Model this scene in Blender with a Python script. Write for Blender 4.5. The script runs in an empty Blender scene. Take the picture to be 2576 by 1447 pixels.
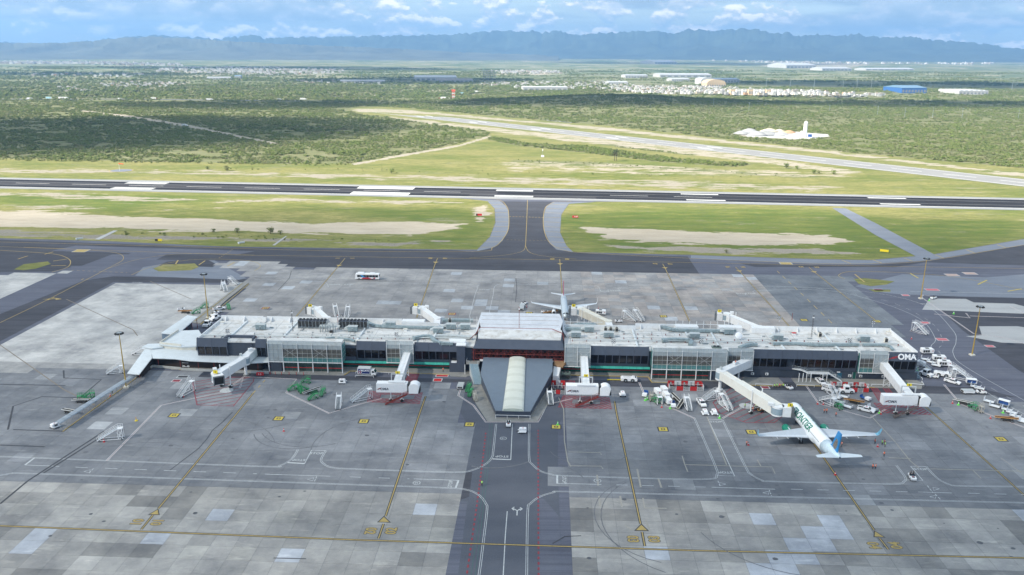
import bpy, math, random
import numpy as np
from mathutils import Vector, Matrix
rnd = random.Random(7)
R = math.radians
C = bpy.context.scene.collection
S = bpy.context.scene
# ------------------------------------------------------------------ camera
F, PITCH, ROLL, CH = 2050.0, R(16.2), R(.35), 110.0
PW, PH = 2576.0, 1447.0
cp, sp = math.cos(PITCH), math.sin(PITCH)
FWD = Vector((0, cp, -sp))
_r, _u = Vector((1, 0, 0)), Vector((0, sp, cp))
RT = _r * math.cos(ROLL) + _u * math.sin(ROLL)
UP = -_r * math.sin(ROLL) + _u * math.cos(ROLL)
cam = bpy.data.cameras.new('camera')
cam_o = bpy.data.objects.new('camera', cam)
C.objects.link(cam_o)
m = Matrix((RT, UP, -FWD)).transposed().to_4x4()
m.translation = (0, 0, CH)
cam_o.matrix_world = m
cam.sensor_width = 36
cam.lens = 36 * F / PW
cam.clip_start = 1
cam.clip_end = 200000
S.camera = cam_o
# ------------------------------------------------------------------ sky, sun, exposure
SUN_EL = R(37)
SUN_DIR = Vector((-.86, -.50, 0)).normalized() * math.cos(SUN_EL) + Vector((0, 0, math.sin(SUN_EL)))
SUN_STRENGTH, SKY_STRENGTH, EXPO = 5.0, .09, 1.22
w = bpy.data.worlds.new('World')
S.world = w
w.use_nodes = True
nt = w.node_tree
nt.nodes.clear()
def N(nt, kind, **kw):
 n = nt.nodes.new(kind)
 for k, v in kw.items():
  if k.startswith('i_'):
   n.inputs[k[2:].replace('_', ' ')].default_value = v
  else:
   setattr(n, k, v)
 return n
def Lk(nt, a, b):
 nt.links.new(a, b)
def mth(nt, op, a, b=None, c=None):
 n = nt.nodes.new('ShaderNodeMath')
 n.operation = op
 for i, v in enumerate((a, b, c)):
  if v is None:
   continue
  if isinstance(v, (int, float)):
   n.inputs[i].default_value = v
  else:
   nt.links.new(v, n.inputs[i])
 return n.outputs[0]
def ramp(nt, fac, stops, interp='LINEAR'):
 n = nt.nodes.new('ShaderNodeValToRGB')
 n.color_ramp.interpolation = interp
 e = n.color_ramp.elements
 e[0].position, e[0].color = stops[0][0], col(stops[0][1])
 e[1].position, e[1].color = stops[-1][0], col(stops[-1][1])
 for p, c in stops[1:-1]:
  x = e.new(p)
  x.color = col(c)
 nt.links.new(fac, n.inputs[0])
 return n.outputs[0]
def col(c):
 if isinstance(c, (int, float)):
  return (c, c, c, 1)
 return (c[0], c[1], c[2], 1)
def mix(nt, fac, a, b, mode='MIX'):
 n = nt.nodes.new('ShaderNodeMix')
 n.data_type = 'RGBA'
 n.blend_type = mode
 for sock, v in ((n.inputs[0], fac), (n.inputs[6], a), (n.inputs[7], b)):
  if isinstance(v, (int, float)) and sock == n.inputs[0]:
   sock.default_value = v
  elif isinstance(v, (int, float, tuple, list)):
   sock.default_value = col(v)
  else:
   nt.links.new(v, sock)
 return n.outputs[2]
sky = N(nt, 'ShaderNodeTexSky', sky_type='NISHITA', sun_disc=False)
sky.sun_elevation = SUN_EL
sky.sun_rotation = math.atan2(SUN_DIR.x, SUN_DIR.y)
sky.altitude = 400
sky.air_density = 1.0
sky.dust_density = 1.2
sky.ozone_density = 1.5
tc = N(nt, 'ShaderNodeTexCoord')
sx = N(nt, 'ShaderNodeSeparateXYZ')
Lk(nt, tc.outputs['Generated'], sx.inputs[0])
den = mth(nt, 'ADD', mth(nt, 'MAXIMUM', sx.outputs[2], 0.0), .07)
cx = N(nt, 'ShaderNodeCombineXYZ')
Lk(nt, mth(nt, 'DIVIDE', sx.outputs[0], den), cx.inputs[0])
Lk(nt, mth(nt, 'DIVIDE', sx.outputs[1], den), cx.inputs[1])
Lk(nt, mth(nt, 'MULTIPLY', sx.outputs[2], 26.0), cx.inputs[2])
# broken cumulus bank: puffs, and a flatter grey deck higher up
def puffs(dz):
 mp = N(nt, 'ShaderNodeMapping')
 mp.inputs['Scale'].default_value = (24, 24, 44)
 mp.inputs['Location'].default_value = (0, 0, dz)
 Lk(nt, tc.outputs['Generated'], mp.inputs[0])
 n = N(nt, 'ShaderNodeTexNoise', noise_dimensions='3D', i_Scale=1.0, i_Detail=9.0, i_Roughness=.55)
 Lk(nt, mp.outputs[0], n.inputs['Vector'])
 return n
n1 = puffs(0)
top = mth(nt, 'ADD', mth(nt, 'MULTIPLY', mth(nt, 'SUBTRACT', n1.outputs[0], puffs(.20).outputs[0]), 5.5), .45)
n2 = N(nt, 'ShaderNodeTexNoise', noise_dimensions='3D', i_Scale=.34, i_Detail=8.0, i_Roughness=.55)
Lk(nt, cx.outputs[0], n2.inputs['Vector'])
puff = ramp(nt, n1.outputs[0], [(.46, 0), (.515, 1)])
deck = ramp(nt, mth(nt, 'ADD', n2.outputs[0], mth(nt, 'MULTIPLY', mth(nt, 'MINIMUM', sx.outputs[2], .08), 3.4)), [(.60, 0), (.70, 1)])
shade = ramp(nt, top, [(.05, (3.2, 4.2, 5.1)), (.5, (4.9, 5.3, 5.6)), (.95, (9.6, 9.0, 8.2))])
shade2 = ramp(nt, n1.outputs[0], [(.38, (2.4, 3.2, 4.1)), (.62, (4.0, 4.7, 5.4))])
c1 = mix(nt, mth(nt, 'MULTIPLY', puff, .85), mix(nt, .6, sky.outputs[0], (3.9, 5.0, 5.7)), shade)
c2 = mix(nt, mth(nt, 'MULTIPLY', deck, .8), c1, shade2)
bg = N(nt, 'ShaderNodeBackground')
bg.inputs['Strength'].default_value = SKY_STRENGTH
Lk(nt, c2, bg.inputs[0])
wo = N(nt, 'ShaderNodeOutputWorld')
Lk(nt, bg.outputs[0], wo.inputs[0])
sun = bpy.data.lights.new('sun', 'SUN')
sun.energy = SUN_STRENGTH
sun.angle = R(.53)
sun.color = (1, .94, .82)
sun_o = bpy.data.objects.new('sun', sun)
C.objects.link(sun_o)
sun_o.rotation_euler = SUN_DIR.to_track_quat('Z', 'Y').to_euler()
S.view_settings.view_transform = 'Standard'
S.view_settings.look = 'None'
S.view_settings.exposure = EXPO
S.view_settings.gamma = 1
S.view_settings.use_curve_mapping = False
S.cycles.max_bounces = 6
S.cycles.volume_bounces = 0
S.cycles.transparent_max_bounces = 12
S.cycles.use_denoising = True
# ------------------------------------------------------------------ placing helpers
def ray(px, py):
 return RT * ((px - PW / 2) / F) - UP * ((py - PH / 2) / F) + FWD
def at(px, py, z=0.0):
 d = ray(px, py)
 t = (z - CH) / d.z
 return Vector((d.x * t, d.y * t, z))
TH = R(-2.4)
O0 = at(1300, 938)
cT, sT = math.cos(TH), math.sin(TH)
def uvw(u, v, z=0.0):
 return Vector((O0.x + u * cT - v * sT, O0.y + u * sT + v * cT, z))
def uv(px, py, z=0.0):
 p = at(px, py, z) - O0
 return (p.x * cT + p.y * sT, -p.x * sT + p.y * cT)
def U(px, z, v):
 """terminal coordinate u whose point (u, v, z) stands at picture column px"""
 a, b = -300.0, 300.0
 for _ in range(40):
  c = (a + b) / 2
  q = uvw(c, v, z) - Vector((0, 0, CH))
  x = PW / 2 + F * q.dot(RT) / q.dot(FWD)
  if x < px:
   a = c
  else:
   b = c
 return (a + b) / 2
# ------------------------------------------------------------------ numpy value noise
def _h(i, j, s):
 n = (i * 374761393 + j * 668265263 + s * 1442695041) & 0xffffffff
 n = ((n ^ (n >> 13)) * 1274126177) & 0xffffffff
 return ((n ^ (n >> 16)) & 0xffff) / 65535.0
def vn(x, y, s=0):
 x = np.asarray(x, float)
 y = np.asarray(y, float)
 i, j = np.floor(x).astype(np.int64), np.floor(y).astype(np.int64)
 a, b = x - i, y - j
 a, b = a * a * (3 - 2 * a), b * b * (3 - 2 * b)
 return (_h(i, j, s) * (1 - a) + _h(i + 1, j, s) * a) * (1 - b) + (_h(i, j + 1, s) * (1 - a) + _h(i + 1, j + 1, s) * a) * b
def fbm(x, y, o=4, s=0):
 t, a, r = 0, .5, 0
 for k in range(o):
  t = t + a * vn(x * 2 ** k, y * 2 ** k, s + k)
  r += a
  a *= .5
 return t / r
def sdist(X, Y, poly):
 """signed distance to a polygon, positive inside (numpy)"""
 p = np.array([(q[0], q[1]) for q in poly])
 d = np.full(X.shape, 1e9)
 ins = np.zeros(X.shape, bool)
 for k in range(len(p)):
  x0, y0 = p[k]
  x1, y1 = p[(k + 1) % len(p)]
  ex, ey = x1 - x0, y1 - y0
  t = np.clip(((X - x0) * ex + (Y - y0) * ey) / (ex * ex + ey * ey + 1e-9), 0, 1)
  d = np.minimum(d, np.hypot(X - x0 - t * ex, Y - y0 - t * ey))
  c = ((y0 > Y) != (y1 > Y)) & (X < (x1 - x0) * (Y - y0) / (y1 - y0 + 1e-12) + x0)
  ins ^= c
 return np.where(ins, d, -d)
def W(pts):
 return [at(*p) for p in pts]
# ------------------------------------------------------------------ materials
MATS = {}
def mat(name, c, rough=.6, metal=0.0, var=.12, sc=.6, bump=0.0, stain=None, emit=None, coat=0.0):
 if name in MATS:
  return MATS[name]
 m = bpy.data.materials.new(name)
 m.use_nodes = True
 t = m.node_tree
 b = t.nodes['Principled BSDF']
 b.inputs['Roughness'].default_value = rough
 b.inputs['Metallic'].default_value = metal
 if coat:
  b.inputs['Coat Weight'].default_value = coat
 g = N(t, 'ShaderNodeNewGeometry')
 n = N(t, 'ShaderNodeTexNoise', i_Scale=sc, i_Detail=6.0, i_Roughness=.65)
 Lk(t, g.outputs['Position'], n.inputs['Vector'])
 c = tuple(c) if not isinstance(c, (int, float)) else (c, c, c)
 f = ramp(t, n.outputs[0], [(.3, tuple(x * (1 - var) for x in c)), (.7, tuple(min(1, x * (1 + var)) for x in c))])
 if stain:
  n2 = N(t, 'ShaderNodeTexNoise', i_Scale=stain[1], i_Detail=8.0, i_Roughness=.7)
  Lk(t, g.outputs['Position'], n2.inputs['Vector'])
  f = mix(t, mth(t, 'MULTIPLY', ramp(t, n2.outputs[0], [(.5, 0), (.72, 1)]), stain[2]), f, stain[0])
 Lk(t, f, b.inputs['Base Color'])
 if bump:
  bp = N(t, 'ShaderNodeBump', i_Strength=bump, i_Distance=.1)
  Lk(t, n.outputs[0], bp.inputs['Height'])
  Lk(t, bp.outputs[0], b.inputs['Normal'])
 MATS[name] = m
 return m
WHITE = mat('white_paint', (.72, .73, .74), .45, var=.05, sc=.8, stain=((.42, .40, .36), .7, .35))
WHITE2 = mat('white_vehicle_paint', (.80, .80, .81), .35, var=.03, sc=1.5, stain=((.5, .48, .45), 1.3, .2))
CREAM = mat('cream_panel', (.66, .63, .55), .5, var=.08, sc=.6, stain=((.38, .33, .25), .5, .4))
RUBBER = mat('tyre_rubber', .02, .85)
STEEL = mat('galvanised_steel', (.36, .40, .42), .45, .5, var=.15, sc=1.2)
DUCT = mat('duct_metal', (.27, .34, .36), .5, .35, var=.2, sc=.9, stain=((.45, .47, .46), .9, .4))
DUCTL = mat('duct_metal_light', (.47, .50, .50), .5, .2, var=.15, sc=.9)
DGREY = mat('dark_panel', (.058, .070, .098), .45, var=.12, sc=.4, stain=((.09, .10, .13), .3, .4))
DGREY2 = mat('dark_wall', (.040, .050, .070), .6, var=.2, sc=.5)
BGLASS = mat('dark_glass', (.006, .006, .008), .12, var=.4, sc=.4)
BROWNG = mat('brown_glass', (.020, .014, .011), .15, var=.3, sc=.3)
GGLASS = mat('green_glass', (.010, .075, .060), .15, var=.3, sc=.5)
TEAL = mat('teal_glass', (.06, .36, .29), .2, var=.2, sc=.6)
TEALD = mat('teal_dim_glass', (.10, .24, .24), .2, var=.25, sc=.5)
LOUV = mat('louvre_dark', (.055, .060, .075), .5, var=.3, sc=.8)
LOUVY = mat('louvre_blade', (.22, .20, .15), .6, var=.2)
MESHP = mat('perforated_screen', (.31, .35, .37), .6, var=.12, sc=.5, stain=((.30, .28, .24), .4, .5))
REDP = mat('red_steel', (.20, .030, .022), .6, var=.2)
RED = mat('red_paint', (.50, .02, .02), .5, var=.1)
YEL = mat('yellow_paint', (.62, .40, .03), .6, var=.1)
YSIGN = mat('yellow_sign', (.75, .58, .02), .5, var=.05)
BLACK = mat('black_plastic', .015, .5)
DARK = mat('dark_machinery', .03, .6, var=.4, sc=2)
GREEN = mat('green_steel', (.03, .26, .09), .5, var=.15)
BLUE = mat('blue_paint', (.02, .08, .28), .5, var=.1)
NAVY = mat('navy_paint', (.01, .02, .12), .5, var=.05)
GLASS = mat('vehicle_glass', (.012, .016, .02), .1, var=.2)
ROOFW = mat('white_roof_membrane', (.60, .60, .59), .7, var=.14, sc=.22, bump=.2, stain=((.34, .30, .25), .30, .9))
ROOFP = mat('painted_roof_sheet', (.62, .66, .68), .5, var=.05, sc=.5, stain=((.42, .44, .44), .4, .4))
HULLW = mat('hall_roof_sheet', (.55, .57, .61), .6, var=.08, sc=.3, stain=((.38, .38, .39), .35, .5))
BGROOF = mat('blue_grey_roof', (.13, .165, .21), .65, var=.05, sc=.3, stain=((.16, .20, .24), .25, .4))
VAULT = mat('cream_skylight', (.59, .60, .53), .35, var=.04, sc=.3)
CONC = mat('pavement_concrete', (.25, .245, .23), .85, var=.15, sc=.5, bump=.2, stain=((.14, .14, .14), .4, .6))
RUST = mat('rusty_sheet', (.24, .14, .07), .8, var=.3, sc=1.2)
ORANGE = mat('orange_cloth', (.80, .13, .03), .7, var=.05)
LIME = mat('lime_cloth', (.35, .75, .08), .7, var=.05)
SKIN = mat('skin', (.32, .18, .11), .6)
TROUS = mat('dark_cloth', (.015, .016, .022), .8)
WLINE = mat('white_line_paint', (.48, .50, .51), .7, var=.12, sc=1.5, stain=((.22, .22, .23), 1.2, .7))
YLINE = mat('yellow_line_paint', (.40, .29, .09), .7, var=.15, sc=1.5, stain=((.18, .15, .10), .9, .6))
YLINE_F = mat('fresh_yellow_paint', (.50, .39, .06), .7, var=.12, sc=1.5)
RLINE = mat('red_line_paint', (.24, .030, .045), .7, var=.2, sc=1.5, stain=((.16, .09, .10), .9, .4))
BLINE = mat('black_line_paint', (.035, .035, .04), .8, var=.2)
TAR = mat('tar_line', (.045, .047, .055), .8, var=.3)
ALU = mat('aluminium_skin', (.50, .54, .58), .35, .25, var=.04, sc=1.0)
WINGM = mat('grey_wing_paint', (.46, .50, .55), .4, var=.04, sc=.7)
JETW = mat('white_aircraft_paint', (.80, .82, .84), .3, var=.02, coat=.3)
JETG = mat('green_aircraft_paint', (.0, .19, .12), .35, var=.05)
JETT = mat('pale_silver_paint', (.52, .58, .62), .35, .2, var=.03)
# ------------------------------------------------------------------ mesh builder
class B:
 def __init__(s):
  s.V, s.F, s.I = [], [], []
 def add(s, v, f, mi=0):
  o = len(s.V)
  s.V += [tuple(q) for q in v]
  s.F += [tuple(o + i for i in q) for q in f]
  s.I += [mi] * len(f)
  return s
 def box(s, x0, x1, y0, y1, z0, z1, mi=0):
  v = [(x, y, z) for z in (z0, z1) for x, y in ((x0, y0), (x1, y0), (x1, y1), (x0, y1))]
  return s.add(v, [(3, 2, 1, 0), (4, 5, 6, 7), (0, 1, 5, 4), (1, 2, 6, 5), (2, 3, 7, 6), (3, 0, 4, 7)], mi)
 def ob(s, c, size, yaw=0, pitch=0, mi=0):
  l, w_, h = size
  M = Matrix.Rotation(R(yaw), 3, 'Z') @ Matrix.Rotation(R(-pitch), 3, 'Y')
  v = [Vector(c) + M @ Vector((x * l / 2, y * w_ / 2, z * h / 2)) for z in (-1, 1) for x, y in ((-1, -1), (1, -1), (1, 1), (-1, 1))]
  return s.add(v, [(3, 2, 1, 0), (4, 5, 6, 7), (0, 1, 5, 4), (1, 2, 6, 5), (2, 3, 7, 6), (3, 0, 4, 7)], mi)
 def beam(s, p, q, w_=.1, h=None, mi=0):
  p, q = Vector(p), Vector(q)
  h = h or w_
  d = (q - p)
  if d.length < 1e-6:
   return s
  d.normalize()
  a = d.cross(Vector((0, 0, 1)))
  if a.length < 1e-3:
   a = Vector((1, 0, 0))
  a.normalize()
  b = a.cross(d)
  v = [e + a * (i * w_ / 2) + b * (j * h / 2) for e in (p, q) for i, j in ((-1, -1), (1, -1), (1, 1), (-1, 1))]
  return s.add(v, [(0, 1, 2, 3), (7, 6, 5, 4), (0, 4, 5, 1), (1, 5, 6, 2), (2, 6, 7, 3), (3, 7, 4, 0)], mi)
 def tube(s, p, q, r=.05, n=6, r2=None, mi=0, cap=True):
  p, q = Vector(p), Vector(q)
  r2 = r if r2 is None else r2
  d = (q - p).normalized()
  a = d.cross(Vector((0, 0, 1)))
  if a.length < 1e-3:
   a = Vector((1, 0, 0))
  a.normalize()
  b = d.cross(a)
  v = []
  for e, rr in ((p, r), (q, r2)):
   for k in range(n):
    t = 2 * math.pi * k / n
    v.append(e + a * (rr * math.cos(t)) + b * (rr * math.sin(t)))
  f = [(k, (k + 1) % n, n + (k + 1) % n, n + k) for k in range(n)]
  if cap:
   f += [tuple(range(n))[::-1], tuple(range(n, 2 * n))]
  return s.add(v, f, mi)
 def poly(s, pts, mi=0):
  return s.add(pts, [tuple(range(len(pts)))], mi)
 def prism(s, pts, z0, z1, mi=0):
  """vertical prism from 2-D points; z0, z1 numbers or lists"""
  n = len(pts)
  a = [z0] * n if isinstance(z0, (int, float)) else z0
  b = [z1] * n if isinstance(z1, (int, float)) else z1
  if sum(pts[i][0] * pts[(i + 1) % n][1] - pts[(i + 1) % n][0] * pts[i][1] for i in range(n)) < 0:
   pts, a, b = pts[::-1], a[::-1], b[::-1]
  v = [(p[0], p[1], a[i]) for i, p in enumerate(pts)] + [(p[0], p[1], b[i]) for i, p in enumerate(pts)]
  f = [tuple(range(n))[::-1], tuple(range(n, 2 * n))] + [(i, (i + 1) % n, n + (i + 1) % n, n + i) for i in range(n)]
  return s.add(v, f, mi)
 def ext(s, prof, a, b, mi=0):
  """profile of (y, z) points swept along x from a to b"""
  n = len(prof)
  v = [(a, y, z) for y, z in prof] + [(b, y, z) for y, z in prof]
  f = [tuple(range(n)), tuple(range(n, 2 * n))[::-1]] + [(i, n + i, n + (i + 1) % n, (i + 1) % n) for i in range(n)]
  return s.add(v, f, mi)
 def side(s, prof, y0, y1, mi=0):
  """profile of (x, z) points swept along y"""
  n = len(prof)
  v = [(x, y0, z) for x, z in prof] + [(x, y1, z) for x, z in prof]
  f = [tuple(range(n))[::-1], tuple(range(n, 2 * n))] + [(i, (i + 1) % n, n + (i + 1) % n, n + i) for i in range(n)]
  return s.add(v, f, mi)
 def loft(s, rings, mi=0, cap=True):
  n = len(rings[0])
  v = [p for r in rings for p in r]
  f = []
  for k in range(len(rings) - 1):
   for i in range(n):
    f.append((k * n + i, k * n + (i + 1) % n, (k + 1) * n + (i + 1) % n, (k + 1) * n + i))
  if cap:
   f += [tuple(range(n))[::-1], tuple(range((len(rings) - 1) * n, len(rings) * n))]
  return s.add(v, f, mi)
 def mesh(s, name, mats, smooth=False):
  me = bpy.data.meshes.new(name)
  me.from_pydata(s.V, [], s.F)
  ms = mats if isinstance(mats, (list, tuple)) else [mats]
  for q in ms:
   me.materials.append(q)
  if len(ms) > 1:
   me.polygons.foreach_set('material_index', s.I)
  if smooth:
   me.polygons.foreach_set('use_smooth', [True] * len(me.polygons))
  me.update()
  return me
 def build(s, name, mats, parent=None, smooth=False):
  return link(name, s.mesh(name, mats, smooth), parent)
def link(name, me, parent=None):
 o = bpy.data.objects.new(name, me)
 C.objects.link(o)
 if parent is not None:
  o.parent = parent
 return o
def tag(o, label=None, cat=None, group=None, kind=None):
 for k, v in (('label', label), ('category', cat), ('group', group), ('kind', kind)):
  if v:
   o[k] = v
 return o
def thing(name, label, cat, loc=(0, 0, 0), rz=0.0, group=None):
 o = link(name, None)
 o.location = loc
 o.rotation_euler = (0, 0, R(rz))
 return tag(o, label, cat, group)
def kids(o):
 return list(o.children)
def copy_tree(o, parent=None):
 c = o.copy()
 C.objects.link(c)
 c.parent = parent
 for ch in kids(o):
  copy_tree(ch, c)
 return c
class Kind:
 """one prototype, copied for every later placing"""
 def __init__(s, fn):
  s.fn, s.o = fn, None
 def __call__(s, loc, rz, label, cat=None, group=None, sc=None):
  if s.o is None:
   s.o = s.fn()
   o = s.o
  else:
   o = copy_tree(s.o)
  o.location = loc
  o.rotation_euler = (0, 0, R(rz))
  if sc:
   o.scale = (sc, sc, sc)
  o['label'] = label
  if cat:
   o['category'] = cat
  if 'group' in o:
   del o['group']
  if group:
   o['group'] = group
  return o
TXT = {}
def textmesh(s, size=1.0, sx=1.0, ext=0.0, bold=.0, shear=0.0):
 key = (s, size, sx, ext, bold, shear)
 if key in TXT:
  return TXT[key]
 cu = bpy.data.curves.new('t', 'FONT')
 cu.body = s
 cu.size = size
 cu.extrude = ext
 cu.offset = bold
 cu.shear = shear
 cu.align_x, cu.align_y = 'CENTER', 'CENTER'
 cu.resolution_u = 3
 o = bpy.data.objects.new('t', cu)
 C.objects.link(o)
 bpy.context.view_layer.update()
 me = bpy.data.meshes.new_from_object(o.evaluated_get(bpy.context.evaluated_depsgraph_get()))
 me.name = 'lettering'
 bpy.data.objects.remove(o)
 if sx != 1:
  for v in me.vertices:
   v.co.x *= sx
 TXT[key] = me
 return me
def text(s, size, m_, loc, rot, parent=None, name='lettering', sx=1.0, ext=0.0, bold=0.0, shear=0.0):
 me = textmesh(s, size, sx, ext, bold, shear).copy()
 me.materials.clear()
 me.materials.append(m_)
 o = link(name, me, parent)
 o.location = loc
 o.rotation_euler = rot
 return o
# ================================================================== GROUND
def hill_z(X, Y):
 z = 20 * np.exp(-(((X - 230) / 260.0) ** 2) * .9 - (((Y - 1780) / 190.0) ** 2))
 z = z + 12 * np.exp(-(((X - 900) / 420.0) ** 2) - (((Y - 2350) / 200.0) ** 2))
 far = np.clip((Y - 2600) / 3000.0, 0, 1)
 z = z + far * (26 * fbm(X / 1300.0, Y / 900.0, 4, 5) - 11)
 return z
def zg(x, y):
 return float(hill_z(np.array([x]), np.array([y]))[0]) - .12
px_poly = lambda pts: [(p.x, p.y) for p in W(pts)]
SOIL = [  # polygon, strength, raggedness in metres, grey amount
 ([(-60, 531), (90, 528), (330, 545), (560, 553), (760, 560), (900, 557), (1050, 560), (1165, 562), (1150, 573), (1100, 582), (1040, 592), (900, 588), (600, 585), (300, 577), (-60, 567)], 1.0, 5, 0),
 ([(-60, 573), (80, 580), (300, 590), (700, 599), (1000, 612), (1030, 606), (1150, 600), (1130, 612), (1000, 618), (700, 609), (480, 605), (250, 600), (60, 596), (-60, 592)], .75, 4, .9),
 ([(1470, 573), (1640, 576), (1840, 585), (2080, 590), (2140, 607), (2090, 617), (1900, 619), (1700, 613), (1520, 600)], 1.0, 5, .15),
 ([(1510, 612), (1700, 620), (2060, 628), (2180, 636), (2060, 640), (1800, 637), (1560, 628)], .8, 4, .7),
 ([(1190, 520), (1225, 515), (1235, 535), (1205, 560), (1195, 540)], .9, 4, .1),
 ([(-60, 482), (230, 487), (560, 500), (700, 497), (1160, 508), (1100, 514), (700, 507), (400, 509), (120, 496), (-60, 490)], .62, 8, .5),
 ([(20, 516), (620, 524), (620, 530), (300, 528), (20, 522)], .55, 7, .5),
 ([(-60, 421), (300, 426), (620, 430), (1288, 445), (1700, 455), (2120, 470), (2080, 483), (1500, 470), (1288, 463), (800, 447), (300, 437), (-60, 436)], .56, 9, .45),
 ([(1250, 405), (1500, 410), (1900, 425), (2150, 436), (2100, 448), (1700, 441), (1288, 430)], .48, 9, .1),
 ([(885, 272), (1010, 276), (1500, 318), (2100, 380), (2600, 438), (2600, 447), (2000, 378), (1400, 316), (1100, 290), (940, 283), (890, 282)], .68, 9, .2),
 ([(960, 290), (1250, 322), (1500, 346), (1800, 378), (2180, 432), (2120, 440), (1900, 410), (1700, 385), (1400, 352), (1000, 302)], .62, 8, .15),
 ([(880, 413), (1000, 390), (1150, 365), (1235, 340), (1240, 344), (1150, 370), (1000, 396), (890, 416)], .9, 2, .3),
 ([(205, 277), (330, 291), (470, 313), (590, 338), (705, 361), (690, 363), (580, 342), (460, 318), (330, 296), (205, 280)], 1.0, 2, .3),
 ([(1850, 331), (1960, 328), (2085, 338), (2092, 346), (2000, 352), (1870, 345)], 1.2, 6, .5),
 ([(240, 207), (480, 205), (475, 224), (250, 226)], .5, 14, .3),
 ([(380, 172), (880, 176), (870, 192), (520, 192), (390, 188)], .5, 40, .3),
 ([(1050, 218), (1190, 222), (1180, 236), (1060, 230)], .62, 25, .1),
 ([(780, 232), (1000, 236), (1140, 238), (1000, 244), (800, 243)], .55, 20, .2),
 ([(1640, 225), (2080, 235), (2000, 245), (1640, 238)], .45, 25, .4),
 ([(1930, 155), (2200, 162), (2120, 172), (1900, 166)], .6, 90, .1),
 ([(1220, 176), (1420, 180), (1380, 189), (1230, 188)], .6, 60, .0),
 ([(150, 232), (330, 236), (330, 240), (150, 240)], .7, 12, .4),
]
SCRUB = [
 [(-900, 255), (-900, 396), (0, 397), (300, 405), (700, 412), (880, 411), (1020, 388), (1140, 364), (1225, 342), (1235, 333), (1130, 312), (990, 296), (900, 287), (880, 274), (905, 267), (1010, 272), (1250, 293), (1500, 314), (1800, 346), (2150, 385), (2576, 423), (3300, 480), (3300, 150), (1288, 140), (-900, 130)],
 [(1236, 344), (1330, 360), (1500, 370), (1700, 400), (1890, 412), (1850, 420), (1640, 405), (1480, 385), (1300, 366), (1230, 352)],
 [(1500, 356), (1640, 372), (1760, 388), (1740, 391), (1600, 376), (1490, 361)],
 [(1290, 402), (1500, 408), (2100, 446), (2000, 446), (1500, 417), (1290, 407)],
]
LUSH = [
 [(1420, 530), (1700, 525), (2090, 530), (2300, 560), (2576, 535), (2576, 600), (2340, 645), (1450, 640), (1410, 580)],
 [(-60, 480), (500, 500), (300, 528), (-60, 518)],
 [(700, 512), (1180, 530), (1240, 560), (1200, 625), (900, 600), (1100, 590), (1170, 560), (900, 548)],
]
rr = [60.0]
while rr[-1] < 18000:
 rr.append(rr[-1] * (1.0045 if rr[-1] < 1300 else 1.011 if rr[-1] < 5000 else 1.03) if rr[-1] > 350 else rr[-1] * 1.05)
rr = np.array(rr)
th = np.concatenate([np.linspace(-41, 41, 380), np.linspace(48, 312, 34)])
th = np.radians(th)
TT, RR = np.meshgrid(th, rr)
GX, GY = RR * np.sin(TT), RR * np.cos(TT)
GZ = np.where(GY > 0, hill_z(GX, GY), 0) - .12
nr, nc = GX.shape
soil = np.zeros(GX.shape)
grey = np.zeros(GX.shape)
for poly, st, rag, gr in SOIL:
 P = px_poly(poly)
 d = sdist(GX, GY, P)
 k = np.clip((d + rag * 3.4 * (fbm(GX / (rag * 5), GY / (rag * 1.1), 5, 3) - .5)) / (rag * 1.7) + .45, 0, 1) * st
 grey = np.where(k > soil, gr * np.minimum(1, k * 1.5), grey)
 soil = np.maximum(soil, k)
scr = np.zeros(GX.shape)
for poly in SCRUB:
 P = px_poly(poly)
 d = sdist(GX, GY, P)
 scr = np.maximum(scr, np.clip((d + 12 * (fbm(GX / 16, GY / 16, 3, 9) - .5)) / 5 + .5, 0, 1))
scr = np.where(RR > 2500, np.where(GY > 0, 1, scr), scr)
lush = np.zeros(GX.shape)
for poly in LUSH:
 P = px_poly(poly)
 d = sdist(GX, GY, P)
 lush = np.maximum(lush, np.clip((d + 40 * (fbm(GX / 50, GY / 18, 3, 21) - .5)) / 25 + .5, 0, 1))
verts = np.stack([GX.ravel(), GY.ravel(), GZ.ravel()], 1)
idx = np.arange(nr * nc).reshape(nr, nc)
q = np.stack([idx[:-1, :], np.roll(idx, -1, 1)[:-1, :], np.roll(idx, -1, 1)[1:, :], idx[1:, :]], -1)[:, :, ::-1].reshape(-1, 4)
ctr = len(verts)
verts = np.vstack([verts, [0, 0, -.12]])
me = bpy.data.meshes.new('ground')
faces = q.tolist() + [(int(idx[0, i]), int(idx[0, (i + 1) % nc]), ctr)[::-1] for i in range(nc)]
me.from_pydata(verts.tolist(), [], faces)
att = me.color_attributes.new('cover', 'FLOAT_COLOR', 'POINT')
cols = np.zeros((len(verts), 4), np.float32)
cols[:-1, 0] = soil.ravel()
cols[:-1, 1] = scr.ravel()
cols[:-1, 2] = lush.ravel()
cols[:-1, 3] = grey.ravel()
att.data.foreach_set('color', cols.ravel())
me.polygons.foreach_set('use_smooth', [True] * len(me.polygons))
ground = link('ground', me)
tag(ground, kind='structure')
gm = bpy.data.materials.new('field_ground')
gm.use_nodes = True
t = gm.node_tree
bs = t.nodes['Principled BSDF']
bs.inputs['Roughness'].default_value = .95
bs.inputs['Specular IOR Level'].default_value = .1
g = N(t, 'ShaderNodeNewGeometry')
at_ = N(t, 'ShaderNodeVertexColor', layer_name='cover')
sc3 = N(t, 'ShaderNodeSeparateColor')
Lk(t, at_.outputs[0], sc3.inputs[0])
mp = N(t, 'ShaderNodeMapping')
mp.inputs['Scale'].default_value = (.35, 1.3, 1)
mp.inputs['Rotation'].default_value = (0, 0, R(4))
Lk(t, g.outputs['Position'], mp.inputs[0])
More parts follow.
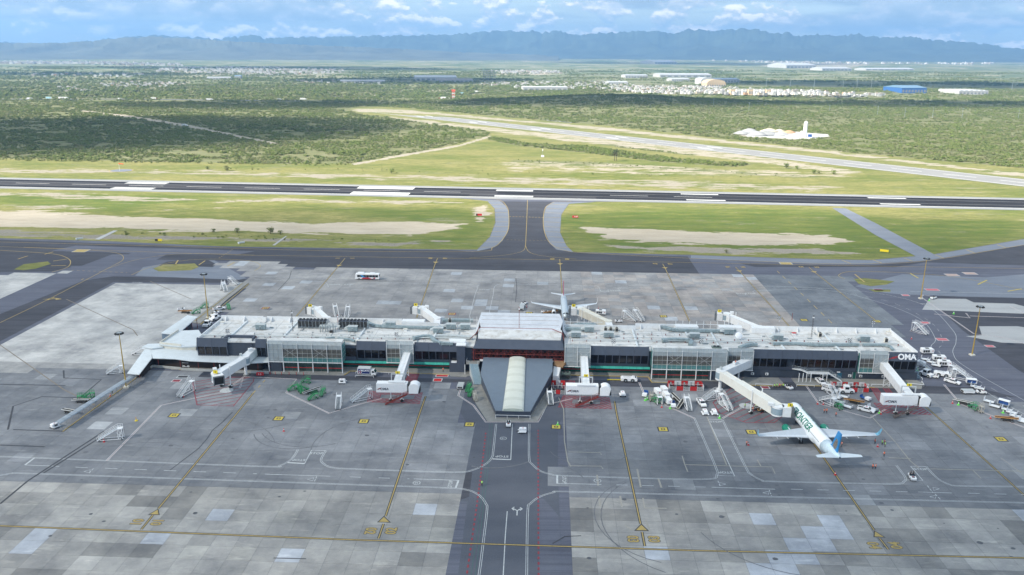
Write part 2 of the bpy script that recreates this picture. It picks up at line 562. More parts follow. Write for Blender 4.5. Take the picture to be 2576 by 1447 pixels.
def noise(t, vec, scale, det=6, rough=.6):
 n = N(t, 'ShaderNodeTexNoise', i_Scale=scale, i_Detail=float(det), i_Roughness=rough)
 Lk(t, vec, n.inputs['Vector'])
 return n.outputs[0]
nb = noise(t, mp.outputs[0], .018, 8)
nm = noise(t, mp.outputs[0], .09, 8, .7)
nf = noise(t, g.outputs['Position'], .9, 6, .7)
nh = noise(t, g.outputs['Position'], .0016, 5)
grass = mix(t, ramp(t, nb, [(.38, 0), (.60, 1)]), (.14, .17, .042), (.27, .25, .095))
grass = mix(t, mth(t, 'MULTIPLY', ramp(t, nm, [(.45, 0), (.68, 1)]), .7), grass, (.37, .315, .135))
grass = mix(t, mth(t, 'MULTIPLY', sc3.outputs[2], .85), grass, mix(t, ramp(t, nm, [(.35, 0), (.65, 1)]), (.06, .12, .022), (.18, .20, .05)))
grass = mix(t, mth(t, 'MULTIPLY', ramp(t, noise(t, mp.outputs[0], .28, 9, .8), [(.44, 0), (.58, 1)]), .7), grass, (.105, .125, .04))
sandc = mix(t, ramp(t, nm, [(.35, 0), (.7, 1)]), (.50, .44, .35), (.36, .31, .24))
sandc = mix(t, at_.outputs['Alpha'], sandc, mix(t, ramp(t, nf, [(.35, 0), (.65, 1)]), (.155, .145, .125), (.27, .25, .215)))
scrubc = mix(t, ramp(t, nm, [(.35, 0), (.7, 1)]), (.115, .14, .05), (.26, .235, .14))
farc = mix(t, ramp(t, nh, [(.42, 0), (.58, 1)]), (.10, .135, .06), (.23, .235, .13))
nfar = noise(t, g.outputs['Position'], .005, 9, .66)
farc = mix(t, mth(t, 'MULTIPLY', ramp(t, nfar, [(.53, 0), (.62, 1)]), .8), farc, (.40, .35, .27))
sy = N(t, 'ShaderNodeSeparateXYZ')
Lk(t, g.outputs['Position'], sy.inputs[0])
isf = N(t, 'ShaderNodeMapRange')
isf.inputs[1].default_value = 2300
isf.inputs[2].default_value = 4200
Lk(t, sy.outputs[1], isf.inputs[0])
scrubc = mix(t, isf.outputs[0], scrubc, farc)
c = mix(t, sc3.outputs[1], grass, scrubc)
nm2 = noise(t, mp.outputs[0], .32, 8, .75)
thr = mth(t, 'ADD', mth(t, 'ADD', sc3.outputs[0], mth(t, 'MULTIPLY', mth(t, 'SUBTRACT', nm2, .5), 1.1)), mth(t, 'MULTIPLY', mth(t, 'SUBTRACT', nm, .5), 2.6))
c = mix(t, ramp(t, thr, [(.46, 0), (.58, 1)]), c, sandc)
spots = ramp(t, noise(t, mp.outputs[0], .035, 10, .8), [(.58, 0), (.66, 1)])
c = mix(t, mth(t, 'MULTIPLY', spots, .7), c, (.34, .30, .23))
Lk(t, c, bs.inputs['Base Color'])
bp = N(t, 'ShaderNodeBump', i_Strength=.6, i_Distance=.5)
Lk(t, nf, bp.inputs['Height'])
Lk(t, bp.outputs[0], bs.inputs['Normal'])
me.materials.append(gm)
# ------------------------------------------------------------------ paved sheets
def asphalt(name, c1, c2, streak=0.0, light=(.20, .21, .23), la=.5):
 m_ = bpy.data.materials.new(name)
 m_.use_nodes = True
 t = m_.node_tree
 b = t.nodes['Principled BSDF']
 b.inputs['Roughness'].default_value = .9
 b.inputs['Specular IOR Level'].default_value = .15
 g = N(t, 'ShaderNodeNewGeometry')
 mp = N(t, 'ShaderNodeMapping')
 mp.inputs['Rotation'].default_value = (0, 0, R(3))
 mp.inputs['Scale'].default_value = (.25, 1.0, 1)
 Lk(t, g.outputs['Position'], mp.inputs[0])
 a = noise(t, mp.outputs[0], .12, 8, .6)
 b2 = noise(t, g.outputs['Position'], .05, 7, .7)
 f_ = noise(t, g.outputs['Position'], 3.0, 4, .7)
 c = mix(t, ramp(t, a, [(.35, 0), (.68, 1)]), c1, c2)
 c = mix(t, mth(t, 'MULTIPLY', ramp(t, b2, [(.50, 0), (.74, 1)]), la), c, light)
 c = mix(t, .25, c, ramp(t, f_, [(.3, tuple(x * .6 for x in c1)), (.7, tuple(x * 1.3 for x in c2))]))
 if streak:
  wv = N(t, 'ShaderNodeTexNoise', i_Scale=.5, i_Detail=6.0)
  m3 = N(t, 'ShaderNodeMapping')
  m3.inputs['Scale'].default_value = (.02, 2.2, 1)
  m3.inputs['Rotation'].default_value = (0, 0, R(4.6))
  Lk(t, g.outputs['Position'], m3.inputs[0])
  Lk(t, m3.outputs[0], wv.inputs['Vector'])
  c = mix(t, mth(t, 'MULTIPLY', ramp(t, wv.outputs[0], [(.45, 0), (.65, 1)]), streak), c, tuple(x * .45 for x in c1))
 Lk(t, c, b.inputs['Base Color'])
 MATS[name] = m_
 return m_
A_DARK = asphalt('dark_asphalt', (.055, .057, .068), (.085, .087, .104), .3, (.13, .135, .155), .4)
A_PURP = asphalt('weathered_asphalt', (.105, .110, .142), (.14, .148, .186), .35, (.20, .21, .24), .5)
A_BLUE = asphalt('pale_asphalt', (.165, .185, .225), (.215, .235, .275), .2, (.27, .28, .31), .5)
A_ROAD = asphalt('road_asphalt', (.080, .088, .110), (.110, .118, .142), .0, (.15, .16, .185), .4)
A_RUN = asphalt('runway_asphalt', (.020, .020, .024), (.032, .032, .038), .2, (.06, .06, .065), .3)
A_RUNM = asphalt('runway_worn_asphalt', (.045, .044, .050), (.065, .063, .070), .3, (.09, .09, .095), .4)
A_SHO = asphalt('runway_shoulder_asphalt', (.24, .245, .26), (.30, .305, .31), .2, (.34, .34, .34), .5)
A_RUN2 = asphalt('grey_runway_surface', (.26, .255, .25), (.31, .305, .30), .25, (.36, .35, .34), .5)
A_CONC = asphalt('pale_concrete', (.34, .345, .35), (.42, .425, .43), .15, (.48, .48, .47), .6)
def sheet(name, pts, z, m_, parent=None, world=None, thick=.03):
 b = B()
 P = world or [(p.x, p.y) for p in W(pts)]
 b.prism(P, z - thick, z)
 o = b.build(name, m_, parent)
 return o
apron = sheet('apron', [(-700, 585), (0, 599), (280, 607), (560, 620), (1150, 628), (1200, 628), (1232, 596), (1246, 560), (1244, 525), (1225, 505), (1160, 499), (1288, 500), (1600, 508), (1500, 507), (1432, 512), (1411, 540), (1408, 585), (1424, 618), (1440, 634), (1730, 641), (2060, 652), (2190, 654), (2340, 641), (2576, 601), (3300, 500), (3300, 1500), (1288, 2300), (-700, 1500)], -.05, A_PURP)
tag(apron, kind='structure')
LV = {}
def zone(name, pts, m_, lv=1):
 LV[lv] = LV.get(lv, 0) + 1
 o = sheet(name, pts, -.045 + .006 * lv + .0002 * LV[lv], m_, apron, thick=.004)
 return o
# taxiway, dark band along it and the pale shoulders
zone('taxiway', [(-700, 592), (0, 603), (560, 622), (1150, 630), (1190, 634), (1245, 621), (1263, 605), (1279, 575), (1279, 530), (1263, 507), (1390, 507), (1375, 520), (1368, 545), (1370, 580), (1385, 612), (1420, 630), (1480, 638), (1730, 645), (1760, 690), (1288, 683), (817, 675), (740, 672), (650, 657), (-700, 640)], A_DARK)
zone('taxiway_shoulder', [(1201, 628), (1233, 596), (1247, 560), (1245, 525), (1226, 506), (1180, 500), (1255, 504), (1272, 518), (1280, 532), (1280, 576), (1264, 606), (1240, 623), (1200, 632)], A_BLUE, 2)
zone('taxiway_shoulder', [(1500, 508), (1430, 513), (1412, 540), (1409, 585), (1425, 618), (1442, 634), (1400, 628), (1383, 612), (1369, 580), (1367, 545), (1374, 520), (1390, 509)], A_BLUE, 2)
zone('taxiway_shoulder', [(1738, 642), (2060, 653), (2190, 655), (2340, 642), (2576, 602), (2900, 540), (2900, 560), (2576, 616), (2330, 655), (2190, 664), (2060, 664), (1738, 650)], A_BLUE, 2)
zone('taxiway', [(1860, 662), (2060, 667), (2200, 667), (2340, 656), (2576, 617), (2900, 560), (2900, 655), (2576, 668), (2330, 660), (2250, 672), (1900, 672)], A_DARK, 2)
zone('worn_taxiway_patch', [(190, 618), (640, 632), (600, 640), (470, 640), (260, 640), (110, 635)], A_PURP, 2)
zone('dark_taxiway_patch', [(-60, 625), (330, 637), (255, 668), (-60, 672)], A_DARK, 2)
# diagonal link to the runway
zone('link_road', [(2093, 523), (2127, 524), (2200, 560), (2350, 640), (2310, 648), (2200, 590)], A_BLUE, 3)
# left dark diagonal taxi lane
zone('taxi_lane', [(-300, 900), (0, 760), (167, 683), (283, 640), (420, 640), (300, 700), (285, 709), (0, 858), (-300, 1020)], A_PURP, 3)
zone('dark_taxi_lane', [(-300, 915), (0, 790), (210, 706), (285, 695), (640, 702), (620, 712), (285, 710), (0, 859), (-300, 1020)], A_DARK, 4)
zone('turning_pad', [(360, 672), (470, 654), (540, 655), (620, 700), (600, 704), (340, 694)], A_BLUE, 5)
zone('turning_pad', [(500, 651), (525, 655), (545, 665), (535, 672), (400, 668), (420, 658)], A_DARK, 6)
zone('turning_pad', [(20, 660), (150, 655), (180, 672), (130, 683), (0, 684), (-60, 670)], A_DARK, 6)
# right side
zone('side_stand', [(2270, 690), (2480, 698), (2700, 680), (2700, 760), (2330, 742), (2240, 740), (2150, 720)], A_BLUE, 2)
zone('side_stand', [(2350, 745), (2700, 752), (2700, 1000), (2500, 1000), (2330, 870), (2250, 770)], A_DARK, 3)
zone('stand_pad', [(2338, 751), (2430, 752), (2450, 761), (2550, 764), (2620, 782), (2620, 791), (2490, 786), (2400, 782), (2320, 779)], A_CONC, 5)
zone('stand_pad', [(2463, 821), (2560, 821), (2640, 832), (2640, 866), (2520, 862), (2430, 846), (2470, 843)], A_CONC, 5)
zone('side_road', [(2250, 775), (2330, 870), (2480, 1000), (2700, 1100), (2700, 1010), (2560, 930), (2420, 830), (2330, 745), (2200, 735), (2080, 728), (2090, 738)], A_PURP, 4)
# road strip in front of the terminal
zone('service_road', [(370, 930), (640, 937), (860, 946), (1185, 955), (1190, 1000), (1150, 962), (860, 958), (430, 946)], A_DARK, 5)
zone('service_road', [(1395, 955), (2060, 962), (2460, 975), (2560, 1000), (2100, 985), (1560, 972), (1395, 970)], A_DARK, 5)
road = zone('central_road', [(1150, 1000), (1187, 985), (1226, 1063), (1348, 1063), (1382, 1000), (1450, 1000), (1404, 1070), (1403, 1195), (1407, 1280), (1415, 1447), (1420, 1700), (1030, 1700), (1111, 1447), (1144, 1256), (1161, 1188), (1178, 1072), (1160, 1040)], A_ROAD, 5)
zone('road_patch', [(1147, 1247), (1161, 1188), (1188, 1188), (1180, 1250), (1144, 1262)], A_DARK, 6)
zone('road_patch', [(1111, 1447), (1143, 1262), (1176, 1262), (1152, 1447)], A_PURP, 6)
zone('road_patch', [(1356, 1447), (1355, 1240), (1407, 1300), (1415, 1447)], A_PURP, 6)
# grass islands
for pts in ([(385, 676), (410, 666), (490, 663), (500, 672), (480, 680), (400, 683)], [(35, 678), (60, 665), (120, 658), (128, 664), (90, 676), (60, 680)], [(2148, 702), (2175, 700), (2250, 708), (2230, 716), (2190, 720), (2160, 714)], [(2185, 728), (2240, 729), (2240, 734), (2200, 734)]):
 o = sheet('grass_island', pts, .03, gm, apron, thick=.09)
# ------------------------------------------------------------------ concrete slabs
sm = bpy.data.materials.new('slab_concrete')
sm.use_nodes = True
t = sm.node_tree
bb = t.nodes['Principled BSDF']
bb.inputs['Roughness'].default_value = .9
bb.inputs['Specular IOR Level'].default_value = .2
g = N(t, 'ShaderNodeNewGeometry')
vc = N(t, 'ShaderNodeVertexColor', layer_name='tone')
n1_ = noise(t, g.outputs['Position'], .07, 8, .68)
n2_ = noise(t, g.outputs['Position'], .6, 8, .72)
mp = N(t, 'ShaderNodeMapping')
mp.inputs['Scale'].default_value = (.35, 1.6, 1)
mp.inputs['Rotation'].default_value = (0, 0, R(18))
Lk(t, g.outputs['Position'], mp.inputs[0])
n3_ = noise(t, mp.outputs[0], .35, 8, .7)
c = mix(t, ramp(t, n1_, [(.3, 0), (.72, 1)]), mix(t, .85, vc.outputs[0], (.02, .03, .05), 'MIX'), vc.outputs[0])
c = mix(t, .75, vc.outputs[0], c)
c = mix(t, mth(t, 'MULTIPLY', ramp(t, n2_, [(.42, 0), (.75, 1)]), .35), c, mix(t, 1.0, vc.outputs[0], (.55, .55, .62), 'MULTIPLY'))
c = mix(t, mth(t, 'MULTIPLY', ramp(t, n3_, [(.55, 0), (.8, 1)]), .55), c, mix(t, 1.0, vc.outputs[0], (1.45, 1.42, 1.35), 'MULTIPLY'))
c = mix(t, mth(t, 'MULTIPLY', ramp(t, noise(t, g.outputs['Position'], .16, 9, .8), [(.62, 0), (.74, 1)]), .65), c, (.07, .07, .08))
Lk(t, c, bb.inputs['Base Color'])
SLABM = sm
DU, DV = 5.55, 5.2
def tone(u, v, zone_):
 k = float(fbm(np.array([u / 45.0]), np.array([v / 30.0]), 3, 31)[0])
 r = rnd.random()
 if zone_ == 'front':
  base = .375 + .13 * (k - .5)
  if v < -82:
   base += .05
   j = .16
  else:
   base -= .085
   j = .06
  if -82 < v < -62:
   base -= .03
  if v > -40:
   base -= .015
  wv = float(vn(np.array([u / 9.0]), np.array([v / 7.0]), 77)[0])
  if v < -82:
   base += (wv - .5) * .15
  c = base * (1 + j * (rnd.random() - .5))
  tint = (1.06, 1.02, .95)
  if v < -82 and wv > .80:
   c, tint = .60, (.96, 1.0, 1.07)
  elif v < -82 and wv < .22:
   c *= .8
  elif r > .97:
   tint = (1.06, 1.02, .93)
  if v >= -82 and r > .975:
   c *= 1.45
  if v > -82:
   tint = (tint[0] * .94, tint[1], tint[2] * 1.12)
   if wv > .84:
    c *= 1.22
 elif zone_ == 'back':
  c = .36 + .09 * (k - .5) + .055 * (rnd.random() - .5)
  tint = (1.04, 1.01, .98)
  if v > 120:
   c += .045
  if u > 30 and r > .5:
   tint = (1.10, 1.0, .92)
   c *= 1.12
  if r > .965:
   c *= 1.4
   tint = (.97, 1.02, 1.08)
 elif zone_ == 'pale':
  c = .60 + .05 * (rnd.random() - .5) + .06 * (k - .5)
  tint = (1.03, 1.01, .97)
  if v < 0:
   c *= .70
 else:
  c = .24 + .05 * (k - .5) + .022 * (rnd.random() - .5)
  tint = (.95, 1.02, 1.10)
 return (c * tint[0], c * tint[1], c * tint[2], 1)
def inside(poly, x, y):
 r = False
 n = len(poly)
 for i in range(n):
  x0, y0 = poly[i][:2]
  x1, y1 = poly[(i + 1) % n][:2]
  if (y0 > y) != (y1 > y) and x < (x1 - x0) * (y - y0) / (y1 - y0) + x0:
   r = not r
 return r
def pxof(p):
 q = Vector(p) - Vector((0, 0, CH))
 d = q.dot(FWD)
 return (PW / 2 + F * q.dot(RT) / d, PH / 2 - F * q.dot(UP) / d)
front_poly = [(-300, 930), (345, 932), (640, 950), (860, 958), (1150, 962), (1166, 1040), (1178, 1072), (1161, 1188), (1111, 1447), (1095, 1560), (-300, 1560)]
front_poly2 = [(1395, 970), (1560, 972), (2100, 985), (2700, 1010), (2900, 1560), (1420, 1560), (1415, 1447), (1403, 1195), (1404, 1070), (1440, 1005)]
back_poly = [(545, 660), (640, 657), (700, 661), (738, 676), (817, 675), (1296, 682), (1698, 688), (1885, 692), (2040, 845), (1200, 850), (490, 850), (560, 790), (610, 718), (612, 700), (600, 680), (545, 668)]
blue_poly = [(1885, 692), (2135, 698), (2290, 850), (2040, 845)]
pale_poly = [(285, 710), (543, 714), (618, 712), (500, 800), (430, 850), (345, 932), (-300, 932), (-300, 1010), (0, 859)]
pale_poly2 = [(-300, 700), (0, 694), (60, 686), (165, 684), (0, 757), (-300, 890)]
slabs = []
for nm_, poly in (('front', front_poly), ('front', front_poly2), ('back', back_poly), ('blue', blue_poly), ('pale', pale_poly), ('pale', pale_poly2)):
 P = [uv(*p) for p in poly]
 us, vs = [p[0] for p in P], [p[1] for p in P]
 for i in range(int(min(us) // DU), int(max(us) // DU) + 1):
  for j in range(int(min(vs) // DV), int(max(vs) // DV) + 1):
   u, v = (i + .5) * DU, (j + .5) * DV
   if inside(P, u, v):
    X_, Y_ = pxof(uvw(u, v))
    if -60 < X_ < 2640 and Y_ < 1500:
     slabs.append((v, u, nm_))
slabs.sort()
far_b = B()
ftone = []
def slab_mesh(b, u, v, gap=.05):
 h1, h2 = DU / 2 - gap / 2, DV / 2 - gap / 2
 c4 = [uvw(u - h1, v - h2), uvw(u + h1, v - h2), uvw(u + h1, v + h2), uvw(u - h1, v + h2)]
 dz = rnd.uniform(-.004, .004)
 b.prism([(p.x, p.y) for p in c4], -.035, dz)
def color_mesh(me, tones, per):
 a = me.color_attributes.new('tone', 'FLOAT_COLOR', 'POINT')
 arr = np.repeat(np.array(tones, np.float32), per, axis=0)
 a.data.foreach_set('color', arr.ravel())
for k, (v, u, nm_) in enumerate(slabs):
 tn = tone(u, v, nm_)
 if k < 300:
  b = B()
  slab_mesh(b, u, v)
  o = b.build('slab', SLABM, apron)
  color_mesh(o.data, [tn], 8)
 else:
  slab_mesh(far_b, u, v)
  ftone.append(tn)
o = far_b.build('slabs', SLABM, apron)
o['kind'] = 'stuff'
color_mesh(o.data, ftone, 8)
# ------------------------------------------------------------------ painted lines
def smooth_pts(P, n=8):
 out = []
 for i in range(len(P) - 1):
  p0, p1, p2, p3 = P[max(i - 1, 0)], P[i], P[i + 1], P[min(i + 2, len(P) - 1)]
  for k in range(n):
   t = k / n
   out.append(.5 * ((2 * p1) + (p2 - p0) * t + (2 * p0 - 5 * p1 + 4 * p2 - p3) * t * t + (3 * p1 - p0 - 3 * p2 + p3) * t ** 3))
 out.append(P[-1])
 return out
ZK = [0]
def strip(b, P, wd, z, off=0.0, mi=0):
 """flat ribbon of 4 mm along world points"""
 n = len(P)
 L_, R_ = [], []
 for i in range(n):
  d = (P[min(i + 1, n - 1)] - P[max(i - 1, 0)])
  d.z = 0
  d.normalize()
  nn = Vector((-d.y, d.x, 0))
  L_.append(P[i] + nn * (off + wd / 2))
  R_.append(P[i] + nn * (off - wd / 2))
 v = [(p.x, p.y, z) for p in L_] + [(p.x, p.y, z) for p in R_] + [(p.x, p.y, z - .008) for p in L_] + [(p.x, p.y, z - .008) for p in R_]
 f = [(n + i, n + i + 1, i + 1, i) for i in range(n - 1)] + [(i, i + 1, 2 * n + i + 1, 2 * n + i) for i in range(n - 1)] + [(3 * n + i, 3 * n + i + 1, n + i + 1, n + i) for i in range(n - 1)]
 b.add(v, f, mi)
def resample(P, step):
 out, acc = [P[0]], 0
 for i in range(len(P) - 1):
  d = (P[i + 1] - P[i]).length
  k = max(1, int(d / step))
  for j in range(1, k + 1):
   out.append(P[i].lerp(P[i + 1], j / k))
 return out
def line(name, pts, wd, m_, curve=False, double=0, dash=None, edge=None, z=None, parent=None, world=None):
 P = world or W(pts)
 if curve:
  P = smooth_pts(P)
 ZK[0] += 1
 z = z if z is not None else .012 + (ZK[0] % 40) * .0006
 b = B()
 if dash:
  P = resample(P, .25)
  acc, cur, on = 0.0, [P[0]], True
  for i in range(1, len(P)):
   acc += (P[i] - P[i - 1]).length
   if on:
    cur.append(P[i])
   if acc >= (dash[0] if on else dash[1]):
    if on and len(cur) > 1:
     strip(b, [cur[0], cur[-1]], wd, z)
    on = not on
    acc, cur = 0.0, [P[i]]
  if on and len(cur) > 1:
   strip(b, [cur[0], cur[-1]], wd, z)
 elif double:
  strip(b, P, wd, z, double / 2)
  strip(b, P, wd, z, -double / 2)
 else:
  strip(b, P, wd, z)
  if edge:
   e = B()
   strip(e, P, wd + edge * 2, z - .004)
   e.build('line_border', BLINE, parent or apron)
 return b.build(name, m_, parent or apron)
WL = dict(wd=.13, m_=WLINE, double=.42)
line('road_edge_line', [(-200, 1143), (0, 1148.8), (300, 1160), (666, 1173.7), (704, 1171), (731, 1157), (745, 1140), (748.5, 1131)], curve=True, **WL)
line('road_edge_line', [(820, 1134), (808, 1155), (813, 1166), (834, 1176), (880, 1179.5), (1000, 1184), (1147, 1188), (1188, 1183), (1222, 1167.6), (1237.7, 1150.5), (1241, 1133), (1248, 1066.7)], curve=True, **WL)
line('road_edge_line', [(-100, 1215), (0, 1196), (30, 1191.5), (52, 1190.8), (300, 1199), (880, 1219), (1119.8, 1227.4), (1174.5, 1232.5), (1205, 1246), (1222, 1266.7), (1225, 1283.8), (1215, 1370), (1205, 1447), (1190, 1540)], curve=True, **WL)
line('road_edge_line', [(1331.7, 1066.7), (1331, 1150.5), (1338.5, 1167.6), (1359, 1184.7), (1386, 1193), (1427, 1197.3), (1698, 1205.2), (1790, 1204.7), (1803, 1194.5), (1800, 1174), (1747.4, 1053)], curve=True, **WL)
line('road_edge_line', [(1325, 1540), (1325, 1447), (1327.6, 1287), (1335, 1266.7), (1359, 1249.6), (1393, 1239), (1427.4, 1237), (1761, 1245.5), (2200, 1256), (2700, 1268)], curve=True, **WL)
line('road_edge_line', [(1817.3, 1056.4), (1875.2, 1174), (1888.8, 1192.8), (1916, 1208), (1943.4, 1211.5), (2175, 1216.6), (2257, 1217.6), (2274, 1211.5), (2277.4, 1201.3), (2255.2, 1171.3)], curve=True, **WL)
line('road_edge_line', [(2330, 1174), (2355.7, 1201.3), (2386.4, 1218.3), (2420.5, 1222.7), (2576, 1224.5), (2700, 1227)], curve=True, **WL)
for P_ in ([(724, 1164), (766, 1166.6), (784, 1132.7), (820, 1134)], [(1239, 1154.8), (1284.9, 1156.6), (1289, 1066.7)], [(1781.5, 1054.7), (1848, 1198), (1803, 1196.5)], [(1781.5, 1054.7), (1817.3, 1056.4)], [(2330, 1174), (2291, 1173.3), (2321.7, 1209), (2277, 1207.5)], [(1401.7, 1195.6), (1401.7, 1216.5), (1513, 1218.8)], [(1041, 1205), (1154, 1208.6)], [(1276, 1286.5), (1271, 1350), (1266, 1447), (1260, 1540)], [(63, 1170), (149, 1173.4)], [(667, 1193), (711, 1194.6), (711, 1194.6)], [(1790, 1226), (1950, 1231)]):
 line('stop_line' if len(P_) > 2 else 'lane_line', P_, .22, WLINE)
for P_ in ([(1146, 1228), (1153.5, 1208.8)], [(1401.7, 1195), (1401.7, 1217)], [(63, 1170), (87, 1152)], [(724, 1164), (766, 1166.6)], [(1239, 1154.8), (1284.9, 1156.6)]):
 line('stop_bar', P_, .5, WLINE)
line('lane_dashes', [(190, 1175.6), (646, 1192.2)], .18, WLINE, dash=(3.3, 4.6))
line('lane_dashes', [(880, 1200), (1030, 1205)], .18, WLINE, dash=(3.0, 4.6))
line('lane_dashes', [(1550, 1220), (1785, 1226)], .18, WLINE, dash=(2.8, 3.6))
line('lane_dashes', [(1990, 1231), (2300, 1238)], .18, WLINE, dash=(2.8, 3.6))
line('lane_dashes', [(2435, 1241), (2700, 1248)], .18, WLINE, dash=(2.8, 3.6))
line('lane_line', [(2310, 1238), (2395, 1240.6)], .18, WLINE)
line('lane_line', [(667, 1193.2), (831, 1198.4)], .18, WLINE)
for a_, b_ in (((235, 1179), (222, 1193)), ((797, 1199), (790, 1214)), ((1935, 1233), (1941, 1248)), ((2333, 1222), (2347, 1240)), ((2352, 1243), (2367, 1258)), ((1806, 1210), (1812, 1225))):
 line('give_way_dashes', [a_, b_], .2, WLINE, dash=(.8, .5))
for x_, y_, s_ in ((219, 1186, 1), (781, 1206, 1), (1927, 1240, 1), (2355, 1230, -1), (2347, 1250, 1), (1818, 1218, -1)):
 line('give_way_triangle', [(x_ - 8 * s_, y_), (x_ + 8 * s_, y_ - 4), (x_ + 6 * s_, y_ + 4), (x_ - 8 * s_, y_)], .16, WLINE)
# turn arrow
line('turn_arrow', [(1300.5, 1297), (1301, 1285), (1294, 1281), (1290, 1279.5)], .3, WLINE)
line('turn_arrow', [(1301, 1285), (1308, 1281), (1312, 1280)], .3, WLINE)
line('turn_arrow', [(1294, 1275.5), (1288, 1279.5), (1293, 1284)], .25, WLINE)
line('turn_arrow', [(1308, 1276.5), (1314, 1280.5), (1308, 1284.5)], .25, WLINE)
def paint(s, px_, py_, size, m_, rot=0.0, sx=1.0, z=.04, bold=.02, name='ground_lettering'):
 p = at(px_, py_)
 return text(s, size, m_, (p.x, p.y, z), (0, 0, TH + R(rot)), apron, name, sx, .002, bold)
for x_, y_, r_ in ((796.4, 1141, 0), (752, 1157.5, 180), (1263, 1148.5, 180), (1801, 1061.6, 0), (1824.8, 1188.7, 180), (2316, 1180.8, 0)):
 paint('STOP', x_, y_, 1.55, WLINE, r_, 1.0)
paint('STOP', 1133.4, 1218, 1.5, WLINE, 90, 1.0)
paint('STOP', 1419, 1207.6, 1.5, WLINE, -90, 1.0)
for x_, y_ in ((1266, 1103), (1048, 1215), (1503, 1209.5)):
 b = B()
 p = at(x_, y_)
 ring = [p + Vector((math.cos(a * .5236) * .95, math.sin(a * .5236) * .95, 0)) for a in range(13)]
 line('speed_roundel', None, .16, WLINE, world=ring)
 paint('10', x_, y_, 1.0, WLINE, 180 if x_ < 1300 else 90)
# red and green service markings on the central road
line('red_dashes', [(1222, 1089), (1214, 1160), (1205, 1230), (1194, 1310), (1175, 1441), (1165, 1520)], .42, RLINE, curve=True, dash=(.9, 1.0))
line('red_dashes', [(1354, 1082), (1354, 1240), (1355, 1447), (1355, 1530)], .42, RLINE, dash=(.9, 1.0))
line('faded_line', [(1232, 1066), (1222, 1180), (1206, 1300), (1185, 1447)], .09, mat('faded_green_line', (.05, .14, .12), .8))
line('faded_line', [(1238, 1066), (1230, 1160), (1215, 1290), (1196, 1447)], .09, MATS['faded_green_line'])
# stand lead-in lines with numbers
def lead(pts, w_=.28):
 line('lead_in_line', pts, w_, YLINE, edge=.2)
lead([(398, 1280), (598, 1037.7), (637, 989)])
lead([(970, 1299), (1056.5, 1037.7), (1071, 997)])
lead([(1611.3, 1318), (1550.4, 1037.7), (1546, 1010)])
lead([(2199, 1333.5), (2038.8, 1104), (1995, 1040)])
lead([(2700, 1350), (2576, 1245.6), (2345.5, 1037.7), (2318, 1015)])
lead([(384.5, 1296.4), (355.5, 1332.3)])
lead([(965, 1318), (952, 1355)])
lead([(1615.4, 1339), (1622, 1374.4)])
lead([(2212.6, 1354), (2234.8, 1382.6)])
line('faded_lead_in', [(637, 989), (668, 955)], .34, YLINE, dash=(2, 2.5))
line('apron_line', [(-300, 1309), (0, 1323), (880.5, 1358), (1761, 1385.6), (2576, 1404), (2800, 1409)], .34, YLINE, edge=.18)
for tri in ([(396.5, 1282.8), (377, 1294), (399, 1294.6)], [(966, 1301), (953, 1313), (979, 1313.5)], [(1613.5, 1320.5), (1600, 1334), (1628, 1334.5)], [(2201, 1337.5), (2200, 1350), (2223, 1351)]):
 Pw = W(tri)
 cc = (Pw[0] + Pw[1] + Pw[2]) / 3
 b = B()
 b.prism([(p.x, p.y) for p in Pw], .02, .034)
 b.build('stand_arrow', YLINE, apron)
 b = B()
 b.prism([((cc + (p - cc) * 1.35).x, (cc + (p - cc) * 1.35).y) for p in Pw], .016, .029)
 b.build('arrow_border', BLINE, apron)
for s_, lx, rx, y_ in (('01', 343, 397, 1314), ('02', 931, 985, 1336), ('03', 1591, 1647, 1356.5), ('04', 2197, 2254, 1372.5)):
 for x_, r_ in ((lx, -90), (rx, 90)):
  for dz_, mm, bd in ((.034, BLINE, .22), (.040, YLINE, .10)):
   paint(s_, x_, y_, 3.6, mm, r_, .78, dz_, bd, 'stand_number')
# centre lines of taxiways behind
for P_ in ([(-100, 608), (0, 609), (400, 619), (817, 631), (1190, 633), (1240, 622.5), (1262, 605), (1279, 575), (1279, 532), (1272, 516), (1262, 506), (1240, 500), (1180, 498)], [(2600, 612), (2340, 655), (2200, 663), (2060, 663), (1738, 650), (1480, 637), (1420, 630), (1384, 612), (1369, 580), (1367, 545), (1374, 520), (1395, 508)]):
 line('taxiway_edge_line', P_, .35, YLINE, curve=True)
line('taxiway_centre_line', [(-100, 617), (600, 642), (1288, 652), (1900, 664), (2330, 672), (2600, 676)], .3, YLINE)
line('taxiway_centre_line', [(1327, 503), (1325, 560), (1322, 618)], .3, YLINE)
line('taxiway_centre_line', [(1322, 618), (1314, 632), (1270, 642), (1180, 649)], .25, YLINE, curve=True)
line('taxiway_centre_line', [(1322, 618), (1334, 636), (1380, 646), (1450, 652)], .25, YLINE, curve=True)
line('holding_line', [(1281, 545), (1371, 547.5)], .9, YLINE, dash=(1.2, .8))
line('holding_line', [(1275, 603.5), (1378, 605.5)], .3, YLINE, dash=(1.2, .8))
for k in range(11):
 f_ = k / 10
 yb = 506 + 116 * f_ ** 1.15
 for sd_ in (-1, 1):
  xi = np.interp(yb, [505, 520, 545, 575, 605, 622], [1262, 1275, 1279, 1279, 1264, 1242] if sd_ < 0 else [1398, 1375, 1368, 1370, 1382, 1402])
  x2 = xi + sd_ * 41
  line('shoulder_tick', [(xi, yb), (x2, yb + (0 if sd_ < 0 else 1.5))], .45, YLINE)
for k in range(7):
 x_ = 2140 + k * 78
 y_ = float(np.interp(x_, [2140, 2200, 2340, 2576], [663, 663, 655, 616]))
 line('shoulder_tick', [(x_, y_), (x_ - 22, y_ - 8)], .6, YLINE)
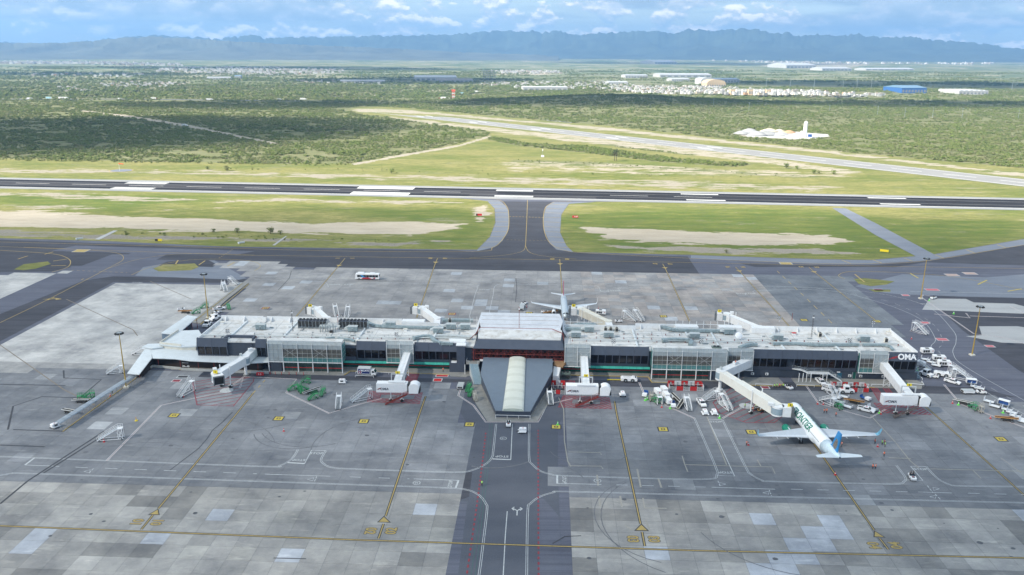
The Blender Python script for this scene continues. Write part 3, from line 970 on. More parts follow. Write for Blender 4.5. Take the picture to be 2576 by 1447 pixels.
line('taxiway_centre_line', [(-60, 840), (0, 812), (120, 754), (270, 676), (310, 652), (290, 636), (200, 628), (60, 622)], .3, YLINE, curve=True)
line('taxiway_centre_line', [(270, 676), (360, 650), (480, 638), (640, 642)], .25, YLINE, curve=True)
line('turn_edge_line', [(330, 692), (380, 672), (460, 656), (540, 652), (625, 656), (655, 668), (640, 682)], .3, YLINE, curve=True)
line('turn_edge_line', [(130, 685), (170, 672), (176, 655), (150, 642), (100, 636), (0, 630)], .4, YLINE, curve=True)
for a_, b_ in (((112, 640), (134, 634)), ((134, 657), (168, 652)), ((128, 669), (166, 668)), ((70, 644), (45, 652)), ((440, 667), (448, 655)), ((500, 667), (516, 656)), ((572, 670), (590, 660)), ((2175, 710), (2150, 690)), ((2310, 700), (2290, 688)), ((2483, 705), (2460, 716)), ((2570, 727), (2535, 733))):
 line('turn_tick', [a_, b_], .7, YLINE_F if a_[0] > 2300 else YLINE)
line('turn_edge_line', [(2125, 702), (2110, 692), (2150, 683), (2300, 688), (2420, 700), (2600, 735)], .3, YLINE, curve=True)
# stand lines behind the terminal
for pts, s_, hx, hy in (([(868, 650), (853, 668), (700, 850)], '11', 866, 649), ([(1101, 650), (1096, 660), (1048, 800)], '09', 1098, 655), ([(1408, 652), (1409, 664), (1418, 790)], '08', 1409, 662), ([(1667, 664), (1673, 674), (1735, 810)], '07', 1668, 667), ([(1850, 672), (1860, 682), (1985, 820)], '06', 1851, 671), ([(2035, 672), (2048, 684), (2210, 812)], '05', 2030, 673.5)):
 line('lead_in_line', pts, .32, YLINE, edge=.15)
 p1, p2 = W(pts)[:2]
 dd = (p1 - p2).normalized()
 a_ = math.degrees(math.atan2(dd.y, dd.x)) - math.degrees(TH)
 side = Vector((-dd.y, dd.x, 0)) * 4.2
 for sg in (-1, 1):
  q = p1 + side * sg
  text(s_, 3.4, YLINE, (q.x, q.y, .04), (0, 0, R(a_ + 90 * sg + 90)), apron, 'stand_number', .8, .002, .08)
 tp = p2 + dd * 2.0
 nn = Vector((-dd.y, dd.x, 0))
 b = B()
 b.prism([((p2 - dd * 2).x, (p2 - dd * 2).y), ((p2 + dd * 1 + nn * 1.6).x, (p2 + dd + nn * 1.6).y), ((p2 + dd - nn * 1.6).x, (p2 + dd - nn * 1.6).y)], .02, .036)
 b.build('stand_arrow', YLINE, apron)
line('lead_in_dashes', [(1955, 682), (2030, 752), (2110, 830)], .35, YLINE, dash=(5, 5))
for P_ in ([(640, 696), (817, 700.4), (1288, 709), (1698, 717), (2000, 722), (2200, 737), (2330, 770), (2396, 830), (2405, 860), (2398, 890), (2440, 930), (2700, 1075)],
   [(640, 704), (800, 709), (820, 712), (826, 722)], [(880, 722), (888, 713), (940, 711), (1180, 716), (1200, 722), (1194, 745), (1180, 800)], [(1228, 800), (1240, 745), (1248, 718), (1290, 715), (1480, 719), (1505, 722), (1512, 733), (1530, 735), (1531, 729), (1560, 731)],
   [(1560, 731), (1566, 724), (1698, 725), (1820, 729), (1850, 735), (1858, 742), (1875, 742), (1876, 737), (1900, 738)], [(1900, 738), (1910, 731), (2080, 731), (2200, 757), (2310, 800), (2352, 850), (2342, 872), (2352, 895), (2420, 945), (2520, 1010), (2700, 1110)]):
 line('back_road_line', P_, .16, WLINE, curve=True)
line('back_road_dashes', [(660, 700), (1288, 712), (1698, 721), (2060, 726)], .12, WLINE, dash=(3, 4))
line('back_road_dashes', [(2060, 726), (2230, 757), (2340, 810), (2372, 860), (2362, 885), (2440, 945), (2600, 1035)], .12, WLINE, curve=True, dash=(3, 4))
for x_, y_, r_ in ((843, 716, 180), (878, 716.5, 0), (1218, 729, 0), (1520, 732.5, 180), (1548, 732, 0), (1864, 739, 180), (1888, 738.5, 0), (2330, 765, 0), (345, 711, 0)):
 paint('STOP', x_, y_, 1.7, WLINE, r_, 1.25)
paint('11', 213, 703, 3, YLINE, 0, 1.6)
line('taxi_dashes', [(180, 680), (320, 686)], .3, YLINE, dash=(1.5, 1.5))
line('taxi_dashes', [(585, 628), (550, 650)], .3, YLINE, dash=(1.5, 1.5))
for P_ in ([(167, 753), (335, 830), (346, 845)], [(378, 708), (480, 752)], [(0, 868), (160, 980), (240, 1020)]):
 line('stand_line', P_, .4, mat('faded_stand_line', (.20, .165, .125), .8, var=.3))
for P_ in ([(20, 1081), (33, 1022), (106, 998), (200, 1001)], [(33, 1081), (160, 1085)], [(160, 932), (161, 951), (255, 955), (200, 1002)], [(0, 967), (165, 970)], [(0, 1120), (112, 1124)], [(262, 1085), (70, 1210), (0, 1268)], [(273, 1088), (110, 1190)]):
 line('blacked_out_line', P_, .55, TAR)
paint('24', 128, 752, 3.2, YLINE, 55, 1.3)
b = B()
b.prism([(p.x, p.y) for p in W([(140, 750), (140, 754.5), (156, 752.5)])], .01, .03)
b.build('stand_arrow', YLINE, apron)
line('stand_line', [(108, 753), (140, 752.5)], .3, YLINE)
# equipment area boundaries: white pair with red core
RW_LINE = mat('bright_line_paint', (.60, .60, .60), .7)
EQ = [[(268, 1160), (405, 1020), (560, 987), (613, 948)], [(603, 977), (613, 948), (746, 954), (720, 988), (828, 1040), (905, 1017), (960, 1003)], [(1165, 962), (1153, 995), (1191, 1020), (1222, 1062), (1353, 1062), (1376, 1018), (1440, 1003)],
  [(1608, 962), (1620, 990), (1690, 1027), (1748, 1053)], [(1817, 1053), (1878, 1018)], [(2024, 965), (2060, 1016), (2188, 1052), (2228, 1030)], [(2375, 968), (2418, 1018), (2700, 1120)], [(2318, 841), (2290, 833), (2340, 810)],
  [(2340, 745), (2322, 742), (2318, 748), (2450, 840), (2520, 848), (2700, 900)], [(2430, 788), (2440, 800), (2350, 790)], [(2540, 770), (2600, 800), (2440, 795)]]
for P_ in EQ:
 line('equipment_line', P_, .17, RW_LINE, double=.44)
 line('equipment_line_core', P_, .10, RLINE)
line('apron_limit_line', [(2290, 684 + 50), (2420, 736), (2700, 742)], .25, WLINE)
def clipline(poly, n, c):
 """segment of the line n.p = c inside a convex polygon"""
 pts = []
 k = len(poly)
 for i in range(k):
  a, b = poly[i], poly[(i + 1) % k]
  da, db = a.dot(n) - c, b.dot(n) - c
  if da * db < 0:
   pts.append(a.lerp(b, da / (da - db)))
 return pts[:2] if len(pts) > 1 else None
def hatch(pts, ang, gap, wd, m_, border=.3, hole=None):
 P = W(pts)
 n = Vector((-math.sin(R(ang) + TH), math.cos(R(ang) + TH), 0))
 cs = [p.dot(n) for p in P]
 b = B()
 ZK[0] += 1
 z = .014 + (ZK[0] % 20) * .0006
 c = min(cs) + gap / 2
 hp = W(hole) if hole else None
 while c < max(cs):
  s_ = clipline(P, n, c)
  if s_:
   segs = [s_]
   if hp:
    h = clipline(hp, n, c)
    if h:
     a, e = s_
     if (h[0] - a).length > (h[1] - a).length:
      h = h[::-1]
     segs = [(a, h[0]), (h[1], e)]
   for q in segs:
    if (q[0] - q[1]).length > .3:
     strip(b, [q[0].copy(), q[1].copy()], wd, z)
  c += gap
 b.build('hatching', m_, apron)
 line('hatching_border', None, border, m_, world=P + [P[0]])
 if hp:
  line('hatching_border', None, border, m_, world=hp + [hp[0]])
hatch([(931.4, 984), (923.6, 1011.4), (1055.3, 1015.3), (1063, 988)], 38, 1.05, .5, RLINE, .3, [(958, 992), (955, 1003), (1040, 1006), (1045, 994)])
hatch([(1417.5, 995.8), (1404.4, 1024.5), (1538.7, 1029), (1532, 999.7)], 38, 1.05, .5, RLINE, .3, [(1440, 1004), (1437, 1016), (1510, 1018), (1512, 1006)])
hatch([(2198, 1014), (2222, 1039), (2343.5, 1043.5), (2312, 1020.5)], 38, 1.05, .5, RLINE, .3, [(2235, 1024), (2250, 1034), (2315, 1036), (2300, 1026)])
hatch([(2184.5, 965.8), (2198, 966), (2232, 1010), (2212, 1010)], 0, 1.05, .5, RLINE)
hatch([(2213, 966), (2225, 966), (2246, 990), (2232, 990)], 0, 1.05, .5, RLINE)
hatch([(1030, 940), (1054, 941), (1040, 974), (1012, 973)], 20, 1.05, .5, RLINE)
hatch([(1418, 958), (1445, 958), (1448, 978), (1415, 977)], 20, 1.05, .5, RLINE)
hatch([(484, 963), (495.6, 1019), (586.8, 1022.3), (637.4, 960), (639, 950), (560, 948)], 30, 2.6, .30, RLINE, .32)
hatch([(1794, 1012.7), (1809.6, 1038.8), (1877.4, 1063.6), (1947.8, 1063.6), (1985, 1035), (1930, 1000), (1842, 975)], 42, 2.6, .30, RLINE, .32)
for x_, y_, s_ in ((570, 982.5, 'VAMOS'), (1990 - 3, 9999, ''), (1877, 1021.5, ''), (1833 - 10, 1014.5, 'VIRTO')):
 if y_ > 2000:
  continue
 p = at(x_, y_)
 b = B()
 b.prism([(p.x + 2.2 * math.cos(a * .3142), p.y + 2.2 * math.sin(a * .3142)) for a in range(20)], .02, .045)
 b.build('roundel', WLINE, apron)
for x_, y_ in ((438, 1045), (701, 1053), (915, 1060), (1181, 1068), (1399, 1074), (1668, 1080), (1890, 1087), (2163, 1093), (2518, 1105), (668, 775.4), (1331.4, 787.7), (1669, 796), (2022.6, 805.4), (2206.6, 808.5), (1137, 790)):
 p = at(x_, y_)
 u_, v_ = uv(x_, y_)
 fade = x_ in (668, 1137)
 mk = YLINE if fade else YLINE_F
 o = B().box(-1.25, 1.25, -1.2, 1.2, .0, .042).build('position_mark', mk, apron)
 o.location = (p.x, p.y, 0)
 o.rotation_euler = (0, 0, TH)
 for a_, e_, mm in (((-.62, .62), .050, BLINE), ((-.32, .32), .056, mk)):
  q = B().box(a_[0], a_[1], a_[0] * .9, a_[1] * .9, .0, e_).build('mark_core', mm, apron)
  q.location = (p.x, p.y, 0)
  q.rotation_euler = (0, 0, TH)
 q = B().box(-1.6, 1.6, -1.5, 1.5, .0, .036).build('mark_border', BLINE if not fade else RLINE, apron)
 q.location = (p.x, p.y, 0)
 q.rotation_euler = (0, 0, TH)
# painted signs on tarmac
for x_, y_, sx_, sy_, mm in ((1112, 945.5, 4, 1.4, RED), (1101, 956, 2.6, 2.2, RED), (1748, 951, 0, 0, RED), (1907, 966, 2.6, 1.6, RLINE), (1925, 975, 2.4, 2, RLINE), (2418, 1000 - 12, 0, 0, RED), (2345, 729, 6, 3, mat('pink_marking', (.50, .12, .14), .7)), (2210, 729.5, 4, 2.4, None), (2278, 743, 3, 2, None), (2327, 812, 3, 2.2, None), (2370, 854, 4, 2.6, None), (2490, 871, 3, 2, None), (460, 948, 3.4, 1.6, BLINE), (444, 958, 2.6, 1.8, RLINE), (204, 631, 7, 6, YLINE), (1977, 663, 6, 4, YLINE), (2395, 692, 6, 4, mat('pale_pink_marking', (.42, .30, .26), .7)), (2440, 688, 6, 4, None), (2300, 665, 0, 0, None)):
 if not sx_:
  continue
 mm = mm or MATS['pink_marking' if y_ > 700 else 'pale_pink_marking']
 p = at(x_, y_)
 o = B().box(-sx_ / 2, sx_ / 2, -sy_ / 2, sy_ / 2, 0, .03).build('painted_panel', mm, apron)
 o.location = (p.x, p.y, .0)
 o.rotation_euler = (0, 0, TH)
 o = B().box(-sx_ / 2 - .3, sx_ / 2 + .3, -sy_ / 2 - .3, sy_ / 2 + .3, 0, .022).build('panel_border', WLINE, apron)
 o.location = (p.x, p.y, .0)
 o.rotation_euler = (0, 0, TH)
# repair strips and tar lines in the slabs
REP = mat('repair_mortar', (.30, .285, .255), .9, var=.15, sc=2)
for P_ in ([(1405, 1000), (1418, 1030), (1420, 1110), (1428, 1160), (1436, 1174)], [(1430, 1137), (1510, 1139), (1513, 1144)], [(1436, 1172), (1512, 1173), (1517, 1180)], [(1716, 1147), (1722, 1167), (1730, 1187)], [(1725, 1169), (1850, 1173), (1942, 1175), (1950, 1192)], [(1778, 1048), (1812, 1130), (1828, 1170)], [(1905, 1157), (1914, 1173)], [(2190, 1045), (2250, 1110), (2290, 1160), (2312, 1178)], [(2236, 1152), (2292, 1154)], [(2340, 1180), (2576, 1186), (2700, 1190)], [(2448, 1184), (2468, 1204)], [(2518, 1152), (2576, 1195)], [(1507, 1248), (1510, 1275)], [(1560, 1248), (1565, 1276)], [(1617, 1253), (1622, 1278), (1677, 1279)], [(1625, 1308), (1634, 1335)], [(1572, 1322), (1590, 1333)], [(1603, 1180), (1612, 1226)], [(1656, 1204), (1664, 1227)], [(1502, 1195), (1505, 1222)]):
 line('mortar_repair', P_, .32 if P_[0][0] < 1500 or P_[0][0] > 1700 else .5, REP)
for P_ in ([(585, 1037), (560, 1062), (535, 1082), (520, 1105), (500, 1128), (425, 1185)], [(1298, 700), (1300, 725), (1297, 760)], [(733, 682), (728, 700), (700, 730)], [(1390, 1340 + 28), (1420, 1350), (1462, 1348)], [(688, 1404), (770, 1406)], [(1195, 1150), (1190, 1152)]):
 line('tar_seam', P_, .28, TAR)
BLOT = mat('oil_stain', (.075, .078, .088), .6, var=.4)
TYRE = mat('tyre_mark', (.12, .125, .14), .8, var=.3)
for x_, y_, r_, a0_, a1_, w_ in ((760, 1075, 14, 200, 300, .3), (800, 1060, 17, 210, 300, .25), (640, 1010, 22, 250, 330, .25), (1240, 1110, 16, 250, 310, .5), (1345, 1225, 14, 20, 60, .35), (1480, 1120, 12, 200, 330, .22), (1700, 1300, 20, 120, 250, .2), (1760, 1310, 24, 130, 240, .2), (450, 1150, 26, 20, 100, .2), (2280, 1000, 18, 190, 290, .25), (960, 1120, 20, 100, 190, .22), (1650, 1100, 14, 30, 120, .22), (300, 1200, 20, 60, 120, .2), (1990, 1290, 26, 200, 280, .2)):
 p = at(x_, y_)
 line('tyre_mark', None, w_, TYRE, world=[p + Vector((r_ * math.cos(R(a0_ + (a1_ - a0_) * k / 14)), r_ * math.sin(R(a0_ + (a1_ - a0_) * k / 14)), 0)) for k in range(15)])
for k in range(70):
 x_, y_ = rnd.uniform(20, 2560), rnd.uniform(985, 1420)
 if 1130 < x_ < 1420 or (1985 < x_ < 2110 and 1000 < y_ < 1150):
  continue
 p = at(x_, y_)
 s_ = rnd.uniform(.15, .5)
 b = B()
 b.prism([(p.x + s_ * (1 + .5 * rnd.random()) * math.cos(a * .785) * 1.2, p.y + s_ * (1 + .5 * rnd.random()) * math.sin(a * .785)) for a in range(8)], .006, .0085 + k * .00002)
 b.build('oil_stain', BLOT, apron)
# ================================================================== RUNWAYS
rn0, rn1 = at(0, 476), at(2576, 527)
rf0, rf1 = at(0, 445), at(2576, 500)
rc = (rn0 + rn1 + rf0 + rf1) / 4
rd = ((rn1 - rn0) + (rf1 - rf0)).normalized()
rn_ = Vector((-rd.y, rd.x, 0))
half = (((rf0 + rf1) - (rn0 + rn1)) / 4).dot(rn_)
def rw(s, l):
 p = rc + rd * s + rn_ * l
 return (p.x, p.y)
def rstrip(name, s0, s1, l0, l1, z, m_, par=None):
 b = B()
 b.prism([rw(s0, l0), rw(s1, l0), rw(s1, l1), rw(s0, l1)], z - .02, z)
 return b.build(name, m_, par)
runway = rstrip('runway', -1500, 1500, -half, half, .0, A_SHO)
tag(runway, kind='structure')
hw = half * .70
rstrip('runway_lane', -1500, 1500, -hw, hw, .012, A_RUNM, runway)
for a_, b_ in ((-hw, -hw * .42), (hw * .42, hw)):
 if a_ < 0:
  s_a = (Vector(at(1175, 497)) - rc).dot(rd)
  s_b = (Vector(at(1500, 505)) - rc).dot(rd)
  rstrip('fresh_asphalt_lane', -1500, s_a, a_, b_, .022, A_RUN, runway)
  rstrip('fresh_asphalt_lane', s_b, 1500, a_, b_, .022, A_RUN, runway)
 else:
  rstrip('fresh_asphalt_lane', -1500, 1500, a_, b_, .022, A_RUN, runway)
rstrip('fresh_asphalt_lane', 10, 1500, -hw * .36, hw * .36, .020, A_RUN, runway)
RW = mat('runway_white_paint', (.62, .62, .61), .7, var=.12, sc=.3)
for l_ in (-hw - .3, hw + .3):
 rstrip('runway_edge_line', -1500, 1500, l_ - .55, l_ + .55, .03, RW, runway)
for l_ in (-hw * .40, hw * .40):
 rstrip('runway_seam', -1500, 1500, l_ - .25, l_ + .25, .034, A_SHO, runway)
def spx(x, y):
 return (at(x, y) - rc).dot(rd)
def lpx(x, y):
 return (at(x, y) - rc).dot(rn_)
for x0, y0, x1, y1, n_, wf in ((327, 457.5, 428, 459.5, 4, .8), (279, 474, 385, 475.5, 4, .8), (899, 473, 1041, 475, 1, 1), (877, 489.5, 1026, 491, 1, 1), (1247, 481, 1340, 483, 2, .6), (1242, 496, 1340, 498, 2, .6), (1715, 492, 1810, 493.5, 1, .34), (1729, 506.5, 1828, 508, 1, .34), (2188, 500.3, 2283, 501.5, 1, .34), (2219, 515.5, 2318, 516.5, 1, .34)):
 s0, s1 = spx(x0, y0), spx(x1, y1)
 lm = hw * .70 * (1 if lpx((x0 + x1) / 2, (y0 + y1) / 2) > 0 else -1)
 wt = hw * .56 * wf
 for k in range(n_):
  a_ = lm - wt / 2 + k * wt / n_
  rstrip('touchdown_mark', s0, s1, a_ + .15, a_ + wt / n_ - .55 * (n_ > 1), .042, RW, runway)
for k in range(-14, 12):
 if spx(1180, 490) < k * 50 + 10 < spx(1450, 490) or k > 3:
  continue
 rstrip('centre_dash', k * 50, k * 50 + 30, -.35, .35, .042, RW, runway)
# second runway
a0, a1 = at(1288, 312.5), at(1288, 322)
b0, b1 = at(2576, 452), at(2576, 469)
e0 = at(985, 277.5)
c0, c1 = at(1288, 317.3), at(2576, 460)
rd2 = (c1 - c0).normalized()
rn2 = Vector((-rd2.y, rd2.x, 0))
h2 = 24.0
L0 = (e0 - c0).dot(rd2)
def rw2(s, l):
 p = c0 + rd2 * s + rn2 * l
 return (p.x, p.y)
def r2strip(name, s0, s1, l0, l1, z, m_, par=None):
 b = B()
 b.prism([rw2(s0, l0), rw2(s1, l0), rw2(s1, l1), rw2(s0, l1)], z - .02, z)
 return b.build(name, m_, par)
runway2 = r2strip('runway', L0, 1800, -h2, h2, .0, A_RUN2)
tag(runway2, kind='structure')
r2strip('runway_overrun', L0 - 90, L0, -h2, h2, .0, A_SHO, runway2)
for l_ in (-h2 + 4, h2 - 4):
 r2strip('runway_edge_line', L0, 1800, l_ - .5, l_ + .5, .03, RW, runway2)
k = L0 + 80
while k < 1500:
 r2strip('centre_dash', k, k + 30, -.6, .6, .03, RW, runway2)
 k += 50
for k in range(8):
 l_ = -h2 + 7 + k * (2 * h2 - 14) / 7.0
 r2strip('threshold_bar', L0 + 12, L0 + 42, l_ - 1, l_ + 1, .03, RW, runway2)
for s_ in (L0 + 150, L0 + 300, L0 + 450, L0 + 600, L0 + 750):
 for l_ in (-9, 9):
  r2strip('touchdown_mark', s_, s_ + 22, l_ - 2, l_ + 2, .03, RW, runway2)
# ================================================================== MOUNTAINS
RIDGE = [(-400, 108), (0, 106.5), (45, 104), (100, 109), (170, 110), (230, 106), (280, 100), (345, 92.5), (425, 88.5), (480, 91), (525, 92.5), (580, 96), (610, 91), (628, 91.5), (650, 87), (672, 90), (695, 96.5), (750, 93.5), (820, 91.5), (860, 90), (915, 91), (970, 87.5), (1020, 87.5), (1075, 86), (1120, 85), (1140, 89), (1163, 82), (1185, 79), (1205, 78.5), (1220, 77.5), (1240, 76), (1288, 76), (1318, 77.5), (1343, 75), (1358, 80), (1388, 72.5), (1408, 79), (1428, 85), (1463, 82.5), (1480, 81), (1508, 81.5), (1553, 76), (1588, 76), (1638, 75), (1678, 85), (1713, 71.5), (1738, 72.5), (1768, 77.5), (1838, 71), (1878, 71.5), (1918, 82.5), (1948, 80), (1983, 89), (2028, 84), (2068, 90), (2128, 82.5), (2168, 91), (2248, 91), (2313, 100), (2438, 110), (2513, 120), (2576, 131), (2750, 140)]
def mountains(name, ridge, R0, R1, R2, rough, seed, m_, foot=0.0):
 """terrain strip: foot at R0, crest at R1, back at R2 (metres from the viewer's side)"""
 xs = np.linspace(ridge[0][0], ridge[-1][0], 900)
 ys = np.interp(xs, [p[0] for p in ridge], [p[1] for p in ridge])
 yb = ys
 ys = ys + rough * (np.abs(fbm(xs / 16, xs * 0 + seed, 5, seed) - .5) * 9 - 1)
 nr_ = 40
 V = []
 for j in range(nr_):
  f_ = j / (nr_ - 1)
  Rj = R0 + (R2 - R0) * f_
  fc = (R1 - R0) / (R2 - R0)
  for i, x in enumerate(xs):
   d = ray(x, ys[i])
   d0 = ray(x, 400)
   h = math.hypot(d0.x, d0.y)
   dx, dy = d0.x / h, d0.y / h
   top = CH + R1 * d.z / math.hypot(d.x, d.y)
   d = ray(x, yb[i])
   top0 = CH + R1 * d.z / math.hypot(d.x, d.y)
   if f_ <= fc:
    s_ = f_ / fc
    prof = s_ ** 1.9 * .75 + .25 * s_
   else:
    s_ = (f_ - fc) / (1 - fc)
    prof = 1 - s_ ** 1.2
   V.append((dx * Rj, dy * Rj, (top0 + (top - top0) * prof ** 6) * prof))
 V = np.array(V)
 X, Y = V[:, 0], V[:, 1]
 prof = V[:, 2] / max(1, V[:, 2].max())
 er = np.abs(fbm(X / 620, Y / 1000, 5, seed + 3) - .5) * 2
 fr = np.repeat(np.linspace(0, 1, nr_), len(xs))
 fc = (R1 - R0) / (R2 - R0)
 damp = np.clip(np.abs(fr - fc) / .10, 0, 1)
 V[:, 2] = np.maximum(V[:, 2] * (1 - .75 * er * damp), -5) - (fr < .001) * 20
 n = len(xs)
 idx = np.arange(nr_ * n).reshape(nr_, n)
 q = np.stack([idx[:-1, :-1], idx[:-1, 1:], idx[1:, 1:], idx[1:, :-1]], -1).reshape(-1, 4)
 me = bpy.data.meshes.new(name)
 me.from_pydata(V.tolist(), [], q.tolist())
 me.polygons.foreach_set('use_smooth', [True] * len(me.polygons))
 me.materials.append(m_)
 o = link(name, me)
 tag(o, kind='structure')
 return o
MNT = mat('mountain_scrub', (.055, .070, .045), .95, var=.4, sc=.0022)
MNT2 = mat('foothill_scrub', (.10, .105, .075), .95, var=.4, sc=.0022)
mountains('mountain_range', RIDGE, 12400, 15000, 17600, 2.6, 3, MNT)
mountains('mountain_foothills', [(-400, 110), (0, 109), (200, 108), (280, 103), (345, 96), (425, 92), (500, 97), (620, 104), (760, 112), (900, 118), (1000, 122), (1100, 128), (1200, 133), (1400, 140)], 9200, 11200, 12600, .9, 11, MNT2)
# ================================================================== CLOUDS (they shade the fields and the airfield)
cm = bpy.data.materials.new('cloud_vapour')
cm.use_nodes = True
t = cm.node_tree
t.nodes.clear()
out = N(t, 'ShaderNodeOutputMaterial')
mx = N(t, 'ShaderNodeMixShader')
tr = N(t, 'ShaderNodeBsdfTransparent')
m2 = N(t, 'ShaderNodeMixShader')
m2.inputs[0].default_value = .5
df = N(t, 'ShaderNodeBsdfDiffuse')
df.inputs[0].default_value = (.9, .9, .9, 1)
tl = N(t, 'ShaderNodeBsdfTranslucent')
tl.inputs[0].default_value = (.9, .9, .9, 1)
Lk(t, df.outputs[0], m2.inputs[1])
Lk(t, tl.outputs[0], m2.inputs[2])
tcn = N(t, 'ShaderNodeTexCoord')
ln = N(t, 'ShaderNodeVectorMath', operation='LENGTH')
mpn = N(t, 'ShaderNodeMapping')
mpn.inputs['Scale'].default_value = (1, 1, 0)
Lk(t, tcn.outputs['Object'], mpn.inputs[0])
Lk(t, mpn.outputs[0], ln.inputs[0])
gp = N(t, 'ShaderNodeNewGeometry')
nz = noise(t, gp.outputs['Position'], .0045, 7, .55)
v_ = mth(t, 'ADD', mth(t, 'SUBTRACT', 1.0, ln.outputs['Value']), mth(t, 'MULTIPLY', mth(t, 'SUBTRACT', nz, .5), .75))
oin = N(t, 'ShaderNodeObjectInfo')
Lk(t, mth(t, 'MULTIPLY', ramp(t, v_, [(.02, 0), (.34, 1)]), oin.outputs['Alpha']), mx.inputs[0])
Lk(t, tr.outputs[0], mx.inputs[1])
Lk(t, m2.outputs[0], mx.inputs[2])
Lk(t, mx.outputs[0], out.inputs[0])
CLOUD_H = 1500.0
def cloud(cx_, cy_, a, b_, rz, label, dz=0, op=.58):
 """a cloud whose shadow falls round ground point (cx_, cy_)"""
 bb = B()
 rings = []
 for j in range(13):
  ph = -math.pi / 2 + math.pi * j / 12
  rings.append([(math.cos(ph) * math.cos(k * math.tau / 40) * (1 + .1 * math.sin(3 * k * math.tau / 40)), math.cos(ph) * math.sin(k * math.tau / 40) * (1 + .1 * math.sin(3 * k * math.tau / 40)), max(math.sin(ph), -.35) * (1 + .25 * math.sin(k * 1.7 + j))) for k in range(40)])
 bb.loft(rings)
 o = bb.build('cloud', cm, smooth=True)
 h = CLOUD_H + dz
 off = SUN_DIR * (h / SUN_DIR.z)
 o.location = (cx_ + off.x, cy_ + off.y, h)
 o.scale = (a, b_, 110)
 o.rotation_euler = (0, 0, R(rz))
 o.color = (1, 1, 1, op)
 tag(o, label, 'cloud', 'clouds above the airfield')
def cloud_px(x, y, a, b_, rz, label, dz=0, op=.6):
 p = at(x, y)
 cloud(p.x, p.y, a, b_, rz, label, dz, op)
cloud(30, 70, 900, 560, -3, 'large grey-white cloud over the terminal and its aprons', 0, .50)
cloud_px(150, 330, 480, 300, 5, 'broad cloud shading the scrub left of the dirt track', 60, .8)
cloud_px(650, 262, 330, 150, 0, 'long thin cloud over the scrub short of the highway', -60)
cloud_px(1560, 263, 420, 200, 0, 'cloud shading the low hill beyond the second runway', 40, .85)
cloud_px(2300, 262, 400, 130, 0, 'cloud over the scrub at the right before the blue warehouse', -40)
cloud_px(1050, 203, 500, 380, 0, 'cloud over the factories left of the white town', 80, .85)
cloud_px(2250, 212, 800, 420, 0, 'wide cloud over the dark plain behind the blue warehouse', -80, .85)
cloud_px(700, 172, 1300, 500, 0, 'cloud over the plain behind the far left town', 30)
cloud_px(1750, 160, 1700, 900, 0, 'cloud over the distant plain below the right mountains', 90)
cloud_px(150, 186, 700, 260, 0, 'small cloud over the woods at the far left', 20)
# ================================================================== HAZE
hb = B().box(-18600, 18600, -18600, 18600, -30, 640).build('haze', None)
hb.data.materials.clear()
hm = bpy.data.materials.new('haze_air')
hm.use_nodes = True
t = hm.node_tree
t.nodes.clear()
out = N(t, 'ShaderNodeOutputMaterial')
pv = N(t, 'ShaderNodeVolumePrincipled')
pv.inputs['Color'].default_value = (.27, .56, 1.0, 1)
pv.inputs['Density'].default_value = 8.5e-5
pv.inputs['Anisotropy'].default_value = .2
Lk(t, pv.outputs[0], out.inputs['Volume'])
hb.data.materials.append(hm)
tag(hb, kind='stuff')
# ================================================================== PAVEMENTS AND KERBS ROUND THE TERMINAL
def kerbed(name, pts, kerb=None, m_=CONC, h=.14, world=None):
 o = sheet(name, pts, h, m_, None, world, thick=h + .08)
 tag(o, kind='structure')
 if kerb:
  b = B()
  P = W(kerb)
  for i in range(len(P) - 1):
   b.beam(P[i] + Vector((0, 0, h / 2 + .02)), P[i + 1] + Vector((0, 0, h / 2 + .02)), .30, h + .06)
  b.build('kerb', YLINE, o)
 return o
kerbed('pavement', [(863, 924), (1180, 932), (1183, 945), (1172, 949), (1134, 947), (1130, 943), (1050, 941), (990, 938), (880, 933.5), (866, 945), (690, 941), (672, 936), (676, 930)], [(866, 944.5), (882, 934), (990, 938), (1130, 943)])
kerbed('pavement', [(1415, 938), (1632, 943), (1638, 957), (1716, 960), (1716, 966), (1642, 963), (1630, 949), (1418, 944)], [(1418, 944), (1630, 949), (1640, 962.5), (1716, 965.5)])
kerbed('pavement', [(1868, 950), (1958, 951), (1972, 966), (1960, 972), (1866, 969)], [(1866, 969), (1960, 972), (1972, 966)])
kerbed('pavement', [(1990, 952), (2300, 954), (2322, 966), (2318, 979), (2200, 976), (2004, 970)], [(2004, 970), (2200, 976)])
kerbed('pavement', [(430, 925), (676, 930), (676, 937), (560, 935), (430, 930)], [(452, 930.5), (560, 934), (620, 936), (676, 937.5)])
p_ = sheet('gate_mark', [(2262, 964.5), (2287, 965), (2294, 972.5), (2266, 972)], .152, mat('green_marking', (.04, .33, .16), .7), None, thick=.006)
p_.parent = apron
b = B()
b.prism([(p.x, p.y) for p in W([(1184, 975), (1195, 966), (1214, 968), (1225, 998), (1252, 1050), (1335, 1052), (1362, 1005), (1390, 975), (1402, 980), (1352, 1061), (1226, 1061), (1190, 1005)])], -.06, .15)
pv_ = b.build('pavement', CONC)
tag(pv_, kind='structure')
# ================================================================== TERMINAL (local axes: x along the front, y away, z up)
term = thing('terminal_building', 'long two storey airport terminal with white roof, dark panelled front and OMA sign', 'building', (O0.x, O0.y, 0), -2.4)
ZT, ZR, ZW, ZB = 10.4, 9.4, 7.4, 3.0
VB = 24.2
uL, uR = U(494, ZW, 0), U(2308, ZW, 0)
hL, hR = -15.2, 16.8
def roofpart(u0, u1, v0=.8, v1=VB, z=ZR):
 B().box(u0, u1, v0, v1, z - .5, z).build('roof', ROOFW, term)
roofpart(uL + .2, hL)
roofpart(hR, uR - .2)
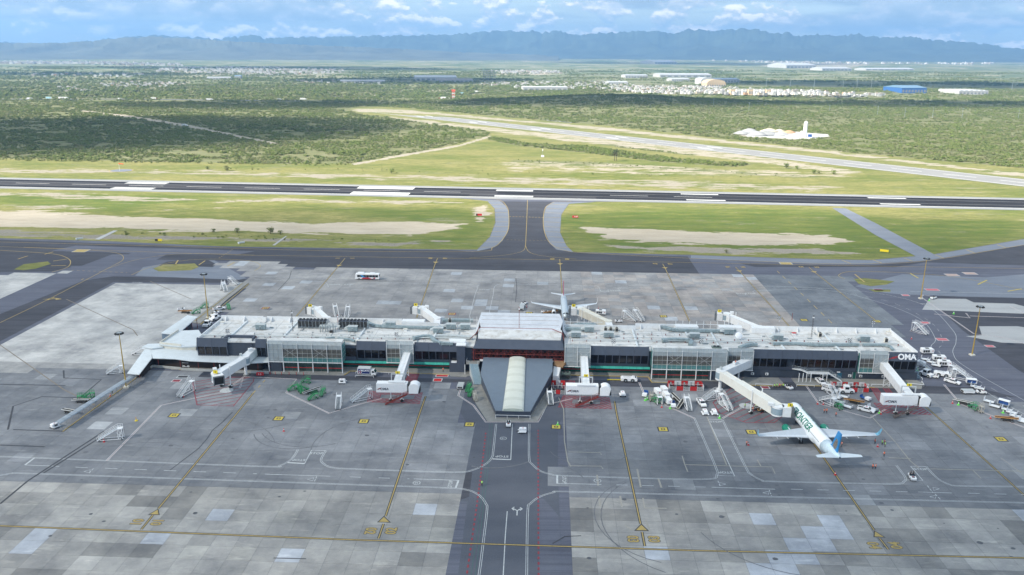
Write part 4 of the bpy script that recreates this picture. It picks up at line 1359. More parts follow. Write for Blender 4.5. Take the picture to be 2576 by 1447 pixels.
# core walls
B().box(uL + .3, hL, 1.2, VB, 0, ZR - .5).build('wall', DGREY2, term)
B().box(hR, uR - .3, 1.2, VB, 0, ZR - .5).build('wall', DGREY2, term)
# parapets
for u0, u1 in ((uL, U(663, 10, VB)), (U(672, 10, VB), U(1012, 10, VB)), (U(1598, 10, VB), U(1700, 10, VB)), (U(1960 - 140, 10, VB), U(1860, 10, VB)), (U(1942, 10, VB), uR)):
 B().box(u0, u1, VB - .25, VB, ZR, 11.3).build('parapet', WHITE, term)
 k = u0 + 2
 while k < u1 - 1:
  b = B()
  b.side([(0, 0), (0, 1.7), (.12, 1.7), (1.6, .02), (1.6, 0)], -.12, .12)
  me = b.mesh('buttress', WHITE)
  o = link('buttress', me, term)
  o.location = (k, VB - .26, ZR + .005)
  o.rotation_euler = (0, 0, R(-90))
  k += 7.2
for u0, u1, v0 in ((U(663, 10, VB), U(672, 10, VB), VB - 1), (U(1012, 10, 22), U(1105, 10, 22), 20.5), (U(1410, 10, 22), U(1598, 10, 22), 21.5)):
 B().box(u0, u1, v0, v0 + .3, ZR, 11.2).build('parapet', WHITE, term)
B().box(uR - .35, uR - .02, .8, VB - .3, ZR - .02, 10.9).build('parapet', WHITE, term)
B().box(uL + .02, uL + .35, 3, VB - .3, ZR - .02, 10.3).build('parapet', WHITE, term)
# railed screens standing along the back edge
for u0, u1 in ((U(1700, 11, VB), U(1890, 11, VB)), (U(1185, 11, VB + 4), U(1205, 11, VB + 4)), (U(1400, 11, VB + 3), U(1515, 11, VB + 3))):
 b = B()
 vv = VB + .2
 for z in (ZR + .2, ZR + 1.9):
  b.tube((u0, vv, z), (u1, vv, z), .10, 5)
 k = u0
 while k <= u1 + .1:
  b.tube((k, vv, 2), (k, vv, ZR + 3.2), .09, 5)
  k += 2.6
 b.build('back_railing', WHITE, term)
for u_ in (U(1012, 10, 22), U(1700 - 2, 10, 22), U(1808, 10, 22), U(1890, 10, 22)):
 B().box(u_, u_ + 8.5, 21, 23.9, ZR - .01, 11.4).build('stair_head', WHITE, term)
# raised roof joints
for px0 in (604, 732, 915, 1098, 1595, 1730, 1795, 1952, 2085):
 u_ = U(px0, 9.4, 15)
 B().box(u_ - .3, u_ + .3, 3, VB - 1.6, ZR, ZR + .45).build('roof_joint', ROOFP, term)
for k in range(26):
 u_ = uL + 5 + k * 9.6
 if hL - 3 < u_ < hR + 3:
  continue
 B().box(u_ - .05, u_ + .05, 1.6, VB - .4, ZR, ZR + .05).build('roof_seam', mat('roof_seam_grey', (.36, .36, .37), .8), term)
for v_ in (6, 11, 16, 20.5):
 for u0, u1 in ((uL + 1, hL - 1), (hR + 1, uR - 1)):
  B().box(u0, u1, v_ - .06, v_ + .06, ZR, ZR + .04).build('roof_seam', MATS['roof_seam_grey'], term)
def block(px0, px1, nwin, lobe=True, glassm=BGLASS, sign=None, door=None, skipwin=()):
 u0, u1 = U(px0, ZW, 0), U(px1, ZW, 0)
 npan = max(1, round((u1 - u0) / 5.4))
 for k in range(npan):
  a, e = u0 + (u1 - u0) * k / npan + .03, u0 + (u1 - u0) * (k + 1) / npan - .03
  b = B()
  b.ext([(0.0, ZW), (.8, ZT), (1.15, ZT), (1.15, ZW - .05)][::-1], a, e)
  b.build('fascia_panel', DGREY, term)
 # inner wall behind the glass and sill
 B().box(u0 + .02, u1 - .02, 1.6, 1.75, ZB + .02, ZW).build('inner_wall', DGREY2, term)
 b = B()
 b.ext([(.88, ZB), (.50, 4.18), (1.6, 4.18), (1.6, ZB)][::-1], u0, u1)
 b.build('sill_band', DGREY, term)
 for a in (u0 + .02, u1 - .32):
  b = B()
  b.ext([(.86, ZB), (.0, ZW), (.8, ZT - .02), (1.6, ZT - .02), (1.6, ZB)][::-1], a, a + .3)
  b.build('end_fin', DGREY, term)
 w_ = (u1 - u0 - .6) / nwin
 for k in range(nwin):
  a = u0 + .3 + k * w_
  if k in skipwin:
   continue
  gm_ = glassm if not callable(glassm) else glassm(k)
  b = B()
  b.ext([(.62, 4.2), (.30, ZW - .02), (.36, ZW - .02), (.68, 4.2)][::-1], a + .06, a + w_ - .06)
  b.build('window_pane', gm_, term)
  if k:
   b = B()
   b.ext([(.46, 4.2), (.03, ZW - .01), (.5, ZW - .01), (.8, 4.2)][::-1], a - .11, a + .11)
   b.build('window_fin', DGREY, term)
 return u0, u1
block(494, 571, 4, glassm=lambda k: BROWNG if k < 2 else BGLASS)
block(641.8, 669, 2)
block(896, 971, 4)
block(1042, 1150, 6)
block(1485, 1632.7, 8)
ub5 = block(1893.8, 2157.9, 15, glassm=lambda k: BROWNG if 6 < k < 12 else BGLASS, skipwin=(5,))
ub6 = block(2229.6, 2308, 4)
# recess between first blocks, and its flat dark wall
uA, uB = U(571, 8, 4), U(642, 8, 4)
B().prism([(uA - .2, .9), (uA + 1.2, 4.2), (uB - .5, 4.2), (uB, 1.0), (uB, 5), (uA - .2, 5)], ZB, ZT).build('recess_wall', DGREY, term)
# brown window by block two
u0, u1 = U(863.4, 6, 1), U(896, 6, 1)
B().box(u0, u1, .9, 1.15, 7.6, 9.2).build('fascia_panel', DGREY, term)
B().box(u0, u1, .95, 1.15, 4.5, 7.6).build('window_pane', BROWNG, term)
B().box(u0, u1, .7, 1.15, ZB, 4.5).build('sill_band', DGREY, term)
# pier left of the hall
u0, u1 = U(1150, 6, -.6), U(1170, 6, -.6)
B().box(u0, u1, -1.0, 1.3, 0, 10.1).build('stair_tower', DGREY, term)
B().box(u0 - 2.8, u0, -1.0, 1.3, 0, 3.6).build('stair_tower', DGREY, term)
B().box(u0 - .3, u1 + .3, -1.25, 1.3, 10.1, 10.45).build('tower_coping', WHITE, term)
B().box(u0 - 2.1, u0 - .2, -.9, .3, 3.6, 4.0).build('tower_coping', WHITE, term)
B().box(u1, hL + 1.8, 3.5, 5, 0, 9.0).build('recess_wall', DGREY2, term)
B().prism([(U(1134, 9, 2), .9), (u1, .9), (u1, 4), (U(1128, 9, 2), 4)], ZR, 11.0).build('duct_cover', WHITE, term)
# ground floor glazing under blocks
for px0, px1, nn in ((863.4, 1134, 16), (1412, 1634, 13)):
 u0, u1 = U(px0, 0, 1), U(px1, 0, 1)
 w_ = (u1 - u0) / nn
 B().box(u0, u1, .62, 1.2, .0, .45).build('plinth', CONC, term)
 B().box(u0, u1, .98, 1.02, 1.42, 1.62).build('red_stripe', RED, term)
 for k in range(nn):
  a = u0 + k * w_
  B().box(a + .04, a + w_ - .04, 1.03, 1.12, .45, 2.25).build('glass_pane', GGLASS, term)
  b = B()
  b.ext([(-.15, 2.45), (.86, 2.96), (.90, 2.90), (-.1, 2.38)][::-1], a + .03, a + w_ - .03)
  b.build('canopy_pane', TEAL if px0 < 1000 or k > 1 else GGLASS, term)
# ground floor of the right half
for px0, px1 in ((1866, 1957), (1998, 2300)):
 u0, u1 = U(px0, 0, 2.7), U(px1, 0, 2.7)
 B().box(u0, u1, 1.02, 1.25, 0, ZB).build('ground_wall', DGREY2, term)
for px_ in (1892.5, 1928.6, 2036, 2072, 2093, 2098.5, 2066, 2137, 2164.5, 2221):
 u_ = U(px_, 1, 1)
 o = B().box(-.5, .5, -.35, 0, 0, .8).build('air_conditioner', WHITE, term)
 o.location = (u_, 1.0, .9)
 q = B().tube((-.12, -.36, .4), (-.12, -.38, .4), .27, 10).build('fan_grille', DARK, o)
B().box(U(2101 + 5, 1, 1), U(2117, 1, 1), .9, 1.02, 0, 2.2).build('blue_door', mat('blue_door_paint', (.02, .10, .16), .5), term)
B().box(U(2104, 1, 1), U(2112, 1, 1), .88, 1.02, 2.35, 2.7).build('door_sign', WHITE, term)
d_ = B().box(U(2144, 1, 1), U(2152, 1, 1), .88, 1.02, 0, 2.6).build('glass_door', GGLASS, term)
B().box(U(2143.5, 1, 1), U(2144.3, 1, 1), .86, 1.0, 0, 2.65).build('door_frame', STEEL, d_)
B().box(U(2152, 1, 1), U(2152.8, 1, 1), .86, 1.0, 0, 2.65).build('door_frame', STEEL, d_)
# OMA sign on the right block
nrm = math.atan2(.8, ZT - ZW)
uc = (ub6[0] + ub6[1]) / 2
text('OMA', 2.75, WHITE2, (uc + 1.7, .33, 8.85), (math.pi / 2 - nrm, 0, 0), term, 'oma_sign', 1.0, .04, .10, .0)
for k, (dx, dz, l) in enumerate(((0, 0, 4.0), (.5, .42, 3.5), (1.2, .82, 2.9))):
 b = B()
 pts = []
 for i in range(9):
  f_ = i / 8
  pts.append((f_ * l, .14 * math.sin(f_ * math.pi) + .85 * f_ ** 2.4))
 top = [(x, z + .17 * math.sin(min(1, 1.6 * (x / l + .1)) * math.pi / 2) * (1 - .7 * x / l)) for x, z in pts]
 prof = pts + top[::-1]
 b.side(prof, -.05, .0)
 o = b.build('logo_stroke', RED, term)
 o.location = (uc - 4.9 + dx, .22 + (.8 + dz) * .0, 8.0 + dz * .7)
 o.rotation_euler = (-nrm, 0, 0)
 o.location.y = (o.location.z - ZW) * .8 / 3.0 - .04
o = B().tube((0, -.06, 0), (0, 0, 0), .12, 8).build('logo_dot', WHITE2, term)
o.location = (ub6[1] - .75, .45, 9.5)
# ------------------------------------------------------------------ glazed screen boxes
def screen_box(px0, px1, v0, vbk, z0, ztop, pan=None, glass=True, ncol=5, name='glazed_bay'):
 """steel framed bay standing in front of the wall: posts, rails, panes, louvres, perforated sheets"""
 u0, u1 = U(px0, z0, v0), U(px1, z0, v0)
 t_ = link(name, None, term)
 B().prism([(u0 + .3, v0 + .9), (u1 - .3, v0 + .9), (u1 - .3, vbk), (u0 + .3, vbk)], ztop - .9, ztop - .5).build('bay_roof', ROOFW, t_)
 step = (u1 - u0) / (ncol * 3)
 # perforated upper sheets, leaning back
 for k in range(ncol * 3):
  a = u0 + k * step
  solid = pan and pan[0] <= k < pan[1]
  b = B()
  if solid:
   b.ext([(v0 + .15, z0 + .1), (v0 + .15, ztop - 1.2), (v0 + .8, ztop - .1), (v0 + .86, ztop - .1), (v0 + .22, ztop - 1.2), (v0 + .22, z0 + .1)][::-1], a + .03, a + step - .03)
   b.build('perforated_panel', MESHP, t_)
  else:
   b.ext([(v0 + .15, ztop - 2.6), (v0 + .15, ztop - 1.4), (v0 + .8, ztop - .1), (v0 + .86, ztop - .1), (v0 + .22, ztop - 1.4), (v0 + .22, ztop - 2.6)][::-1], a + .03, a + step - .03)
   b.build('perforated_panel', MESHP, t_)
   zz = z0 + .1
   hgt = (ztop - 2.65 - zz)
   B().box(a + .03, a + step - .03, v0 + .30, v0 + .36, zz, zz + hgt * .36).build('glass_pane', TEALD, t_)
   B().box(a + .03, a + step - .03, v0 + .30, v0 + .36, zz + hgt * .36 + .04, zz + hgt).build('glass_pane', LOUV, t_)
 b = B()
 for j in range(10):
  z = z0 + .35 + j * (ztop - z0 - 3.1) / 10
  if j > 2:
   b.box(u0 + (0 if not pan or pan[0] > 0 else step * pan[1]), u1 - (0 if not pan or pan[0] == 0 else step * (pan[1] - pan[0])), v0 + .12, v0 + .26, z, z + .10)
 b.build('louvre', LOUVY, t_)
 b = B()
 for k in range(ncol * 3 + 1):
  a = u0 + k * step
  b.beam((a, v0, z0 - .5), (a, v0, ztop - .9), .055)
 for z in np.linspace(z0, ztop - 1.0, 5):
  b.beam((u0 - .1, v0 - .04, z), (u1 + .1, v0 - .04, z), .07)
 for z in (ztop - .9, ztop + .2):
  b.beam((u0, v0 + .5, z), (u1, v0 + .5, z), .07)
 for a in (u0, u1):
  b.beam((a, v0, ztop - .9), (a, v0 + .5, ztop + .2), .07)
  for z in np.linspace(z0, ztop - 1.0, 5):
   b.beam((a, v0, z), (a, vbk, z), .06)
 b.build('screen_frame', mat('frame_grey_white', (.50, .52, .52), .5, var=.1), t_)
 for k in range(ncol + 1):
  a = u0 + k * step * 3
  b = B()
  b.tube((a, v0 - .12, z0), (a, v0 - .12, ztop - .6), .09, 6)
  if name == 'glazed_bay':
   b.tube((a, v0 - .12, .2), (a, v0 - .12, z0), .19, 8)
  b.build('column', WHITE, t_)
  if k < ncol and k % 2:
   q = B()
   for s_ in (0, 1):
    q.beam((a + (step * 3 if s_ else 0), v0 - .02, z0 + 1.6), (a + (0 if s_ else step * 3), v0 - .02, ztop - 2.2), .045)
   q.build('cross_brace', WHITE, t_)
 B().beam((u0 - .2, v0 - .2, z0), (u1 + .2, v0 - .2, z0), .24).build('bottom_rail', WHITE, t_)
 for a in (u0, u1):
  B().box(a - .05, a + .02, v0 + .3, vbk, z0, ztop - 1).build('side_glass', TEALD, t_)
 if name == 'glazed_bay':
  for k in range(ncol * 2):
   a = u0 + k * (u1 - u0) / (ncol * 2)
   B().box(a + .04, a + (u1 - u0) / (ncol * 2) - .04, v0 + .9, v0 + .96, .3, z0 - .3).build('glass_pane', mat('grey_green_glass', (.035, .06, .055), .2, var=.4, sc=.3), t_)
  B().box(u0, u1, v0 + .84, v0 + .88, 1.5, 1.7).build('red_stripe', RED, t_)
  B().box(u0, u1, v0 - .3, vbk, .02, .3).build('plinth', CONC, t_)
  b = B()
  b.beam((u0 + (u1 - u0) * .45, v0 + 2.2, z0 + .5), (u0 + (u1 - u0) * .85, v0 + 2.2, .6), .9, .35)
  b.build('inner_stair', MESHP, t_)
 return t_
screen_box(676, 861, -4.3, 1.0, 4.0, 11.6, pan=(0, 3), ncol=5)
screen_box(1640, 1826, -3.6, 1.0, 4.0, 11.6, pan=(12, 15), ncol=5)
screen_box(973.8, 1040.5, -.5, 1.2, 3.1, 11.0, pan=(3, 6), ncol=2, name='screened_bay')
screen_box(1420.4, 1484, -.5, 1.2, 3.1, 11.2, pan=(0, 6), ncol=2, name='screened_bay')
screen_box(1829, 1892, -.5, 1.2, 3.1, 11.0, pan=(3, 6), ncol=2, name='screened_bay')
screen_box(2159, 2229, -.5, 1.2, 3.1, 11.0, pan=(3, 6), ncol=2, name='screened_bay')
B().box(U(680, 2, -4.4), U(708, 2, -4.4), -4.2, 0, 0, 3.6).build('kiosk_wall', DGREY2, term)
B().box(U(1783, 2, -3.6), U(1822, 2, -3.6), -3.4, 0, 0, 3.8).build('kiosk_wall', DGREY2, term)
# ------------------------------------------------------------------ central hall
hall = thing('terminal_hall', 'central hall with pale upper roof, red steel truss and wedge shaped blue grey lower roof', 'building', (O0.x, O0.y, 0), -2.4)
b = B()
rows = [(3.4, 11.6, hL + 1.2, hR - 1.4), (11.5, 12.0, hL + .5, hR - .8), (12.0, 12.6, hL + 1.5, hR - 1.4), (20, 13.0, hL + .2, hR - .4), (27.5, 13.4, hL + .4, hR - 1.6)]
for i in range(len(rows) - 1):
 (va, za, la, ra), (vb_, zb_, lb, rb) = rows[i], rows[i + 1]
 q = B()
 q.add([(la, va, za), (ra, va, za), (rb, vb_, zb_), (lb, vb_, zb_), (la, va, za - .4), (ra, va, za - .4), (rb, vb_, zb_ - .4), (lb, vb_, zb_ - .4)], [(0, 1, 2, 3), (4, 7, 6, 5), (0, 4, 5, 1), (1, 5, 6, 2), (2, 6, 7, 3), (3, 7, 4, 0)])
 q.build('hall_roof', HULLW if i else ROOFW, hall)
for v_ in (15.5, 20, 24):
 z = float(np.interp(v_, [12, 20, 27.5], [12.6, 13, 13.4]))
 B().box(hL + 1, hR - 1.8, v_ - .05, v_ + .05, z, z + .08).build('roof_seam', mat('seam_red_grey', (.33, .28, .28), .7), hall)
B().box(hL + .6, hR - 1.6, 3.6, 27.4, 0, 11.1).build('hall_wall', DGREY2, hall)
for sgn, uu, u2 in ((-1, hL + .5, hL - 1.0), (1, hR - .6, hR + .9)):
 q = B()
 q.add([(uu, 12, 12.2), (uu, 27.5, 13.2), (u2, 27.5, 9.5), (u2, 12, 9.5)], [(0, 1, 2, 3) if sgn > 0 else (3, 2, 1, 0)])
 q.add([(uu, 27.5, 13.2), (u2, 27.5, 9.5), (u2, 27.5, 0), (uu, 27.5, 0)], [(0, 1, 2, 3)])
 q.build('hall_side', HULLW, hall)
# dark hood above the truss
hz0, hz1 = 8.9, 11.4
hd = B()
hd.add([(hL - .5, 0, hz0), (hR - .1, 0, hz0), (hR - 1.5, 3.6, hz1), (hL + 1.3, 3.6, hz1), (hL - .5, .1, hz0 - .15), (hR - .1, .1, hz0 - .15), (hR - .3, 8, hz0 + .2), (hL + .0, 8, hz0 + .2), (hR - 1.0, 8, hz1 + .2), (hL + .8, 8, hz1 + .2)], [(0, 1, 2, 3), (0, 4, 5, 1), (1, 5, 6, 8, 2), (0, 3, 9, 7, 4), (2, 8, 9, 3), (4, 7, 6, 5)])
hd.build('hood', DGREY, hall)
b = B()
b.tube((hL + .8, 12, 12.6), (hR - 4.5, 12, 12.6), .09, 6)
b.tube((hR - 4.5, 12, 12.6), (hR - .6, 9, 12.0), .12, 6)
b.tube((hR - .6, 9, 12.0), (hR - .2, 3.5, 11.4), .12, 6)
b.tube((hL + .8, 12, 12.6), (hL + .4, 7.5, 12.1), .12, 6)
b.tube((hL + .4, 7.5, 12.1), (hL - 1.8, 4, 11), .12, 6)
b.build('red_pipe', REDP, hall)
B().box(hL + .2, hR - .4, 3.0, 3.2, 4.8, hz0).build('shaded_glazing', mat('brown_shade', (.016, .011, .009), .4, var=.5, sc=.4), hall)
# space truss
tz0, tz1, tv = 4.9, 8.75, .3
nb_ = 12
st = (hR - hL - .8) / nb_
u00 = hL + .4
tr_ = link('truss', None, hall)
for z in (tz0, (tz0 + tz1) / 2, tz1):
 for v_ in (tv, tv + 1.6):
  B().tube((u00, v_, z), (u00 + nb_ * st, v_, z), .10, 6).build('chord', REDP, tr_)
b = B()
zm = (tz0 + tz1) / 2
for k in range(nb_ + 1):
 a = u00 + k * st
 b.tube((a, tv, tz0), (a, tv, tz1), .07, 5)
 for z in (tz0, zm, tz1):
  b.tube((a, tv, z), (a, tv + 1.6, z), .05, 4)
 if k < nb_:
  c_ = a + st / 2
  for (p, q) in (((a, zm), (c_, tz1)), ((c_, tz1), (a + st, zm)), ((a, zm), (c_, tz0)), ((c_, tz0), (a + st, zm)), ((a, tz0), (c_, zm)), ((c_, zm), (a + st, tz0)), ((a, tz1), (c_, zm)), ((c_, zm), (a + st, tz1))):
   b.tube((p[0], tv + (.8 if p[0] == c_ else 0), p[1]), (q[0], tv + (.8 if q[0] == c_ else 0), q[1]), .055, 4)
b.build('web_member', REDP, tr_)
for a, sg in ((hL - .1, -1), (hR + .3, 1)):
 q = B()
 for z in (tz0, zm, tz1):
  q.tube((a, tv, z), (a + sg * 1.5, tv + 1.5, z), .08, 5)
  q.tube((a, tv, z), (a, tv + 3, z), .08, 5)
 for z0_, z1_ in ((tz0, zm), (zm, tz1)):
  q.tube((a, tv, z0_), (a + sg * 1.5, tv + 1.5, z1_), .06, 4)
  q.tube((a, tv, z1_), (a + sg * 1.5, tv + 1.5, z0_), .06, 4)
  q.tube((a, tv, z0_), (a, tv + 3, z1_), .06, 4)
 q.tube((a, tv, 0), (a, tv, tz1), .12, 6)
 q.tube((a + sg * 1.5, tv + 1.5, tz0 - 1), (a + sg * 1.5, tv + 1.5, tz1), .10, 6)
 q.build('side_truss', REDP, tr_)
for k in range(8):
 a = hL + 3.5 + k * 3.3
 B().prism([(a - 1.2, -1.2), (a + 1.2, -1.2), (a + 1.6, .4), (a - 1.6, .4)], 4.55, 4.75).build('white_shoe', WHITE, hall)
# wedge shaped lower roof
zf, zb2, vf, vb2 = 2.3, 5.4, -37.2, .6
low = link('lower_roof', None, hall)
ou = [(-5.2, vf), (5.6, vf), (12.6, -9), (12.6, vb2), (-11.9, vb2), (-11.9, -12)]
zz = [zf + (zb2 - zf) * (p[1] - vf) / (vb2 - vf) for p in ou]
B().prism(ou, [z - .3 for z in zz], zz).build('roof_sheet', BGROOF, low)
inn = [(p[0] * 1.04, p[1] - .35 if p[1] < -30 else p[1]) for p in ou]
B().prism([(p[0] * .985, p[1] + .12) for p in ou], 0, [z - .32 for z in zz]).build('low_wall', DGREY, low)
for p, q, zp, zq in ((ou[0], ou[5], zz[0], zz[5]), (ou[1], ou[2], zz[1], zz[2])):
 B().beam((p[0], p[1], .35), (q[0], q[1], .35), .25, .5).build('wall_plinth', CONC, low)
B().beam((ou[0][0], vf - .05, zf - .12), (ou[1][0], vf - .05, zf - .12), .2, .3).build('eaves_band', DGREY, low)
# barrel vault skylight of curved strips
vz = lambda v: zf + (zb2 - zf) * (v - vf) / (vb2 - vf)
nst = 20
v0_, v1_ = vf - .1, -.2
for k in range(nst):
 a, e = v0_ + (v1_ - v0_) * k / nst, v0_ + (v1_ - v0_) * (k + 1) / nst
 rings = []
 for v_, up in ((a, .0), (a + .02, .05), (e - .02, .05), (e, .0)):
  wd = 3.35 - .45 * (v_ - v0_) / (v1_ - v0_)
  ring = []
  for i in range(11):
   an = math.pi * i / 10
   ring.append((.25 - wd * math.cos(an) * 1.0, v_, vz(v_) + .05 + (.95 + up) * math.sin(an) ** .8))
  ring += [(p[0] * .98, p[1], vz(v_) - .1) for p in (ring[-1], ring[0])]
  rings.append(ring)
 q = B()
 q.loft(rings)
 q.build('skylight_strip', VAULT if k % 3 else mat('cream_skylight_dull', (.53, .54, .47), .4, var=.05), low)
B().box(-2.6, 3.1, vf - .16, vf - .08, 2.35, 3.1).build('end_glazing', mat('cream_glazing', (.45, .49, .42), .3), low)
for k in range(4):
 B().tube((-5.1 + k * 3.55, vf - .9, .15), (-5.1 + k * 3.55, vf - .9, 1.3), .07, 6).build('rail_post', WHITE, hall)
B().beam((-5.2, vf - .9, 1.3), (5.7, vf - .9, 1.3), .12).build('hand_rail', WHITE, hall)
# lean-to roofs right of the wedge
b = B().prism([(13.0, -2), (16.2, -3.2), (17.6, .4), (13.2, 1.0)], 3.5, [4.2, 3.8, 4.8, 4.9])
b.build('rusty_lean_to', RUST, hall)
B().prism([(12.7, -9.4), (14.7, -9.2), (15.6, -2), (13.0, -2)], 0, [3.0, 3.0, 3.6, 3.6]).build('white_annex', WHITE, hall)
# covered staircase left of the wedge
sr = thing('roofed_staircase', 'long pale blue metal staircase descending beside the wedge shaped roof', 'staircase', tuple(uvw(0, 0)), -2.4)
P0, P1 = Vector((-17.0, -.6, 4.1)), Vector((-13.0, -12.5, .35))
P0 = Vector((*uv(1191, 915, 4.1), 4.1))
P1 = Vector((*uv(1203, 967, .4), .4))
LB = mat('pale_blue_steel', (.33, .45, .52), .5, var=.1)
dv_ = (P1 - P0)
for k in range(26):
 p = P0 + dv_ * ((k + .5) / 26)
 B().box(p.x - 1.35, p.x + 1.35, p.y - .19, p.y + .19, p.z - .09, p.z - .03).build('tread', LB, sr)
for s_ in (-1.4, 1.4):
 q = B()
 q.beam(P0 + Vector((s_, 0, -.1)), P1 + Vector((s_, 0, -.1)), .08, .35)
 q.build('stringer', LB, sr)
 q = B()
 q.tube(P0 + Vector((s_, 0, .95)), P1 + Vector((s_, 0, .95)), .04, 5)
 for k in range(9):
  p = P0 + dv_ * (k / 8)
  q.tube(p + Vector((s_, 0, 0)), p + Vector((s_, 0, .95)), .03, 4)
 q.build('railing', STEEL, sr)
q = B().prism([(P0.x - 1.4, P0.y), (P1.x - 1.4, P1.y), (P1.x - 1.2, P1.y), (P0.x - 1.2, P0.y)], 0, [P0.z - .4, P1.z - .3, P1.z - .3, P0.z - .4])
q.build('stair_wall', mat('pale_render', (.42, .45, .46), .8), sr)
B().box(P0.x - 2.6, P0.x + 2.0, P0.y, P0.y + 3.4, 3.8, 4.0).build('landing', CONC, sr)
q = B()
for a, e in (((P0.x - 2.5, P0.y), (P0.x - 2.5, P0.y + 3.2)), ((P0.x - 2.5, P0.y), (P0.x - 1.4, P0.y)), ((P0.x + 1.4, P0.y), (P0.x + 2.2, P0.y + .2))):
 q.tube((a[0], a[1], 5), (e[0], e[1], 5), .05, 5)
 q.tube((a[0], a[1], 4), (a[0], a[1], 5), .05, 5)
q.build('landing_rail', WHITE, sr)
B().tube((P0.x - 3.0, P0.y - .3, 0), (P0.x - 3.0, P0.y - .3, 3.8), .13, 8).build('landing_post', WHITE, sr)
# ------------------------------------------------------------------ left covered walkways
WK = thing('covered_walkway', 'white corrugated walkway roof on red posts bending off the left end of the terminal', 'walkway')
def roof_poly(px_pts, z, th_=.25, m_=ROOFP, ribs=True, parent=None, zs=None, name='walkway_roof'):
 zl = zs or [z] * len(px_pts)
 P = [at(x, y, h) for (x, y), h in zip(px_pts, zl)]
 n = len(P)
 b = B()
 v = [tuple(p) for p in P] + [(p.x, p.y, p.z - th_) for p in P]
 ccw = sum(P[i].x * P[(i + 1) % n].y - P[(i + 1) % n].x * P[i].y for i in range(n)) > 0
 f = [tuple(range(n)), tuple(range(n, 2 * n))[::-1]] + [(i, n + i, n + (i + 1) % n, (i + 1) % n) for i in range(n)]
 if not ccw:
  f = [q[::-1] for q in f]
 b.add(v, f)
 return b.build(name, m_, parent), P
_, _ = roof_poly([(378, 873), (548, 886), (640, 892), (676, 895), (676, 911), (620, 914), (480, 908), (440, 903), (384, 901)], 3.7, parent=WK)
_, _ = roof_poly([(368, 873), (380, 873), (382, 901), (350, 942), (320, 939)], 3.7, parent=WK)
def ribs(p0, p1, q0, q1, n, z, par, wd=.05):
 """raised ribs of a sheet roof between two edges given in picture points"""
 for k in range(n):
  f_ = (k + .5) / n
  a = at(p0[0] + (p1[0] - p0[0]) * f_, p0[1] + (p1[1] - p0[1]) * f_, z)
  e = at(q0[0] + (q1[0] - q0[0]) * f_, q0[1] + (q1[1] - q0[1]) * f_, z)
  b = B()
  b.beam(a + Vector((0, 0, .015)), e + Vector((0, 0, .015)), .22, .06)
  b.build('roof_rib', ROOFP, par)
ribs((392, 875), (540, 886), (402, 902), (546, 910), 26, 3.7, WK)
ribs((560, 888), (670, 895), (566, 911), (670, 911), 18, 3.7, WK)
ribs((371, 877), (322, 936), (381, 903), (347, 940), 13, 3.7, WK)
for x, y in ((352, 950), (375, 926), (400, 925), (455, 928), (500, 931), (540, 933), (600, 936), (650, 938)):
 p = at(x, y)
 B().tube((p.x, p.y, 0), (p.x, p.y, 3.5), .12, 6).build('post', REDP, WK)
q = B()
for (x0, y0), (x1, y1) in (((356, 951), (384, 918)), ((384, 918), (455, 925)), ((455, 925), (660, 933))):
 a, e = at(x0, y0), at(x1, y1)
 q.prism([(a.x, a.y + .2), (e.x, e.y + .2), (e.x, e.y + 4.5), (a.x, a.y + 4.5)][::1], .05, 2.4)
q.build('inner_wall', mat('dark_brown_wall', (.03, .022, .020), .6), WK)
low_w = B()
for (x0, y0), (x1, y1) in (((340, 948), (384, 921)), ((384, 921), (455, 927)), ((455, 929), (560, 933)), ((580, 935), (676, 937))):
 low_w.beam(at(x0, y0, .5), at(x1, y1, .5), .2, .9)
low_w.build('low_wall', mat('pale_wall', (.42, .42, .40), .8), WK)
# flat roofed wing
WG = thing('flat_roofed_wing', 'low cream wing with ribbed white roof against the left end of the terminal', 'building')
roof_poly([(451, 832), (500, 830), (512, 850), (494, 858), (494, 871), (456, 872), (400, 866)], 5.2, .4, parent=WG, name='wing_roof')
roof_poly([(357, 872), (372, 865), (405, 864), (410, 873), (384, 876)], 4.3, .4, parent=WG, name='wing_roof')
ribs((447, 836), (404, 862), (500, 838), (478, 868), 12, 5.2, WG)
Pq = [at(x, y, 5.2) for x, y in ((449, 833), (498, 831), (492, 871), (456, 871), (402, 865))]
B().prism([(p.x, p.y) for p in Pq], 0, 4.79).build('wing_wall', CREAM, WG)
q = B()
for a, e in ((4, 0), (3, 4)):
 q.beam(Pq[a] + Vector((0, 0, .35)), Pq[e] + Vector((0, 0, .35)), .25, .8)
q.build('wing_parapet', CREAM, WG)
SH = thing('open_shed', 'open sided shed with long sloping white roof beside the parked tugs', 'shed')
roof_poly([(471, 793), (497, 797), (445, 842), (405, 838)], 4.8, .3, parent=SH, name='shed_roof', zs=[5.0, 4.6, 4.6, 5.0])
ribs((468, 796), (408, 836), (493, 799), (443, 839), 16, 4.85, SH)
Pq = [at(x, y, 4.7) for x, y in ((471, 796), (494, 799), (443, 841), (407, 838))]
for a, e in ((2, 3),):
 B().beam(Pq[a] - Vector((0, 0, 2.3)), Pq[e] - Vector((0, 0, 2.3)), .2, 4.4).build('shed_wall', mat('blue_grey_sheet', (.16, .22, .29), .6), SH)
for k in range(5):
 p = Pq[1].lerp(Pq[2], k / 4)
 B().tube((p.x, p.y, 0), (p.x, p.y, 4.3), .12, 6).build('post', REDP, SH)
B().prism([(p.x * .998, p.y) for p in (Pq[0], Pq[0].lerp(Pq[1], .35), Pq[3].lerp(Pq[2], .35), Pq[3])], 0, 4.2).build('inner_wall', DGREY2, SH)
